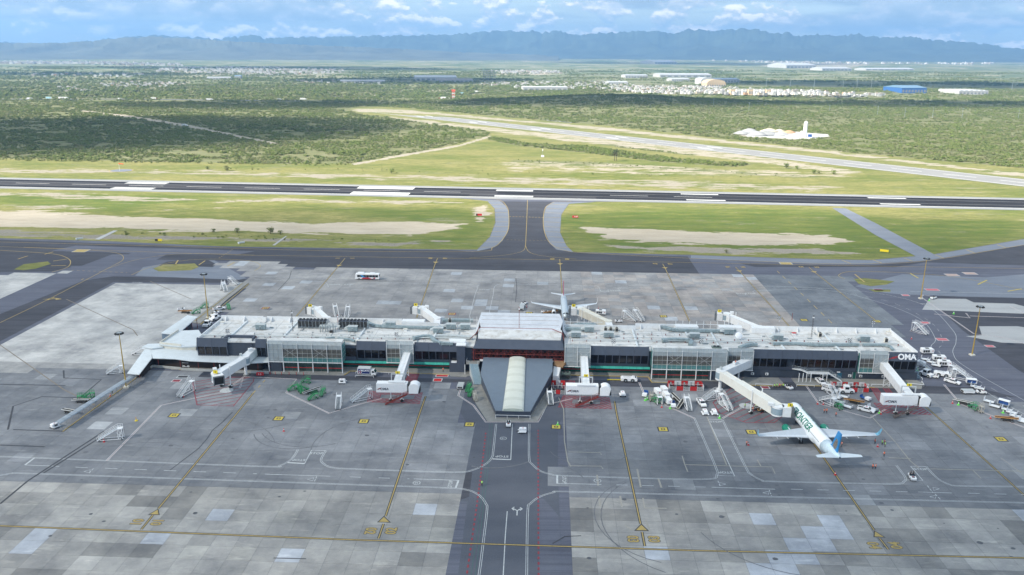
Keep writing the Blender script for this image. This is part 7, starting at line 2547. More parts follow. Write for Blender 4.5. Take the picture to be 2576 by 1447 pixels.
def mk_stairs(hh=2.9, ln=5.2, w_=.75, m_=WHITE2, name='boarding_stairs', cat='boarding stairs', long_=False):
 t_ = thing(name, '', cat)
 p0, p1 = Vector((-ln / 2, 0, .35)), Vector((ln / 2 - .9, 0, hh))
 n = int(hh / .26)
 for k in range(n):
  p = p0.lerp(p1, (k + .5) / n)
  B().box(p.x - .16, p.x + .16, -w_, w_, p.z - .03, p.z + .02).build('tread', m_ if name != 'boarding_stairs' else STEEL, t_)
 for s_ in (-w_, w_):
  q = B()
  q.beam(p0 + Vector((0, s_, 0)), p1 + Vector((0, s_, 0)), .07, .25)
  q.build('stringer', m_, t_)
  q = B()
  stair_rails(q, p0, p1, s_)
  stair_rails(q, p1, p1 + Vector((1.3, 0, 0)), s_)
  q.build('railing', m_, t_)
 B().box(p1.x, p1.x + 1.4, -w_ - .05, w_ + .05, hh - .1, hh).build('platform', m_, t_)
 q = B()
 for s_ in (-w_, w_):
  for x in (p1.x + .1, p1.x + 1.3):
   q.tube((x, s_, .4), (x, s_, hh - .1), .06, 5)
  q.tube((p1.x + .1, s_, .4), (p1.x + 1.3, s_, hh - .1), .045, 4)
  q.tube((p1.x + 1.3, s_, .4), (p1.x - .2, s_, hh * .7), .045, 4)
  q.beam((p0.x + .3, s_, .4), (p1.x + 1.4, s_, .4), .12)
 q.build('support_frame', m_, t_)
 wheelset(t_, (p0.x + .6, p1.x + 1.0), w_ + .15, .26, .14)
 return t_
def mk_greensteps():
 t_ = mk_stairs(1.9, 3.2, .45, GREEN, 'maintenance_steps', 'steps')
 return t_
def mk_ladderstand():
 t_ = mk_stairs(2.3, 2.2, .4, mat('tan_steel', (.45, .42, .36), .6), 'ladder_stand', 'ladder')
 return t_
def mk_gpu():
 t_ = thing('ground_power_unit', '', 'power unit')
 B().side([(-1.1, .45), (-1.1, 1.35), (-.9, 1.5), (.9, 1.5), (1.1, 1.2), (1.15, .45)], -.6, .6).build('casing', WHITE2, t_)
 B().box(-.5, .5, -.63, -.6, .7, 1.2).build('side_grille', DARK, t_)
 q = B()
 for s_ in (-.85, .85):
  q.side([(-1.0, .4), (-1.0, .6), (1.2, .6), (1.5, .42)], s_ - .2, s_ + .2)
 q.build('fender', WHITE2, t_)
 xmark(t_, (-.1, 0, 1.51), (0, 0, 0), .55)
 B().beam((1.1, 0, .4), (2.0, 0, .3), .08).build('draw_bar', DARK, t_)
 wheelset(t_, (.8, -.8), .95, .3, .18)
 return t_
def mk_unit():
 t_ = thing('air_start_unit', '', 'service unit')
 B().side([(-2.2, .6), (-2.2, 2.0), (-2.0, 2.2), (2.0, 2.2), (2.2, 2.0), (2.2, .6)], -1.05, 1.05).build('casing', WHITE2, t_)
 for k in range(3):
  B().box(-1.9 + k * .85, -1.2 + k * .85, -1.08, -1.05, .9, 1.8).build('side_grille', DARK, t_)
 B().box(-.8, .5, -.5, .5, 2.2, 2.3).build('roof_vent', DARK, t_)
 for x in (-1.7, 1.7):
  xmark(t_, (x, -1.07, 1.5), (R(90), 0, 0), .5)
 wheelset(t_, (1.4, -1.4), 1.0, .36, .2)
 return t_
def mk_flat():
 t_ = thing('service_trailer', '', 'trailer')
 B().box(-1.9, 1.9, -1, 1, .55, 1.25).build('body', WHITE2, t_)
 B().box(-1.95, 1.95, -1.05, 1.05, 1.25, 1.33).build('lid', mat('grey_lid', (.40, .42, .42), .5), t_)
 B().box(-1.93, -1.9, -.8, .8, .65, 1.15).build('hatch', DARK, t_)
 wheelset(t_, (1.3, -1.3), .98, .33, .18)
 B().beam((1.9, 0, .5), (2.9, .0, .3), .08).build('draw_bar', DARK, t_)
 return t_
def mk_tray():
 t_ = thing('tray_cart', '', 'cart')
 B().box(-.3, 1.3, -.75, .75, .45, 1.2).build('casing', WHITE2, t_)
 B().box(-2.1, -.4, -.7, .7, .5, .6).build('tray', BLUE, t_)
 B().box(-2.2, -2.1, -.7, .7, .6, 1.3).build('tray_back', BLUE, t_)
 wheelset(t_, (.9, -1.6), .7, .25, .14)
 return t_
def mk_cone(c='red'):
 m_ = RED if c == 'red' else mat('lime_cone', (.15, .65, .08), .5)
 t_ = thing('traffic_cone', '', 'cone')
 s_ = 1.6 if c != 'red' else 1.25
 B().tube((0, 0, .05), (0, 0, .8 * s_), .20 * s_, 10, .04).build('cone_body', m_, t_)
 B().box(-.25 * s_, .25 * s_, -.25 * s_, .25 * s_, 0, .05).build('base', m_, t_)
 B().tube((0, 0, .38 * s_), (0, 0, .52 * s_), .128 * s_, 10, .098 * s_).build('reflective_band', WHITE2, t_)
 return t_
TUG, TRAC, CTRAC, PICK = Kind(mk_tug), Kind(mk_tractor), Kind(mk_cabtractor), Kind(mk_pickup)
OCART, BCART, UCART, BELT, OBELT = Kind(mk_opencart), Kind(mk_boxcart), Kind(mk_bluecart), Kind(mk_belt), Kind(mk_obelt)
STA, STAL, GST, LAD = Kind(lambda: mk_stairs()), Kind(lambda: mk_stairs(3.6, 6.6, .8)), Kind(mk_greensteps), Kind(mk_ladderstand)
GPU, UNIT, FLAT, TRAY = Kind(mk_gpu), Kind(mk_unit), Kind(mk_flat), Kind(mk_tray)
CONE, GCONE = Kind(lambda: mk_cone('red')), Kind(lambda: mk_cone('green'))
def put(K, x, y, rz, label, group=None, z=0.0):
 p = at(x, y)
 return K((p.x, p.y, z), rz, label, None, group)
G_TUG, G_CART, G_ST, G_BELT, G_CONE = 'baggage tugs on the apron', 'baggage carts on the apron', 'boarding stairs parked on the apron', 'belt loaders parked on the apron', 'cones on the apron'
put(TRAC, 1581, 959, -4, 'wide low white pushback tractor parked against the kerb right of bridge three')
tb = thing('tow_bar', 'yellow tow bar lying in front of the wide pushback tractor', 'tow bar', tuple(at(1547, 958)), -2)
B().beam((-2.6, 0, .4), (2.4, 0, .4), .22).build('bar', YSIGN, tb)
B().beam((-2.6, -.5, .3), (-2.6, .5, .3), .15).build('bar_head', YSIGN, tb)
wheelset(tb, (0,), .4, .2, .1)
put(GPU, 1566, 996, 90, 'white power unit alone on the apron right of bridge three', 'power units')
put(TRAY, 1622, 997, -110, 'cart with raised blue tray beside the red and white tank pen', 'blue tray carts')
put(TRAY, 1693, 1024, -95, 'cart with blue tray at the lower end of the covered carts', 'blue tray carts')
for k, (x, y) in enumerate(((1654, 993), (1670, 988), (1675, 1002), (1680, 1016))):
 put(BCART, x, y, -78, ('leftmost white covered cart behind the white ladder', 'rear white covered cart nearest the tank pen', 'middle white covered cart of the row of three', 'front white covered cart with large crossed emblem')[k], 'white covered carts below the tank pen')
put(STA, 1654, 1011, -85, 'tall white ladder stair in front of the leftmost covered cart', G_ST)
put(LAD, 1637, 1007, -85, 'tan ladder stand left of the white ladder stair', 'ladder stands')
put(GST, 1645, 1011, -60, 'green steps left of the white ladder stair', 'green maintenance steps')
put(GST, 1662, 1012, -100, 'green steps tucked behind the white ladder stair', 'green maintenance steps')
put(BELT, 1701, 1008, 110, 'black belt loader right of the covered carts, farther one', G_BELT)
put(BELT, 1712, 1023, 62, 'black belt loader right of the covered carts, nearer one', G_BELT)
put(STA, 1730, 1028, 92, 'white boarding stairs between the belt loaders and the work pickup', G_ST)
put(PICK, 1764, 1018, -83, 'white work pickup facing the viewer below bridge four', 'white pickup trucks')
put(GPU, 1773, 1042, -90, 'left one of the two white power units beside the STOP lane', 'power units')
put(GPU, 1796, 1042, -90, 'right one of the two white power units beside the STOP lane', 'power units')
put(STA, 1786, 1007, 20, 'tilted white boarding stairs behind the work pickup', G_ST)
put(STAL, 1825, 1026, 105, 'long white boarding stairs beside the round floor emblem', G_ST)
put(STA, 1384, 1013, 95, 'white boarding stairs at the right edge of the wedge pavement', G_ST)
put(FLAT, 1159, 976, 85, 'black topped white trailer left of the roofed staircase', 'trailers')
put(GST, 1178, 984, 70, 'tall green steps at the foot of the roofed staircase', 'green maintenance steps')
put(GST, 1183, 996, 75, 'lower green steps left of the wedge pavement', 'green maintenance steps')
put(LAD, 1196, 1009, 110, 'small white ladder stand on the left wedge pavement edge', 'ladder stands')
put(TUG, 1279, 1071, -90, 'white tug on the central road in front of the wedge roof', G_TUG)
put(GPU, 1315, 1088, 180, 'pale green topped white power unit on the central road', 'power units')
put(PICK, 2064, 965, -82, 'white pickup parked under the outdoor gallery', 'white pickup trucks')
put(PICK, 2087, 985, -35, 'white pickup parked in front of the right tank pen', 'white pickup trucks')
put(PICK, 2178, 1035, -35, 'white pickup parked left of bridge five hatching', 'white pickup trucks')
put(OCART, 2195, 1032, -60, 'open baggage cart right of the pickup by the hatching', G_CART)
put(CTRAC, 2128, 988, -5, 'white tractor with glazed cab in front of the right tank pen')
put(STA, 2080, 1016, -60, 'worn boarding stairs left of the baggage carts by the jet', G_ST)
put(OCART, 2104, 1002, -50, 'baggage cart behind the worn boarding stairs', G_CART)
put(OCART, 2122, 1001, -40, 'baggage cart just below the cab tractor', G_CART)
put(OCART, 2112, 1015, -45, 'middle open baggage cart of the cluster by the jet', G_CART)
put(OCART, 2131, 1026, -45, 'lowest open baggage cart of the cluster by the jet', G_CART)
put(GST, 2108, 1027, -80, 'green steps leaning on the lowest baggage cart', 'green maintenance steps')
put(OBELT, 2148, 1015, -42, 'orange belt loader between the jet and bridge five', G_BELT)
put(STA, 2093, 995, 100, 'small boarding stairs behind the baggage carts by the jet', G_ST)
put(TRAY, 2180, 1007, -60, 'small tray cart left of bridge five', 'blue tray carts')
put(TUG, 1984, 978, -70, 'white tug beside the four standing workers', G_TUG)
put(BELT, 1911, 1030, 15, 'dark belt loader under bridge four beside the jet nose', G_BELT)
put(OBELT, 1930, 1036, 5, 'yellow loader beside the jet nose', G_BELT)
put(TUG, 2294, 1205, -100, 'white tug with two riders in the lower right STOP lane', G_TUG)
# yard right of the terminal
YD = 'white service vehicles in the yard by the OMA sign'
for K, x, y, r_, l in ((UNIT, 2331, 890, 0, 'boxy white service unit farthest behind the OMA corner'), (UNIT, 2361, 908, -10, 'large white service unit, rear one of the touching pair'), (UNIT, 2374, 921, -8, 'large white service unit, front one of the touching pair'), (BCART, 2315, 922, -60, 'covered cart tucked against the OMA corner'), (OCART, 2328, 907, -35, 'open cart behind the covered cart at the OMA corner'), (OCART, 2343, 914, -40, 'open cart left of the touching service units'), (OCART, 2355, 922, -38, 'open cart at the lower end of the chain by the service units'), (STA, 2322, 930, 140, 'boarding stairs lying behind the cab tractor at the OMA corner'), (CTRAC, 2329, 946, -60, 'cab tractor parked right of the metal staircase'), (TUG, 2349, 950, -35, 'low white tug between the cab tractor and the fat tug'), (TRAC, 2369, 946, -25, 'fat white tractor with a square dark hatch'), (PICK, 2395, 964, -45, 'white pickup carrying hoses in the yard'), (STA, 2407, 941, 150, 'boarding stairs, rear one of the yard pair'), (STAL, 2423, 957, 145, 'boarding stairs, front one of the yard pair'), (UCART, 2442, 967, -15, 'blue lined covered cart at the end of the yard train'), (OCART, 2454, 976, -40, 'open cart behind the blue lined cart'), (OCART, 2463, 980, -35, 'open cart coupled to the white tug'), (TUG, 2468, 990, -10, 'white tug pulling the yard train'), (FLAT, 2434, 990, 0, 'grey lidded trailer parked below the yard train')):
 put(K, x, y, r_, l, YD)
put(BELT, 2423, 1017, -50, 'belt loader with a green cone beside it', G_BELT)
put(OBELT, 2531, 1059, -28, 'long yellow belt loader at the lower right edge', G_BELT)
put(GST, 2446, 1029, -80, 'green steps alone right of the coned belt loader', 'green maintenance steps')
put(LAD, 2463, 1036, -85, 'tan ladder stand right of the lone green steps', 'ladder stands')
for k, (x, y) in enumerate(((2488, 1013), (2502, 1025), (2524, 1021), (2533, 1034), (2545, 1041), (2554, 1050), (2566, 1056), (2574, 1064))):
 put(UCART if k == 2 else OCART, x, y, -45, ('topmost cart of the short pair by the right edge', 'lower cart of the short pair by the right edge', 'covered cart heading the long row by the right edge', 'first open cart behind the covered one in the long row', 'second open cart behind the covered one in the long row', 'third open cart behind the covered one in the long row', 'fourth open cart behind the covered one in the long row', 'last open cart of the long row, cut by the picture edge')[k], 'baggage carts in a row at the right edge')
put(STAL, 2315, 838, 118, 'tall white boarding stairs standing alone right of the terminal', G_ST)
# left side
put(STAL, 277, 1107, 12, 'tall white boarding stairs standing alone on the left apron', G_ST)
put(STAL, 468, 992, 70, 'tall white boarding stairs left of the red hatched circle', G_ST)
put(STA, 289, 940, 15, 'white boarding stairs beside the gangway shelter and lamp mast', G_ST)
put(STA, 350, 893, -10, 'white boarding stairs at the bend of the covered walkway', G_ST)
put(STA, 588, 716, 150, 'white boarding stairs at the far tip of the causeway', G_ST)
put(STA, 566, 732, 120, 'white boarding stairs second from the causeway tip', G_ST)
put(STA, 561, 728, 100, 'white boarding stairs third from the causeway tip', G_ST)
put(GST, 492, 790, 30, 'green steps beside the open shed roof', 'green maintenance steps')
put(GST, 513, 776, 35, 'green steps behind the left lamp mast', 'green maintenance steps')
put(GST, 576, 778, 120, 'green steps alone right of the causeway', 'green maintenance steps')
put(GST, 421, 866, 20, 'green steps below the open shed', 'green maintenance steps')
put(OBELT, 466, 788, -15, 'orange belt loader left of the open shed', G_BELT)
put(TUG, 456, 781, 200, 'white tug left of the orange belt loader', G_TUG)
put(TUG, 548, 788, 40, 'white tug right of the left lamp mast, rear one', G_TUG)
put(TUG, 540, 795, 40, 'white tug right of the left lamp mast, front one', G_TUG)
put(PICK, 551, 780, 35, 'dark loaded pickup by the causeway', 'white pickup trucks')
put(CTRAC, 522, 821, -95, 'white truck like tractor between the shed and the terminal', )
put(CTRAC, 541, 805, 60, 'white tractor behind the truck like one', )
put(GPU, 139, 1076, 60, 'white rounded unit at the tip of the gangway shelter', 'power units')
put(BELT, 175, 1040, -28, 'black belt loader left of the gangway shelter', G_BELT)
put(BELT, 205, 1013, -10, 'belt loader among the green steps by the gangway shelter', G_BELT)
put(GST, 214, 1008, 200, 'green steps leaning by the gangway shelter', 'green maintenance steps')
put(GST, 222, 1003, 20, 'green steps close against the gangway shelter', 'green maintenance steps')
# centre left
put(GPU, 861, 964, 0, 'small white cart behind the green steps left of bridge two', 'power units')
put(GST, 768, 964, -20, 'tall green steps behind the green cluster', 'green maintenance steps')
put(GST, 735, 983, 30, 'short green steps at the left corner of the equipment line', 'green maintenance steps')
put(GST, 757, 988, 120, 'green steps on the left side of the green cluster', 'green maintenance steps')
put(GST, 765, 984, 200, 'green steps in the middle of the green cluster', 'green maintenance steps')
put(BELT, 785, 989, 35, 'belt loader in the green cluster', G_BELT)
put(GST, 786, 1006, 40, 'lowest green steps of the green cluster', 'green maintenance steps')
put(GST, 811, 995, 80, 'small green steps right of the green cluster', 'green maintenance steps')
put(STA, 852, 1024, 95, 'white boarding stairs on the corner of the equipment line', G_ST)
put(STAL, 908, 1008, 30, 'white boarding stairs left of the bridge two hatching', G_ST)
# behind the terminal
put(TUG, 1319, 766, 45, 'white tug heading the short train behind the hall', G_TUG)
put(FLAT, 1314, 773, 80, 'dark loaded trailer right behind the tug of the short train', 'trailers')
put(FLAT, 1311.5, 780, 85, 'last dark loaded trailer of the short train behind the hall', 'trailers')
put(UNIT, 1511, 792, -5, 'white service unit behind bridge eight')
put(STAL, 1585, 806, 140, 'left of the two white boarding stairs behind the right roof', G_ST)
put(STAL, 1607, 805, 115, 'right of the two white boarding stairs behind the right roof', G_ST)
put(TUG, 1556, 811, 0, 'white tug with driver behind the right roof', G_TUG)
put(STAL, 846, 795, 110, 'white boarding stairs behind the chiller banks, left one', G_ST)
put(STAL, 874, 797, 92, 'white boarding stairs behind the chiller banks, right one', G_ST)
put(OBELT, 1385, 790, 10, 'belt loader at the nose of the silver jet', G_BELT)
put(TUG, 1370, 788, 170, 'tug beside the belt loader at the nose of the silver jet', G_TUG)
put(TUG, 2348, 752, 30, 'white tug at the foot of the far right lamp mast', G_TUG)
# cones
for x, y, l in ((1664.9, 1025, 'red cone left of the front covered cart'), (2056.7, 1017, 'left red cone by the worn boarding stairs'), (2071, 1018, 'right red cone by the worn boarding stairs'), (2216, 1042, 'red cone beside the green one at bridge five hatching'), (2396, 1015, 'red cone at the tip of the right equipment line'), (2491.6, 1053, 'red cone below the long cart row'), (2293, 853, 'red cone right of the terminal end'), (2101, 1195, 'red cone on the jet lead in line'), (2208, 1124, 'red cone between the orange vested workers'), (1882.5, 1120, 'red cone held beside the lone worker left of the jet'), (714, 1085, 'slim red cone alone on the left apron'), (1325, 773, 'red cone beside the short train behind the hall'), (1505, 778, 'red cone behind the service unit by bridge eight'), (425, 860, 'red cone below the open shed'), (262, 1112, 'red cone at the foot of the lone boarding stairs'), (461, 999, 'red cone beside the boarding stairs by the hatched circle'), (278, 997, 'red cone by the gangway shelter')):
 put(CONE, x, y, 0, l, G_CONE)
for x, y, l in ((1403, 1069, 'lime cone above the yellow mark right of the wedge'), (1623, 1008, 'left lime cone of the pair by the blue tray'), (1628, 1006, 'right lime cone of the pair by the blue tray'), (1686, 1028, 'lime cone in front of the covered carts'), (1810, 1052, 'lime cone above the STOP lane'), (2212, 1040, 'lime cone beside the pickup at bridge five'), (2411, 1019, 'lime cone by the black belt loader on the right'), (2523, 1039, 'lime cone beside the long cart row'), (2337, 757, 'lime cone at the far right lamp mast'), (2399, 790, 'lime cone on the far right stand'), (2308, 933, 'lime cone behind the OMA corner')):
 put(GCONE, x, y, 0, l, G_CONE)
o = thing('marker_lamp', 'small orange marker lamp on the left apron', 'marker', tuple(at(343, 1059)))
B().tube((0, 0, .0), (0, 0, .25), .45, 10).build('base', YSIGN, o)
B().tube((0, 0, .2), (0, 0, 1.3), .10, 8).build('stem', mat('orange_paint', (.62, .30, .06), .5), o)
# bus
bus = thing('apron_bus', 'white apron bus with red and blue swoosh crossing behind the terminal', 'bus', tuple(at(925, 703)), 178)
B().side([(-5.9, .5), (-5.95, 2.9), (-5.8, 3.1), (5.7, 3.1), (5.95, 2.7), (6.0, .5)], -1.3, 1.3).build('body', WHITE2, bus)
for k in range(7):
 for s_ in (-1, 1):
  B().box(-5.5 + k * 1.5, -4.1 + k * 1.5, s_ * 1.31 - .015, s_ * 1.31 + .015, 1.45, 2.6).build('window', GLASS, bus)
B().box(5.92, 6.02, -1.15, 1.15, 1.2, 2.7).build('windscreen', GLASS, bus)
B().box(-6.0, -5.92, -1.0, 1.0, 1.7, 2.6).build('rear_window', GLASS, bus)
for x0, x1, h in ((-4.0, -1.0, .3), (1.5, 5.0, .55)):
 B().side([(x0, 3.1), (x0 + .3, 3.1 + h), (x1 - .3, 3.1 + h), (x1, 3.1)], -.9, .9).build('roof_pod', WHITE2, bus)
for s_ in (-1, 1):
 yy = (1.33, 1.345) if s_ > 0 else (-1.345, -1.33)
 B().side([(3.0, .55), (2.0, 1.3), (-.5, 1.45), (-2.8, .55)], *yy).build('red_swoosh', RED, bus)
 B().side([(2.4, 1.35), (3.4, 2.65), (2.6, 2.65), (.9, 1.45), (-1.2, .75), (-2.2, .6), (-.8, 1.15)], *yy).build('blue_swoosh', mat('swoosh_blue', (.02, .25, .55), .5), bus)
 B().side([(-3.3, .7), (-3.3, 1.3), (-4.1, 1.3), (-4.1, .7)], *yy).build('emblem', MATS['emblem_red'], bus)
wheelset(bus, (4.0, -3.2), 1.32, .5, .3)
# delivery truck
tk = thing('delivery_truck', 'white box truck with navy TECATE side panel at the kerb below the left terminal', 'truck', tuple(at(925, 945.5)), -3)
B().box(-3.3, 1.2, -1.15, 1.15, .95, 3.2).build('box_body', mat('silver_box', (.55, .57, .58), .45), tk)
for s_ in (-1, 1):
 p = B().box(-3.0, 1.0, s_ * 1.17 - .015, s_ * 1.17 + .015, 1.25, 2.95).build('side_panel', NAVY, tk)
 text('TECATE', .85, WHITE2, (-.75, s_ * 1.20, 2.35), (math.pi / 2, 0, 0 if s_ < 0 else math.pi), p, 'lettering', 1.0, .005, .03)
for i in range(4):
 for j in range(4):
  if (i + j) % 2 == 0:
   B().box(-3.0 + i * .32, -2.7 + i * .32, -1.205, -1.185, 1.25 + j * .3, 1.53 + j * .3).build('chequer', WHITE2 if i % 2 else MATS['emblem_red'], tk)
B().side([(1.35, .7), (1.35, 2.4), (2.4, 2.45), (3.0, 1.6), (3.1, .7)], -1.0, 1.0).build('cab', WHITE2, tk)
B().side([(2.48, 2.38), (3.03, 1.62), (3.07, 1.64), (2.52, 2.42)], -.9, .9).build('windscreen', GLASS, tk)
for s_ in (-1, 1):
 B().side([(1.7, 1.55), (1.75, 2.25), (2.35, 2.25), (2.8, 1.6)], *((1.0, 1.02) if s_ > 0 else (-1.02, -1.0))).build('side_window', GLASS, tk)
B().box(-3.2, 2.9, -.9, .9, .55, .9).build('chassis', DARK, tk)
wheelset(tk, (2.3, -2.0), 1.1, .45, .3)
# golf cart
gc = thing('golf_cart', 'white golf cart with flat canopy parked by the covered walkway', 'golf cart', tuple(at(470, 924)), -5)
B().side([(1.3, .35), (1.25, .8), (.6, .9), (.4, .5), (-.3, .5), (-.4, .8), (-1.3, .8), (-1.3, .35)], -.6, .6).build('body', WHITE2, gc)
B().box(-1.3, 1.0, -.68, .68, 1.85, 1.93).build('canopy', WHITE2, gc)
for x in (-1.2, .9):
 for y in (-.6, .6):
  B().tube((x, y, .6), (x, y, 1.85), .03, 5).build('canopy_post', STEEL, gc)
B().box(-.5, .1, -.55, .55, .6, .8).build('seat', BLACK, gc)
wheelset(gc, (.85, -.85), .6, .25, .15)
# red and white tank pens
def pen(label, x0, y0, x1, y1, n, dep=4.2, seed=1):
 a, e = at(x0, y0), at(x1, y1)
 L_ = (e - a).length
 t_ = thing('tank_pen', label, 'equipment pen', tuple(a), ub(a, e))
 r_ = random.Random(seed)
 st_ = L_ / n
 BW = mat('pen_white_panel', (.62, .63, .65), .5)
 for k in range(n):
  m_ = RED if k % 2 else BW
  q = B()
  for j in range(4):
   q.box(k * st_ + .05, (k + 1) * st_ - .05, -.04, .04, .15 + j * .38, .15 + j * .38 + .33)
  if k % 2:
   q.build('barrier_panel', RED, t_)
  else:
   q = B()
   for j in range(4):
    q.box(k * st_ + .05, (k + 1) * st_ - .05, -.03, .03, .2 + j * .38, .2 + j * .38 + .10)
   for x in (k * st_ + .05, (k + 1) * st_ - .13):
    q.box(x, x + .08, -.04, .04, 0, 1.6)
   q.build('rail_panel', WHITE, t_)
  q = B()
  for j in range(4):
   q.box(k * st_ + .05, (k + 1) * st_ - .05, dep - .04, dep + .04, .15 + j * .45, .15 + j * .45 + .41)
  q.build('barrier_panel', BW if k % 2 else RED, t_)
 for x, mm in ((0, RED), (L_, RED)):
  for j in range(2):
   B().box(x - .04, x + .04, .1 + j * dep / 2, dep / 2 - .1 + j * dep / 2, .15, 1.8).build('barrier_panel', mm if j else BW, t_)
 for k in range(n):
  x = (k + .5) * st_
  B().tube((x - .3, dep * .7, 0), (x - .3, dep * .7, 1.9), .28, 10).build('tank', STEEL, t_)
  b = B()
  b.side([(-.7, 0), (-.8, .9), (-.3, 1.35), (.4, 1.3), (.8, .8), (.7, 0)], -.5, .5)
  o = b.build('covered_machine', BLACK, t_)
  o.location = (x, 1.5 + r_.uniform(-.2, .2), 0)
  o.rotation_euler = (0, 0, r_.uniform(-.4, .4))
  q = B()
  q.tube((x - st_ / 2, dep * .55, 1.5), (x + st_ / 2, dep * .55, 1.5), .05, 5)
  q.tube((x, dep * .55, 0), (x, dep * .55, 1.5), .05, 5)
  q.build('pipework', WHITE, t_)
 return t_
pen('red and white walled tank pen below the right glazed bay', 1684, 983, 1770, 984.5, 5, seed=3)
pen('red and white walled tank pen left of bridge five', 2100, 986, 2185, 988, 6, seed=4)
pen('dark crowded tank pen between the wedge roof and bridge three', 1387, 992, 1421, 993, 3, 7.5, seed=5)
# ================================================================== MASTS, SIGNS, BOLLARDS
def mk_mast():
 t_ = thing('floodlight_mast', '', 'floodlight mast')
 B().tube((0, 0, 0), (0, 0, 19.6), .26, 10, .12).build('pole', mat('ochre_pole', (.42, .28, .06), .5, var=.15), t_)
 B().box(-.8, .8, -.8, .8, 0, .5).build('plinth', CREAM, t_)
 B().tube((0, 0, 19.4), (0, 0, 19.6), .9, 12).build('crown_ring', STEEL, t_)
 for k in range(8):
  a = k * math.pi / 4
  o = B().ob((1.15 * math.cos(a), 1.15 * math.sin(a), 19.35), (.7, .55, .4), math.degrees(a), -30).build('lamp_head', BLACK, t_)
  B().ob((1.25 * math.cos(a), 1.25 * math.sin(a), 19.18), (.5, .45, .05), math.degrees(a), -30).build('lens', WHITE2, o)
 B().tube((0, 0, 19.6), (0, 0, 20.4), .04, 5).build('lightning_rod', STEEL, t_)
 return t_
MAST = Kind(mk_mast)
for x, y, l in ((318, 975, 'yellow floodlight mast at the end of the covered walkway'), (523.7, 800.5, 'yellow floodlight mast behind the left end of the terminal'), (2445, 894, 'yellow floodlight mast on the dark tarmac right of the terminal'), (2316, 752, 'farthest yellow floodlight mast at the upper right stands')):
 put(MAST, x, y, 10, l, 'yellow floodlight masts')
def mk_bollard():
 t_ = thing('red_bollard', '', 'bollard')
 B().tube((0, 0, 0), (0, 0, 1.05), .09, 8).build('post', RED, t_)
 B().tube((0, 0, 0), (0, 0, .08), .28, 8).build('foot', BLACK, t_)
 return t_
BOL = Kind(mk_bollard)
for x in (679.7, 692.8, 708.4, 727.5, 745.7, 764):
 put(BOL, x, 942 + (x - 680) * .02, 0, 'slim red bollard in the row below the left glazed bay', 'red bollards below the left glazed bay')
o = thing('chevron_barrier', 'low red barrier with white chevrons beside bridge one', 'barrier', tuple(at(654.5, 944)), -2)
B().side([(-1.3, 0), (-1.2, 1.0), (1.2, 1.0), (1.3, 0)], -.3, .3).build('barrier_body', RED, o)
for k in (-.35, .35):
 q = B()
 q.beam((k - .15, -.31, .75), (k + .12, -.31, .5), .04, .12)
 q.beam((k - .15, -.31, .25), (k + .12, -.31, .5), .04, .12)
 q.build('chevron', WHITE2, o)
def board(px_, py_, w_, h, m1, s, label, tcol, rz=-3, sub=None):
 t_ = thing('taxiway_sign', label, 'sign', tuple(at(px_, py_)), rz)
 B().box(-w_ / 2, w_ / 2, -.12, .12, .35, .35 + h).build('sign_panel', m1, t_)
 if sub:
  B().box(-w_ / 2, -w_ / 2 + sub[0], -.14, -.12, .35, .35 + h).build('dark_half', sub[1], t_)
 for x in (-w_ / 2 + .3, w_ / 2 - .3):
  B().tube((x, 0, 0), (x, 0, .4), .06, 6).build('leg', STEEL, t_)
 if s:
  text(s, h * .8, tcol, (w_ * .1, -.15, .35 + h / 2), (math.pi / 2, 0, 0), t_, 'sign_lettering', .9, .005, .03)
board(399, 608, 4.2, 1.3, YSIGN, None, 'yellow and black taxiway sign left of the connector', BLACK, sub=(1.8, BLACK))
board(1205, 544, 4.0, 1.4, RED, None, 'red taxiway sign on the sandy patch left of the connector', WHITE2, sub=(1.0, BLACK))
board(1447, 549, 4.0, 1.4, RED, '11-29', 'red taxiway sign on the grass right of the connector', WHITE2)
board(2224, 635, 4.6, 1.3, YSIGN, None, 'yellow taxiway sign on the grass near the diagonal link road', BLACK, -30)
for x, y, l in ((200, 602, 'white drain headwall on the far left grass'), (607, 612, 'white drain headwall left of the connector'), (1287 - 3, 612 + 9999, ''), (1287, 9999, ''), (1286 - 9, 9999, ''), (1770, 9999, '')):
 if y > 2000:
  continue
 t_ = thing('drain_headwall', l, 'headwall', tuple(at(x, y)), 35)
 B().box(-2, 2, -.2, .2, 0, 1.0).build('front_wall', WHITE, t_)
 B().box(-2, -1.6, -1.6, -.2, 0, .7).build('wing', WHITE, t_)
for pts, l in (([(238, 602), (285, 580), (296, 580), (250, 603)], 'pale strip'), ([(685, 617), (718, 594), (722, 594), (692, 617)], 'strip')):
 o = sheet('concrete_gutter', pts, -.02, A_CONC, None, None, .06)
 tag(o, kind='structure')
# windsock
ws = thing('windsock', 'orange windsock on a pole beside its dark paved circle', 'windsock', tuple(at(301, 430)))
B().tube((0, 0, 0), (0, 0, 7), .12, 6).build('pole', WHITE, ws)
B().tube((0, 0, 6.8), (4.2, .6, 6.2), .6, 10, .3, cap=False).build('sock', ORANGE, ws)
p = at(305, 429)
o = sheet('windsock_circle', None, -.02, A_BLUE, None, [(p.x + 10 * math.cos(k * .3142), p.y + 9 * math.sin(k * .3142)) for k in range(20)], .06)
tag(o, kind='structure')
o = sheet('windsock_ring', None, -.05, YLINE, None, [(p.x + 11 * math.cos(k * .3142), p.y + 10 * math.sin(k * .3142)) for k in range(20)], .04)
tag(o, kind='structure')
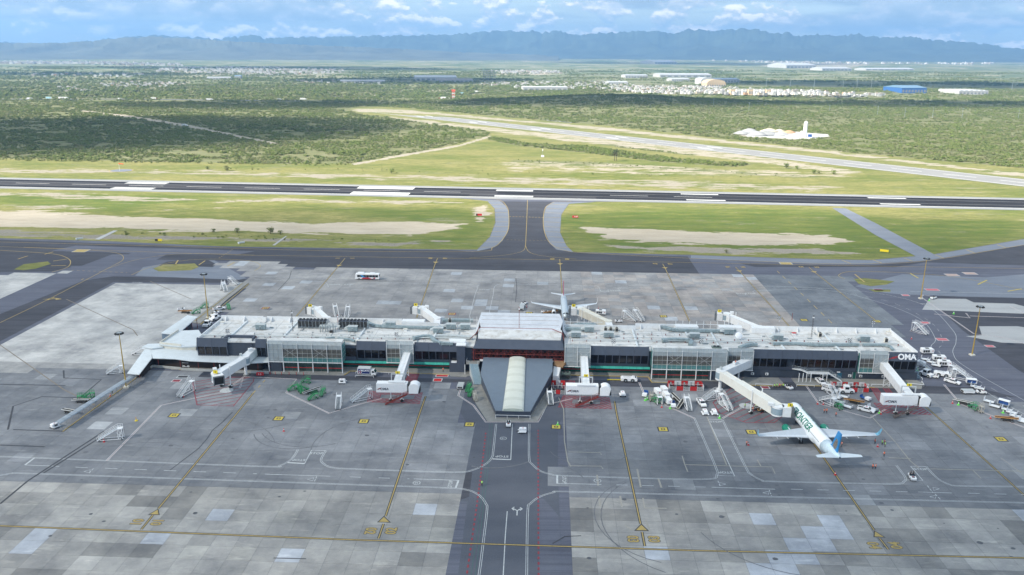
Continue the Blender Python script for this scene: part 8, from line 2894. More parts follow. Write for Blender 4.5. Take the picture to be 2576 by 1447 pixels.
# glide antenna hut in the field
gh = thing('field_antenna', 'small white antenna post and cabinet in the grass between the runways', 'antenna', tuple(at(1365, 395)))
B().box(-1.6, 1.6, -1, 1, 0, 1.8).build('cabinet', WHITE, gh)
B().tube((0, 0, 0), (0, 0, 8), .12, 6).build('post', STEEL, gh)
B().box(-.4, .4, -.3, .3, 6.5, 8.5).build('aerial_panel', WHITE, gh)
# ================================================================== PEOPLE
def mk_body():
 J = {'pel': (0, 0, .95, .13), 'sp': (0, 0, 1.15, .125), 'ch': (0, 0, 1.36, .15), 'nk': (0, 0, 1.50, .06), 'hd': (.02, 0, 1.62, .095), 'ht': (.0, 0, 1.72, .08)}
 E_ = [('pel', 'sp'), ('sp', 'ch'), ('ch', 'nk'), ('nk', 'hd'), ('hd', 'ht')]
 for s_, n in ((1, 'l'), (-1, 'r')):
  J['sh' + n] = (0, .19 * s_, 1.42, .065)
  J['el' + n] = (-.02, .25 * s_, 1.15, .048)
  J['wr' + n] = (.10, .25 * s_, .92, .035)
  J['pa' + n] = (.13, .25 * s_, .84, .034)
  J['hp' + n] = (0, .09 * s_, .90, .10)
  J['kn' + n] = (.03 * s_, .11 * s_, .50, .068)
  J['an' + n] = (-.03 + .05 * s_, .12 * s_, .09, .048)
  J['to' + n] = (.12 + .05 * s_, .13 * s_, .04, .04)
  E_ += [('ch', 'sh' + n), ('sh' + n, 'el' + n), ('el' + n, 'wr' + n), ('wr' + n, 'pa' + n), ('pel', 'hp' + n), ('hp' + n, 'kn' + n), ('kn' + n, 'an' + n), ('an' + n, 'to' + n)]
 ks = list(J)
 me = bpy.data.meshes.new('body')
 me.from_pydata([J[k][:3] for k in ks], [(ks.index(a), ks.index(b)) for a, b in E_], [])
 o = bpy.data.objects.new('tmp', me)
 C.objects.link(o)
 o.modifiers.new('s', 'SKIN')
 for i, k in enumerate(ks):
  sv = me.skin_vertices[0].data[i]
  sv.radius = (J[k][3], J[k][3])
  sv.use_root = (k == 'pel')
 sb = o.modifiers.new('u', 'SUBSURF')
 sb.levels = 1
 bpy.context.view_layer.update()
 m2 = bpy.data.meshes.new_from_object(o.evaluated_get(bpy.context.evaluated_depsgraph_get()))
 bpy.data.objects.remove(o)
 b = B()
 b.add([tuple(v.co) for v in m2.vertices], [tuple(p.vertices) for p in m2.polygons])
 for s_ in (1, -1):   # fingers and thumb, nose, ears
  for k in range(4):
   x = .09 + k * .025
   b.tube((x, .25 * s_, .82), (x + .01, .24 * s_, .76 - .01 * (k in (1, 2))), .011, 5, .008)
  b.tube((.155, .25 * s_, .87), (.185, .24 * s_, .82), .012, 5, .009)
  b.tube((.0, .095 * s_, 1.62), (.0, .105 * s_, 1.65), .02, 5)
 b.tube((.09, 0, 1.62), (.12, 0, 1.60), .015, 5)
 me = b.mesh('body', [SKIN, TROUS, mat('shirt_white', (.6, .6, .6), .8)], True)
 for p in me.polygons:
  z = p.center.z
  y = abs(p.center.y)
  p.material_index = 1 if z < .93 and y < .205 else (2 if z < 1.48 and not (y > .2 and z < 1.2) else 0)
 return me
BODY = mk_body()
def mk_person(vest, hat, pants=None):
 t_ = thing('person', '', 'person')
 link('body', BODY, t_)
 b = B()
 rings = []
 for z, rx, ry in ((.90, .16, .20), (1.10, .155, .19), (1.30, .18, .22), (1.44, .15, .20), (1.49, .09, .11)):
  rings.append([(rx * math.cos(a), ry * math.sin(a), z) for a in np.linspace(0, 2 * math.pi, 13)[:-1]])
 b.loft(rings)
 v = b.build('vest', vest, t_, True)
 B().loft([[(rx * 1.03 * math.cos(a), ry * 1.03 * math.sin(a), z) for a in np.linspace(0, 2 * math.pi, 13)[:-1]] for z, rx, ry in ((1.12, .157, .192), (1.18, .165, .20))]).build('reflective_band', WHITE2, v)
 B().loft([[(r_ * math.cos(a), r_ * math.sin(a), z) for a in np.linspace(0, 2 * math.pi, 11)[:-1]] for z, r_ in ((1.66, .115), (1.72, .11), (1.78, .06))]).build('hair' if hat is BLACK else 'cap', hat, t_, True)
 return t_
PO, PL, PR = Kind(lambda: mk_person(ORANGE, BLACK)), Kind(lambda: mk_person(LIME, BLACK)), Kind(lambda: mk_person(ORANGE, RED))
for K, x, y, r_, l in ((PO, 1877.6, 1122, -60, 'person in orange vest alone left of the jet wing'), (PO, 2117, 1124, 180, 'person in orange vest beside the jet tail'), (PO, 2200.7, 1117, 200, 'person in orange vest left of the talking group'), (PL, 2218.7, 1120, 20, 'person in lime vest on the left of the talking group'), (PL, 2226, 1125, 160, 'person in lime vest nearest the viewer in the talking group'), (PO, 2224.5, 1119, 180, 'person in orange vest at the back of the talking group'), (PO, 2223.5, 1149, -100, 'person in orange vest alone below the talking group'), (PO, 2194.9, 1181, 60, 'left one of two persons in orange vests near the bottom road'), (PO, 2201.7, 1181, 120, 'right one of two persons in orange vests near the bottom road'),
      (PO, 2073, 1040, -70, 'left one of two persons in orange vests above the jet'), (PR, 2079, 1040, -110, 'right one of two persons in orange vests above the jet'), (PO, 2102.4, 1049, -90, 'person in orange vest alone above the jet fuselage'), (PL, 1212.7, 1223, -90, 'person in lime vest walking across the central road'), (PL, 1947.8, 977, -90, 'leftmost person in lime vest in the row under bridge four'), (PL, 1954, 976, -90, 'second person in lime vest in the row under bridge four'), (PO, 1960.5, 976, -90, 'person in orange vest in the row under bridge four'), (PL, 1970, 976.5, -90, 'rightmost person in lime vest beside the white tug'), (PL, 1873.5, 1027, -60, 'person in lime vest standing on the round floor emblem'), (PR, 1893.8, 1036, 0, 'person in orange overalls left of the dark belt loader'), (PL, 1901, 1027, 0, 'person in lime vest at the rear of the dark belt loader'), (PL, 1914, 1026, 180, 'person in lime vest beside the dark belt loader'), (PO, 1926, 1025, 180, 'person in orange vest under the bridge four cab'),
      (PO, 1115, 937, -90, 'person in orange vest on the pavement under the teal canopy'), (PR, 2281, 955, -90, 'person in red on the pavement beneath the OMA block'), (PL, 283, 990, 180, 'person in lime vest behind the gangway shelter'), (PR, 321, 960, 0, 'person in orange beside the lamp mast at the walkway'), (PL, 1408, 786, -90, 'person in lime vest at the silver jet engine')):
 p = at(x, y)
 K((p.x, p.y, 0 if 'pavement' not in l else .14), r_, l, 'person')
rp_ = at(1850, 918, 7.0)
PR((rp_.x, rp_.y, 7.0), -90, 'person in orange vest kneeling high on the roof of bridge four', 'person')
for dx, l in ((-.35, 'left rider in dark clothes on the lower right tug'), (.35, 'right rider in dark clothes on the lower right tug')):
 p = at(2294, 1205)
 Kind(lambda: mk_person(TROUS, BLACK))((p.x + dx, p.y + .3, .55), -100, l, 'person')
# ================================================================== VEGETATION
lm = bpy.data.materials.new('scrub_leaves')
lm.use_nodes = True
t = lm.node_tree
bs = t.nodes['Principled BSDF']
bs.inputs['Roughness'].default_value = .8
bs.inputs['Specular IOR Level'].default_value = .15
oi = N(t, 'ShaderNodeObjectInfo')
g = N(t, 'ShaderNodeNewGeometry')
big = noise(t, oi.outputs['Location'], .006, 4)
mid_ = noise(t, oi.outputs['Location'], .035, 3)
c = ramp(t, oi.outputs['Random'], [(0, (.06, .09, .028)), (.3, (.115, .16, .042)), (.6, (.17, .215, .058)), (.8, (.22, .21, .10)), (.92, (.28, .24, .17)), (1, (.22, .30, .05))])
c = mix(t, mth(t, 'MULTIPLY', ramp(t, mid_, [(.45, 0), (.68, 1)]), .7), c, (.225, .20, .13))
c = mix(t, mth(t, 'MULTIPLY', ramp(t, big, [(.42, 0), (.62, 1)]), .5), c, (.17, .22, .055))
c = mix(t, .35, c, ramp(t, noise(t, g.outputs['Position'], 1.2, 2), [(.35, (.08, .115, .03)), (.7, (.22, .27, .085))]))
Lk(t, c, bs.inputs['Base Color'])
bs.inputs['Subsurface Weight'].default_value = 0
TRUNK = mat('bark', (.07, .055, .04), .9)
def bush_mesh(seed, n=78, flat=.75, m_=None, ls=.42):
 r_ = random.Random(seed)
 b = B()
 lobes = [(r_.uniform(-.5, .5), r_.uniform(-.5, .5), r_.uniform(.35, .6), r_.uniform(.38, .62)) for _ in range(6)]
 for i in range(n):
  lx, ly, lz, lr = lobes[i % 6]
  u_, v_ = r_.uniform(-1, 1), r_.uniform(0, math.tau)
  u_ = abs(u_) ** .7 * (1 if u_ > -.5 else -1)
  q = math.sqrt(max(0, 1 - u_ * u_))
  nn = Vector((q * math.cos(v_), q * math.sin(v_), u_))
  p = Vector((lx, ly, lz)) + nn * lr * r_.uniform(.8, 1.05)
  p.z = max(.05, p.z * flat * 1.2)
  nn = (nn + Vector((r_.uniform(-.5, .5), r_.uniform(-.5, .5), r_.uniform(-.2, .6)))).normalized()
  a = nn.orthogonal().normalized()
  a.rotate(Matrix.Rotation(r_.uniform(0, 6.28), 3, nn))
  e = nn.cross(a)
  s_ = ls * r_.uniform(.5, 1.0)
  b.add([p - a * s_ * .6 - e * s_ * .35, p + a * s_ * .6 - e * s_ * .3, p + a * s_ * .1 + e * s_ * .55], [(0, 1, 2)])
 return b.mesh('bush', m_ or lm)
protos = bpy.data.collections.new('bush_kinds')
for k in range(6):
 protos.objects.link(bpy.data.objects.new('bush_kind', bush_mesh(k)))
def scatter(name, pts, rad, zoff=0.0, flat=1.0):
 """pts (n,2), rad (n): bushes instanced on the points by geometry nodes"""
 n = len(pts)
 z = hill_z(pts[:, 0], pts[:, 1]) - .15
 me = bpy.data.meshes.new(name)
 me.vertices.add(n)
 co = np.stack([pts[:, 0], pts[:, 1], z], 1).astype(np.float32)
 me.vertices.foreach_set('co', co.ravel())
 a = me.attributes.new('rad', 'FLOAT_VECTOR', 'POINT')
 rg = np.random.RandomState(5)
 rv = np.stack([rad, rad * rg.uniform(.8, 1.2, n), rad * rg.uniform(.7, 1.15, n) * flat], 1).astype(np.float32)
 a.data.foreach_set('vector', rv.ravel())
 a = me.attributes.new('turn', 'FLOAT_VECTOR', 'POINT')
 tv = np.zeros((n, 3), np.float32)
 tv[:, 2] = rg.uniform(0, 6.28, n)
 a.data.foreach_set('vector', tv.ravel())
 a = me.attributes.new('pick', 'INT', 'POINT')
 a.data.foreach_set('value', rg.randint(0, 6, n).astype(np.int32))
 o = link(name, me)
 ng = bpy.data.node_groups.new(name, 'GeometryNodeTree')
 ng.interface.new_socket('Geometry', in_out='INPUT', socket_type='NodeSocketGeometry')
 ng.interface.new_socket('Geometry', in_out='OUTPUT', socket_type='NodeSocketGeometry')
 gi, go = ng.nodes.new('NodeGroupInput'), ng.nodes.new('NodeGroupOutput')
 ci = ng.nodes.new('GeometryNodeCollectionInfo')
 ci.inputs[0].default_value = protos
 ci.inputs['Separate Children'].default_value = True
 ci.inputs['Reset Children'].default_value = True
 ip = ng.nodes.new('GeometryNodeInstanceOnPoints')
 ip.inputs['Pick Instance'].default_value = True
 def attr(nm, ty):
  q = ng.nodes.new('GeometryNodeInputNamedAttribute')
  q.data_type = ty
  q.inputs['Name'].default_value = nm
  return q.outputs['Attribute']
 ng.links.new(gi.outputs[0], ip.inputs['Points'])
 ng.links.new(ci.outputs[0], ip.inputs['Instance'])
 ng.links.new(attr('pick', 'INT'), ip.inputs['Instance Index'])
 e2r = ng.nodes.new('FunctionNodeEulerToRotation')
 ng.links.new(attr('turn', 'FLOAT_VECTOR'), e2r.inputs[0])
 ng.links.new(e2r.outputs[0], ip.inputs['Rotation'])
 ng.links.new(attr('rad', 'FLOAT_VECTOR'), ip.inputs['Scale'])
 ng.links.new(ip.outputs[0], go.inputs[0])
 md = o.modifiers.new('scatter', 'NODES')
 md.node_group = ng
 tag(o, kind='stuff')
 return o
def sample(poly, d0, d1, dens, rmin, rmax, seed, gaps=.30, side=1.12, gs=22):
 """random ground points between two distances, inside the picture's fan and the polygon"""
 rg = np.random.RandomState(seed)
 wx = d1 * .63 * side
 n = int(2 * wx * (d1 - d0) * dens)
 X = rg.uniform(-wx, wx, n)
 Y = rg.uniform(d0, d1, n)
 k = np.abs(X) < Y * .63 * side + 25
 X, Y = X[k], Y[k]
 if poly is not None:
  P = px_poly(poly)
  k = sdist(X, Y, P) > 6 * (vn(X / 14, Y / 14, 6) - .5)
  X, Y = X[k], Y[k]
 for sp_ in (SOIL[11], SOIL[12], SOIL[13], SOIL[9], SOIL[10]):
  k = sdist(X, Y, px_poly(sp_[0])) < 1
  X, Y = X[k], Y[k]
 sL = (X - c0.x) * rd2.x + (Y - c0.y) * rd2.y
 lL = (X - c0.x) * rn2.x + (Y - c0.y) * rn2.y
 k = ~((np.abs(lL) < 42) & (sL > L0 - 110))
 X, Y = X[k], Y[k]
 k = fbm(X / gs, Y / (gs * .7), 3, 14) + .25 * (fbm(X / 130, Y / 110, 3, 15) - .5) > gaps
 X, Y = X[k], Y[k]
 r_ = rmin + (rmax - rmin) * rg.beta(1.6, 3.0, len(X))
 r_ = r_ * (.75 + .5 * fbm(X / 60, Y / 60, 2, 18))
 return np.stack([X, Y], 1), r_
def many(name, parts, **kw):
 P = np.concatenate([a for a, _ in parts])
 r_ = np.concatenate([b for _, b in parts])
 return scatter(name, P, r_, **kw)
many('scrub_woodland', [sample(SCRUB[0], 690, 1150, .075, 1.1, 3.5, 1, .37), sample(SCRUB[0], 1150, 1800, .042, 1.4, 3.9, 2, .40, 1.1), sample(SCRUB[0], 1800, 2700, .017, 2.2, 5.2, 3, .43, 1.05, 45), sample(None, 2700, 5200, .0036, 3.2, 7.5, 4, .52, 1.03, 150)], flat=.85)
many('hedge_scrub', [sample(SCRUB[1], 690, 1400, .09, 1.3, 3.0, 5, .15), sample(SCRUB[2], 690, 1400, .06, 1.0, 2.2, 6, .2), sample(SCRUB[3], 690, 1000, .012, .6, 1.6, 7, .3)])
many('verge_scrub', [sample([(300, 582), (700, 597), (1000, 604), (1010, 609), (700, 603), (300, 590)], 440, 620, .05, .4, 1.3, 8, .3), sample([(-50, 396), (900, 412), (900, 418), (-50, 403)], 640, 900, .05, .8, 2.2, 9, .35), sample([(560, 415), (1700, 440), (2000, 436), (1900, 450), (1300, 440), (560, 428)], 640, 900, .0035, .5, 1.6, 10, .35)])
def mk_shrub(h=3.0, seed=3):
 def f():
  t_ = thing('shrub', '', 'shrub')
  me = bush_mesh(seed, 210, .95, ls=.30)
  o = link('crown', me, t_)
  o.scale = (h * .62, h * .62, h * .62)
  o.location = (0, 0, h * .18)
  b = B()
  b.tube((0, 0, 0), (.05 * h, 0, h * .5), .06 * h, 6, .03 * h)
  for a in (0, 2.1, 4.2):
   b.tube((0, 0, h * .2), (math.cos(a) * h * .3, math.sin(a) * h * .3, h * .6), .03 * h, 5, .01 * h)
  b.build('trunk', TRUNK, t_)
  return t_
 return f
SH1, SH2 = Kind(mk_shrub(5.0, 21)), Kind(mk_shrub(3.2, 22))
for K, x, y, sc_, l in ((SH1, 571, 430, 1.1, 'round dark bush beyond the runway, right of the windsock'), (SH2, 523.7, 427, 1.1, 'smaller dark bush left of the round dark one beyond the runway'), (SH2, 985, 436, 1.5, 'lone leafy tree in the grass above the aiming point'), (SH1, 1977.5, 423, 1.1, 'olive bush beside the sandy track near the second runway'), (SH2, 2006, 426, 1.2, 'small bush right of the olive bush by the sandy track'), (SH1, 2047, 437, .9, 'leftmost of the three dark bushes at the end of the sandy track'), (SH2, 2061, 437, 1.1, 'middle of the three dark bushes at the end of the sandy track'), (SH1, 2097, 439, .9, 'rightmost of the three dark bushes at the end of the sandy track'), (SH2, 536, 585, .8, 'small bush left of the gutter on the left verge'), (SH2, 597, 586, 1.0, 'leafy bush on the left verge between sand and gravel'), (SH1, 681, 588, .9, 'largest bush at the head of the concrete gutter'), (SH2, 706, 590, .9, 'bush right of the concrete gutter head'), (SH2, 1190, 9999, 1, ''), (SH2, 1828, 637, .7, 'small green bush on the gravel right of the connector')):
 if y > 2000:
  continue
 o = put(K, x, y, rnd.uniform(0, 360), l, 'lone bushes on the airfield')
 o.scale = (sc_,) * 3
# joshua trees
def mk_yucca(h):
 def f():
  t_ = thing('yucca_tree', '', 'tree')
  b = B()
  tops = []
  b.tube((0, 0, 0), (0, 0, h * .45), .35, 7, .28)
  for a, l_ in ((0, .3), (1.6, .22), (3.0, .28), (4.6, .25)):
   e = Vector((math.cos(a) * h * l_, math.sin(a) * h * l_ * .6, h * (.78 + .1 * math.sin(a * 3))))
   b.tube((0, 0, h * .42), tuple(e), .26, 6, .2)
   tops.append(e)
  b.build('trunk', TRUNK, t_)
  r_ = random.Random(4)
  q = B()
  for e in tops:
   for k in range(60):
    d = Vector((r_.gauss(0, 1), r_.gauss(0, 1), r_.gauss(.3, .8))).normalized()
    s_ = d.orthogonal().normalized() * .12
    q.add([e - s_, e + s_, e + d * 1.7], [(0, 1, 2)])
  q.build('crown', mat('yucca_leaf', (.04, .065, .03), .7), t_)
  return t_
 return f
Y1 = Kind(mk_yucca(13))
for x, y, s_, l in ((1546, 405, 1.0, 'left one of two tall yucca trees in the grass before the second runway'), (1550.5, 405, .9, 'right one of two tall yucca trees in the grass before the second runway')):
 o = put(Y1, x, y, s_ * 90, l, 'yucca trees on the airfield')
 o.scale = (s_,) * 3
# ================================================================== FAR TOWNS AND BUILDINGS
HW = [mat('house_white', (.62, .61, .58), .7, var=.1, sc=.05), mat('house_cream', (.42, .37, .30), .7, var=.15, sc=.05), mat('house_grey', (.32, .32, .32), .8, var=.2, sc=.05), mat('house_ochre', (.45, .28, .16), .8, var=.2, sc=.05)]
ROOFH = [mat('flat_roof_pale', (.40, .39, .38), .8, var=.2, sc=.05), mat('flat_roof_red', (.30, .12, .08), .8, var=.2, sc=.05)]
WIND = mat('far_window', (.03, .035, .045), .3)
def house_mesh(seed):
 r_ = random.Random(seed)
 b = B()
 w_, d, h = r_.uniform(8, 13), r_.uniform(8, 12), r_.choice((3.2, 6.2, 6.2))
 b.box(-w_ / 2, w_ / 2, -d / 2, d / 2, -1, h, 0)
 b.box(-w_ / 2 - .2, w_ / 2 + .2, -d / 2 - .2, d / 2 + .2, h, h + .5, 1)
 if r_.random() > .4:
  b.box(-w_ / 2 + 1, -w_ / 2 + 4, -1, 2, h + .5, h + 2.2, 0)
 for k in range(3):
  x = -w_ / 2 + w_ * (k + .5) / 3
  for z in ((.9,) if h < 4 else (.9, 4.0)):
   b.box(x - .7, x + .7, -d / 2 - .03, -d / 2 + .05, z, z + 1.4, 2)
 hw = HW[0] if seed < 6 else HW[seed % 4]
 return b.mesh('house', [hw, ROOFH[0] if seed % 5 else ROOFH[1], WIND])
HM = [house_mesh(k) for k in range(10)]
TOWN = [  # polygon, individuals, stuff houses, spacing group, label
 ([(1560, 219), (1700, 217), (1900, 224), (2080, 232), (1990, 240), (1620, 235), (1500, 226)], 130, 520, 'houses of the bright town right of centre', 'small white flat roofed house in the bright town right of centre'),
 ([(1230, 208), (1560, 206), (1600, 217), (1520, 226), (1300, 222), (1200, 214)], 30, 330, 'houses of the shaded town at the centre', 'small pale house among dark trees in the shaded town at the centre'),
 ([(246, 212), (300, 207), (470, 209), (474, 216), (380, 222), (250, 222)], 60, 20, 'white houses of the near left estate', 'boxy white house in the near left estate'),
 ([(370, 181), (440, 170), (560, 169), (720, 172), (870, 176), (860, 183), (700, 190), (520, 186)], 20, 480, 'houses of the far left town', 'tiny pale house in the far left town'),
 ([(-40, 156), (200, 158), (460, 163), (460, 167), (200, 163), (-40, 161)], 0, 320, '', ''),
 ([(60, 185), (300, 186), (420, 190), (300, 196), (80, 193)], 10, 30, 'scattered houses in the left woods', 'lone pale house among the trees of the left woods'),
 ([(740, 203), (980, 203), (960, 212), (760, 210)], 20, 50, 'sheds beside the left factories', 'low pale shed left of the long white factory'),
 ([(1230, 180), (1400, 178), (1420, 186), (1260, 187)], 0, 120, '', ''),
 ([(2080, 234), (2250, 240), (2140, 246), (2000, 241)], 14, 40, 'houses left of the blue warehouse', 'small pale house between the town and the blue warehouse'),
 ([(1750, 152), (2300, 160), (2500, 158), (2500, 163), (2000, 160)], 0, 160, '', ''),
 ([(700, 140), (1288, 139), (1288, 143), (700, 145)], 0, 110, '', ''),
 ([(150, 218), (240, 214), (250, 236), (140, 238)], 8, 10, 'scattered houses in the left woods', 'lone pale house among the trees of the left woods'),
]
farb = B()
sd = 0
for poly, ni, ns, grp, lab in TOWN:
 P = px_poly(poly)
 got = 0
 tries = 0
 rr_ = random.Random(sd + 50)
 sd += 1
 x0, x1 = min(p[0] for p in poly), max(p[0] for p in poly)
 y0, y1 = min(p[1] for p in poly), max(p[1] for p in poly)
 while got < ni + ns and tries < 20000:
  tries += 1
  x, y = rr_.uniform(x0, x1), rr_.uniform(y0, y1)
  if not inside(poly, x, y):
   continue
  p = at(x, y)
  z = zg(p.x, p.y)
  p = at(x, y, z)
  k = rr_.randrange(10)
  rz = rr_.choice((0, 90)) + 12
  s_ = .8 if y > 195 else 1.15 if y > 165 else 2.0
  if got < ni:
   o = link('house', HM[k])
   o.location = (p.x, p.y, z)
   o.rotation_euler = (0, 0, R(rz))
   o.scale = (s_,) * 3
   tag(o, lab, 'house', grp)
  else:
   me_ = HM[k]
   cs, sn = math.cos(R(rz)) * s_, math.sin(R(rz)) * s_
   vv = [(p.x + v.co.x * cs - v.co.y * sn, p.y + v.co.x * sn + v.co.y * cs, z + v.co.z * s_) for v in me_.vertices]
   off = len(farb.V)
   farb.V += vv
   for q in me_.polygons:
    farb.F.append(tuple(off + i for i in q.vertices))
    farb.I.append(q.material_index if q.material_index else (0 if k < 6 else 3))
  got += 1
o = farb.build('distant_houses', [HW[0], ROOFH[0], WIND, HW[1]])
o['kind'] = 'stuff'
# trees among the towns
def ring_sample(poly, n, rmin, rmax, seed):
 r_ = random.Random(seed)
 x0, x1 = min(p[0] for p in poly), max(p[0] for p in poly)
 y0, y1 = min(p[1] for p in poly), max(p[1] for p in poly)
 out = []
 while len(out) < n:
  x, y = r_.uniform(x0, x1), r_.uniform(y0, y1)
  if inside(poly, x, y):
   p = at(x, y)
   out.append((p.x, p.y))
 return np.array(out), np.array([r_.uniform(rmin, rmax) for _ in out])
many('town_trees', [ring_sample(TOWN[0][0], 420, 3, 5, 1), ring_sample(TOWN[1][0], 700, 4, 8, 2), ring_sample(TOWN[2][0], 40, 2, 4, 3), ring_sample(TOWN[3][0], 200, 5, 9, 4), ring_sample([(0, 180), (900, 190), (1200, 205), (1200, 245), (0, 244)], 2600, 3.5, 7.5, 5)])
def ware(x0, x1, y, dep, h, wallm, roofm, label, arched=False, bays=8, rz=0.0, name='warehouse', cat='warehouse'):
 a, e = at(x0, y), at(x1, y)
 z = zg(a.x, a.y)
 a, e = at(x0, y, z), at(x1, y, z)
 L_ = (e - a).length
 t_ = thing(name, label, cat, (a.x, a.y, z), ub(a, e) + rz)
 B().box(0, L_, 0, dep, -2, h).build('wall', wallm, t_)
 b = B()
 if arched:
  nseg = max(1, int(arched))
  for k in range(nseg):
   x_0, x_1 = L_ * k / nseg, L_ * (k + 1) / nseg
   prof = [(x_0 + (x_1 - x_0) * (1 - math.cos(math.pi * i / 8)) / 2, h + (x_1 - x_0) * .18 * math.sin(math.pi * i / 8)) for i in range(9)]
   q = B()
   q.side(prof, -.3, dep + .3)
   q.build('roof', roofm, t_)
 else:
  v = [(-.5, -.5, h), (L_ + .5, -.5, h), (L_ + .5, dep / 2, h + dep * .06), (-.5, dep / 2, h + dep * .06), (-.5, dep + .5, h), (L_ + .5, dep + .5, h)]
  b.add(v, [(0, 1, 2, 3), (3, 2, 5, 4), (0, 3, 4), (1, 5, 2), (0, 4, 5, 1)])
  b.build('roof', roofm, t_)
 w_ = L_ / bays
 for k in range(bays):
  B().box(k * w_ + w_ * .2, k * w_ + w_ * .8, -.12, 0, h * .1, h * .62).build('bay_door', mat('far_bay_door', (.20, .21, .23), .6), t_)
 return t_
FW, FR = mat('factory_white', (.42, .42, .41), .6, var=.08, sc=.03), mat('factory_roof', (.46, .47, .48), .5, var=.1, sc=.02)
FB, FBR = mat('factory_blue', (.04, .12, .32), .5, var=.1, sc=.05), mat('factory_blue_roof', (.14, .24, .34), .5, var=.1, sc=.03)
FT = mat('factory_tan', (.55, .42, .28), .7, var=.1, sc=.03)
for a in ((1045, 1150, 203, 110, 12, FW, FR, 'long white factory left of the open framed building'), (1100, 1190, 206.5, 60, 8, FW, mat('dull_roof', (.25, .22, .22), .7), 'dull roofed factory in front of the long white one'), (1316, 1428, 228, 45, 9, FW, FR, 'long white warehouse at the near edge of the shaded town'), (2268, 2330, 234, 90, 13, FB, FBR, 'large blue warehouse in the scrub at the right'), (1573, 1630, 196.5, 60, 11, FW, FR, 'white factory on the dark slope, left one'), (1660, 1790, 194.5, 90, 11, FW, FR, 'wide white factory on the dark slope, right one'), (1978, 2053, 172, 240, 22, FW, FR, 'bright white factory on the sunlit far plain'), (2068, 2142, 178, 130, 14, FW, FR, 'low white factory nearest below the bright far one'), (1647, 1702, 161, 260, 18, FW, FR, 'distant white works on the shaded plain'), (590, 606, 198, 40, 10, FW, FBR, 'small blue roofed shed in the left woods'), (1531, 1580, 214, 50, 9, FW, FR, 'white warehouse behind the shaded town'), (1690, 1735, 205, 60, 9, FW, FR, 'white hall left of the tan arched halls'), (2178, 2300, 177, 120, 8, FW, FR, 'very long low white sheds at the right of the far plain'), (520, 580, 200, 40, 7, FW, FR, 'pale shed at the edge of the left woods'), (856, 968, 209, 40, 8, FW, FR, 'row of white tanks and sheds at centre left')):
 ware(*a)
ware(2412, 2486, 237.5, 90, 8, FW, FR, 'white warehouse with six arched roofs at the right', 6)
ware(1763, 1798, 213, 60, 15, FW, FR, 'white arched hall behind the bright town', 1)
ware(1778, 1825, 219, 50, 12, FT, FT, 'tan arched hall beside the bright town', 1)
ware(1800, 1860, 208, 70, 12, FW, mat('grey_blue_roof', (.30, .36, .42), .6), 'grey roofed hall right of the tan arched halls')
for k in range(9):
 x = 1838 + k * 15
 ware(x, x + 10, 237.5 + k * .15, 14, 13, HW[0] if k % 3 else FT, ROOFH[0], 'white apartment block in the row at the near edge of the bright town', bays=3, name='apartment_block', cat='apartment block')
for o in [o for o in bpy.data.objects if o.name.startswith('apartment_block')]:
 o['group'] = 'apartment blocks along the bright town'
# open framed building
p0_ = at(1216, 202)
fb_ = thing('framed_building', 'open grey framed tower building behind the factories', 'building', (p0_.x, p0_.y, zg(p0_.x, p0_.y)), 0)
for i in range(6):
 for j in range(2):
  B().box(i * 9 - .6, i * 9 + .6, j * 22 - .6, j * 22 + .6, -2, 34).build('frame_column', HW[2], fb_)
for k in range(5):
 B().box(-1, 46, -1, 23, 6 + k * 7, 7.2 + k * 7).build('floor_slab', HW[2], fb_)
# concrete plant in the scrub
pl = thing('concrete_plant', 'tall white batching silo of a concrete plant in the scrub beyond the second runway', 'silo', tuple(at(2024, 347)), 0)
B().tube((0, 0, 0), (0, 0, 20), 2.6, 14).build('silo', WHITE2, pl)
B().tube((0, 0, 20), (0, 0, 22), 2.6, 14, 1.2).build('silo_top', WHITE2, pl)
B().side([(-7, 0), (-5, 9), (-2.4, 9), (-2.4, 0)], -2.4, 2.4).build('hopper', WHITE, pl)
B().box(3, 9, -2.5, 2.5, 0, 5.5).build('control_room', WHITE, pl)
B().box(3.4, 8.6, -2.6, -2.5, 1.5, 5).build('blue_front', BLUE, pl)
B().beam((-4, 0, 8), (-26, 3, 1.5), 1.2, 1.0).build('conveyor', WHITE, pl)
PY = sheet('plant_yard', [(1862, 332), (1960, 329), (2085, 338), (2088, 343), (2040, 351), (1985, 349), (1880, 344)], -.02, mat('pale_yard', (.46, .45, .43), .9, var=.15, sc=.05), None, None, .1)
tag(PY, kind='structure')
for k, (x, y, r_, h, mm) in enumerate(((1865, 338, 14, 5, HW[2]), (1885, 334, 16, 6, HW[2]), (1905, 341, 16, 6, HW[2]), (1928, 340, 18, 6, HW[2]), (1965, 341, 14, 5, HW[2]), (1935, 332, 16, 5, mat('sand_pile', (.52, .46, .36), .9)), (1960, 332, 10, 4, MATS['sand_pile']), (1985, 335, 12, 4, MATS['house_ochre']))):
 o = thing('gravel_heap', ('grey', 'grey', 'grey', 'grey', 'grey', 'sand coloured', 'sand coloured', 'orange')[k] + ' gravel heap in the plant yard, ' + ('first', 'second', 'third', 'fourth', 'fifth', 'rear left', 'rear middle', 'rear right')[k] + (' from the left' if k < 5 else ' one'), 'gravel heap', tuple(at(x, y)))
 b = B()
 rr_ = random.Random(k)
 rings = []
 for f_, z in ((1, 0), (.75, .35), (.45, .75), (.15, 1)):
  rings.append([(r_ * f_ * math.cos(a) * rr_.uniform(.9, 1.1), r_ * .6 * f_ * math.sin(a) * rr_.uniform(.9, 1.1), z * h) for a in np.linspace(0, 6.283, 15)[:-1]])
 b.loft(rings)
 b.build('heap', mm, o, True)
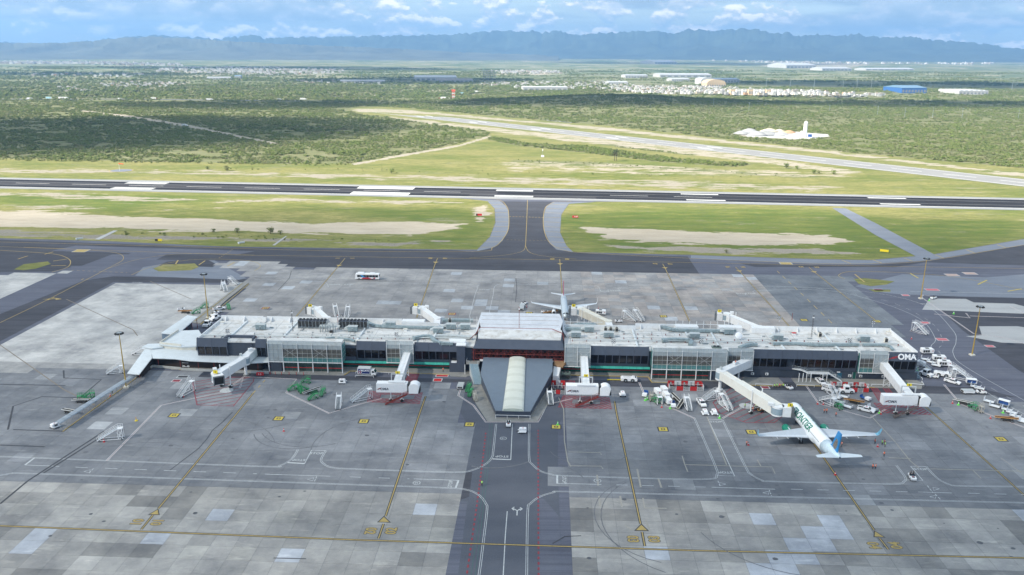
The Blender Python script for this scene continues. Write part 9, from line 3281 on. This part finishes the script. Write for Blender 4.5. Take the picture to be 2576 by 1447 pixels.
# radar tower
rt = thing('radar_tower', 'orange red and white radar tower in a fenced plot beyond the scrub', 'tower', (*at(1141, 250).xy, zg(*at(1141, 250).xy)), 0)
for k in range(5):
 z0_, z1_ = k * 3.4, (k + 1) * 3.4
 b = B()
 for sx_, sy_ in ((-1, -1), (1, -1), (1, 1), (-1, 1)):
  b.beam((sx_ * 3, sy_ * 3, z0_), (sx_ * 3, sy_ * 3, z1_), .7)
  b.beam((sx_ * 3, sy_ * 3, z0_), (-sx_ * 3, sy_ * 3, z1_), .4)
 b.box(-3.4, 3.4, -3.4, 3.4, z1_ - .5, z1_)
 b.build('tower_stage', mat('orange_red', (.62, .10, .04), .5) if k % 2 == 0 else WHITE2, rt)
B().box(-4.5, 4.5, -1, 1, 17.5, 21).build('antenna', MATS['orange_red'], rt)
for k in range(16):
 x = -34 + k * 4.6
 B().box(x, x + 2.3, -9, -8.7, 0, 3).build('fence_panel', WHITE2 if k % 2 else REDP, rt)
B().box(-30, -18, -4, 4, 0, 4).build('hut', WHITE, rt)
# poles
for k, (x, y, h) in enumerate(((1883, 286, 18), (1719.5, 269, 18), (2207, 290, 17), (2275.5, 294, 17), (2345.5, 296, 18), (2419.5, 298, 18), (1794, 277, 14), (1927, 221, 34), (1987, 223, 34), (2047, 224, 34), (2120, 224, 26), (2155, 224, 42), (2191, 226, 32), (2545, 228, 30), (2086, 282, 12), (2561, 299, 16), (1032, 197, 40), (1070, 198, 34), (910, 200, 36))):
 p = at(x, y)
 o = thing('power_pole', ('pale pole by the dirt road below the low hill', 'pale pole on the left flank of the low hill', 'pale pole above the concrete plant, first of four', 'pale pole above the concrete plant, second of four', 'pale pole above the concrete plant, third of four', 'pale pole above the concrete plant, fourth of four', 'short pale pole right of the low hill', 'tall pole over the right end of the bright town, first', 'tall pole over the right end of the bright town, second', 'tall pole over the right end of the bright town, third', 'pole left of the tallest pole on the dark slope', 'tallest white pole on the dark slope', 'pole right of the tallest pole on the dark slope', 'pole right of the arched white warehouse', 'short pole behind the concrete plant', 'pale pole at the far right edge of the scrub', 'tall mast left of the long white factory', 'tall mast above the left end of the white factory', 'mast over the white tanks at centre left')[k], 'pole', (p.x, p.y, zg(p.x, p.y)))
 B().tube((0, 0, 0), (0, 0, h), .35 if y > 250 else .6, 6, .2 if y > 250 else .4).build('pole', STEEL, o)
 B().box(-2, 2, -.15, .15, h * .93, h * .93 + .4).build('cross_arm', STEEL, o)
# roads in the distance
for nm_, pts, w_, mm in (('highway', [(-100, 250), (300, 249.5), (640, 253), (760, 254)], 20, A_PURP), ('highway', [(760, 243), (950, 244), (1050, 242), (1180, 236), (1240, 231), (1300, 230)], 16, A_PURP), ('dirt_road', [(1236, 258), (1262, 262), (1290, 268), (1315, 274)], 12, A_SHO), ('dirt_road', [(1370, 302), (1440, 309)], 8, A_SHO), ('dirt_road', [(1720, 268), (1760, 271), (1820, 278)], 6, A_SHO)):
 o = line(nm_, pts, w_, mm, z=.05)
 o.parent = None
 tag(o, kind='structure')
VB_ = [mat('far_vehicle_white', (.7, .7, .7), .5), mat('far_vehicle_red', (.5, .05, .04), .5), mat('far_vehicle_blue', (.3, .5, .6), .5)]
for k, (x, y, l_, h, c_, lab) in enumerate(((75, 249.5, 12, 3.2, 0, 'white bus on the highway, leftmost'), (124, 248.5, 14, 4, 2, 'pale blue truck on the highway beside the white lorries'), (160, 248.5, 22, 4, 0, 'long white lorry on the highway at the left'), (302, 250, 8, 3, 0, 'small white van on the highway'), (388, 250, 14, 4, 1, 'red cabbed truck on the highway'), (527, 252, 16, 3.6, 0, 'white bus on the highway at the centre left'), (703, 252, 10, 3.4, 0, 'white van where the highway fades into scrub'), (763, 251, 14, 3.6, 0, 'white truck right of the van on the highway'), (465, 318, 9, 3.4, 0, 'white truck raising dust on the dirt track'), (1261, 263, 9, 4, 0, 'white truck on the dirt road by the radar tower'), (1197, 232, 14, 4, 0, 'white lorry on the road bend by the factories'), (1163, 236, 12, 3.5, 2, 'pale lorry climbing the road by the factories'))):
 p = at(x, y)
 t_ = thing('distant_truck', lab, 'truck', tuple(p), -12 if y > 300 else 0)
 B().side([(-l_ / 2, .6), (-l_ / 2, h), (l_ / 2 - 2.6, h), (l_ / 2 - 2.6, .6)], -1.3, 1.3).build('cargo_body', VB_[0 if c_ == 1 else c_], t_)
 B().side([(l_ / 2 - 2.4, .5), (l_ / 2 - 2.4, 2.6), (l_ / 2 - .7, 2.6), (l_ / 2, 1.4), (l_ / 2, .5)], -1.2, 1.2).build('cab', VB_[1 if c_ == 1 else 0], t_)
 wheelset(t_, (-l_ / 2 + 1.5, l_ / 2 - 1.3), 1.25, .5, .3)
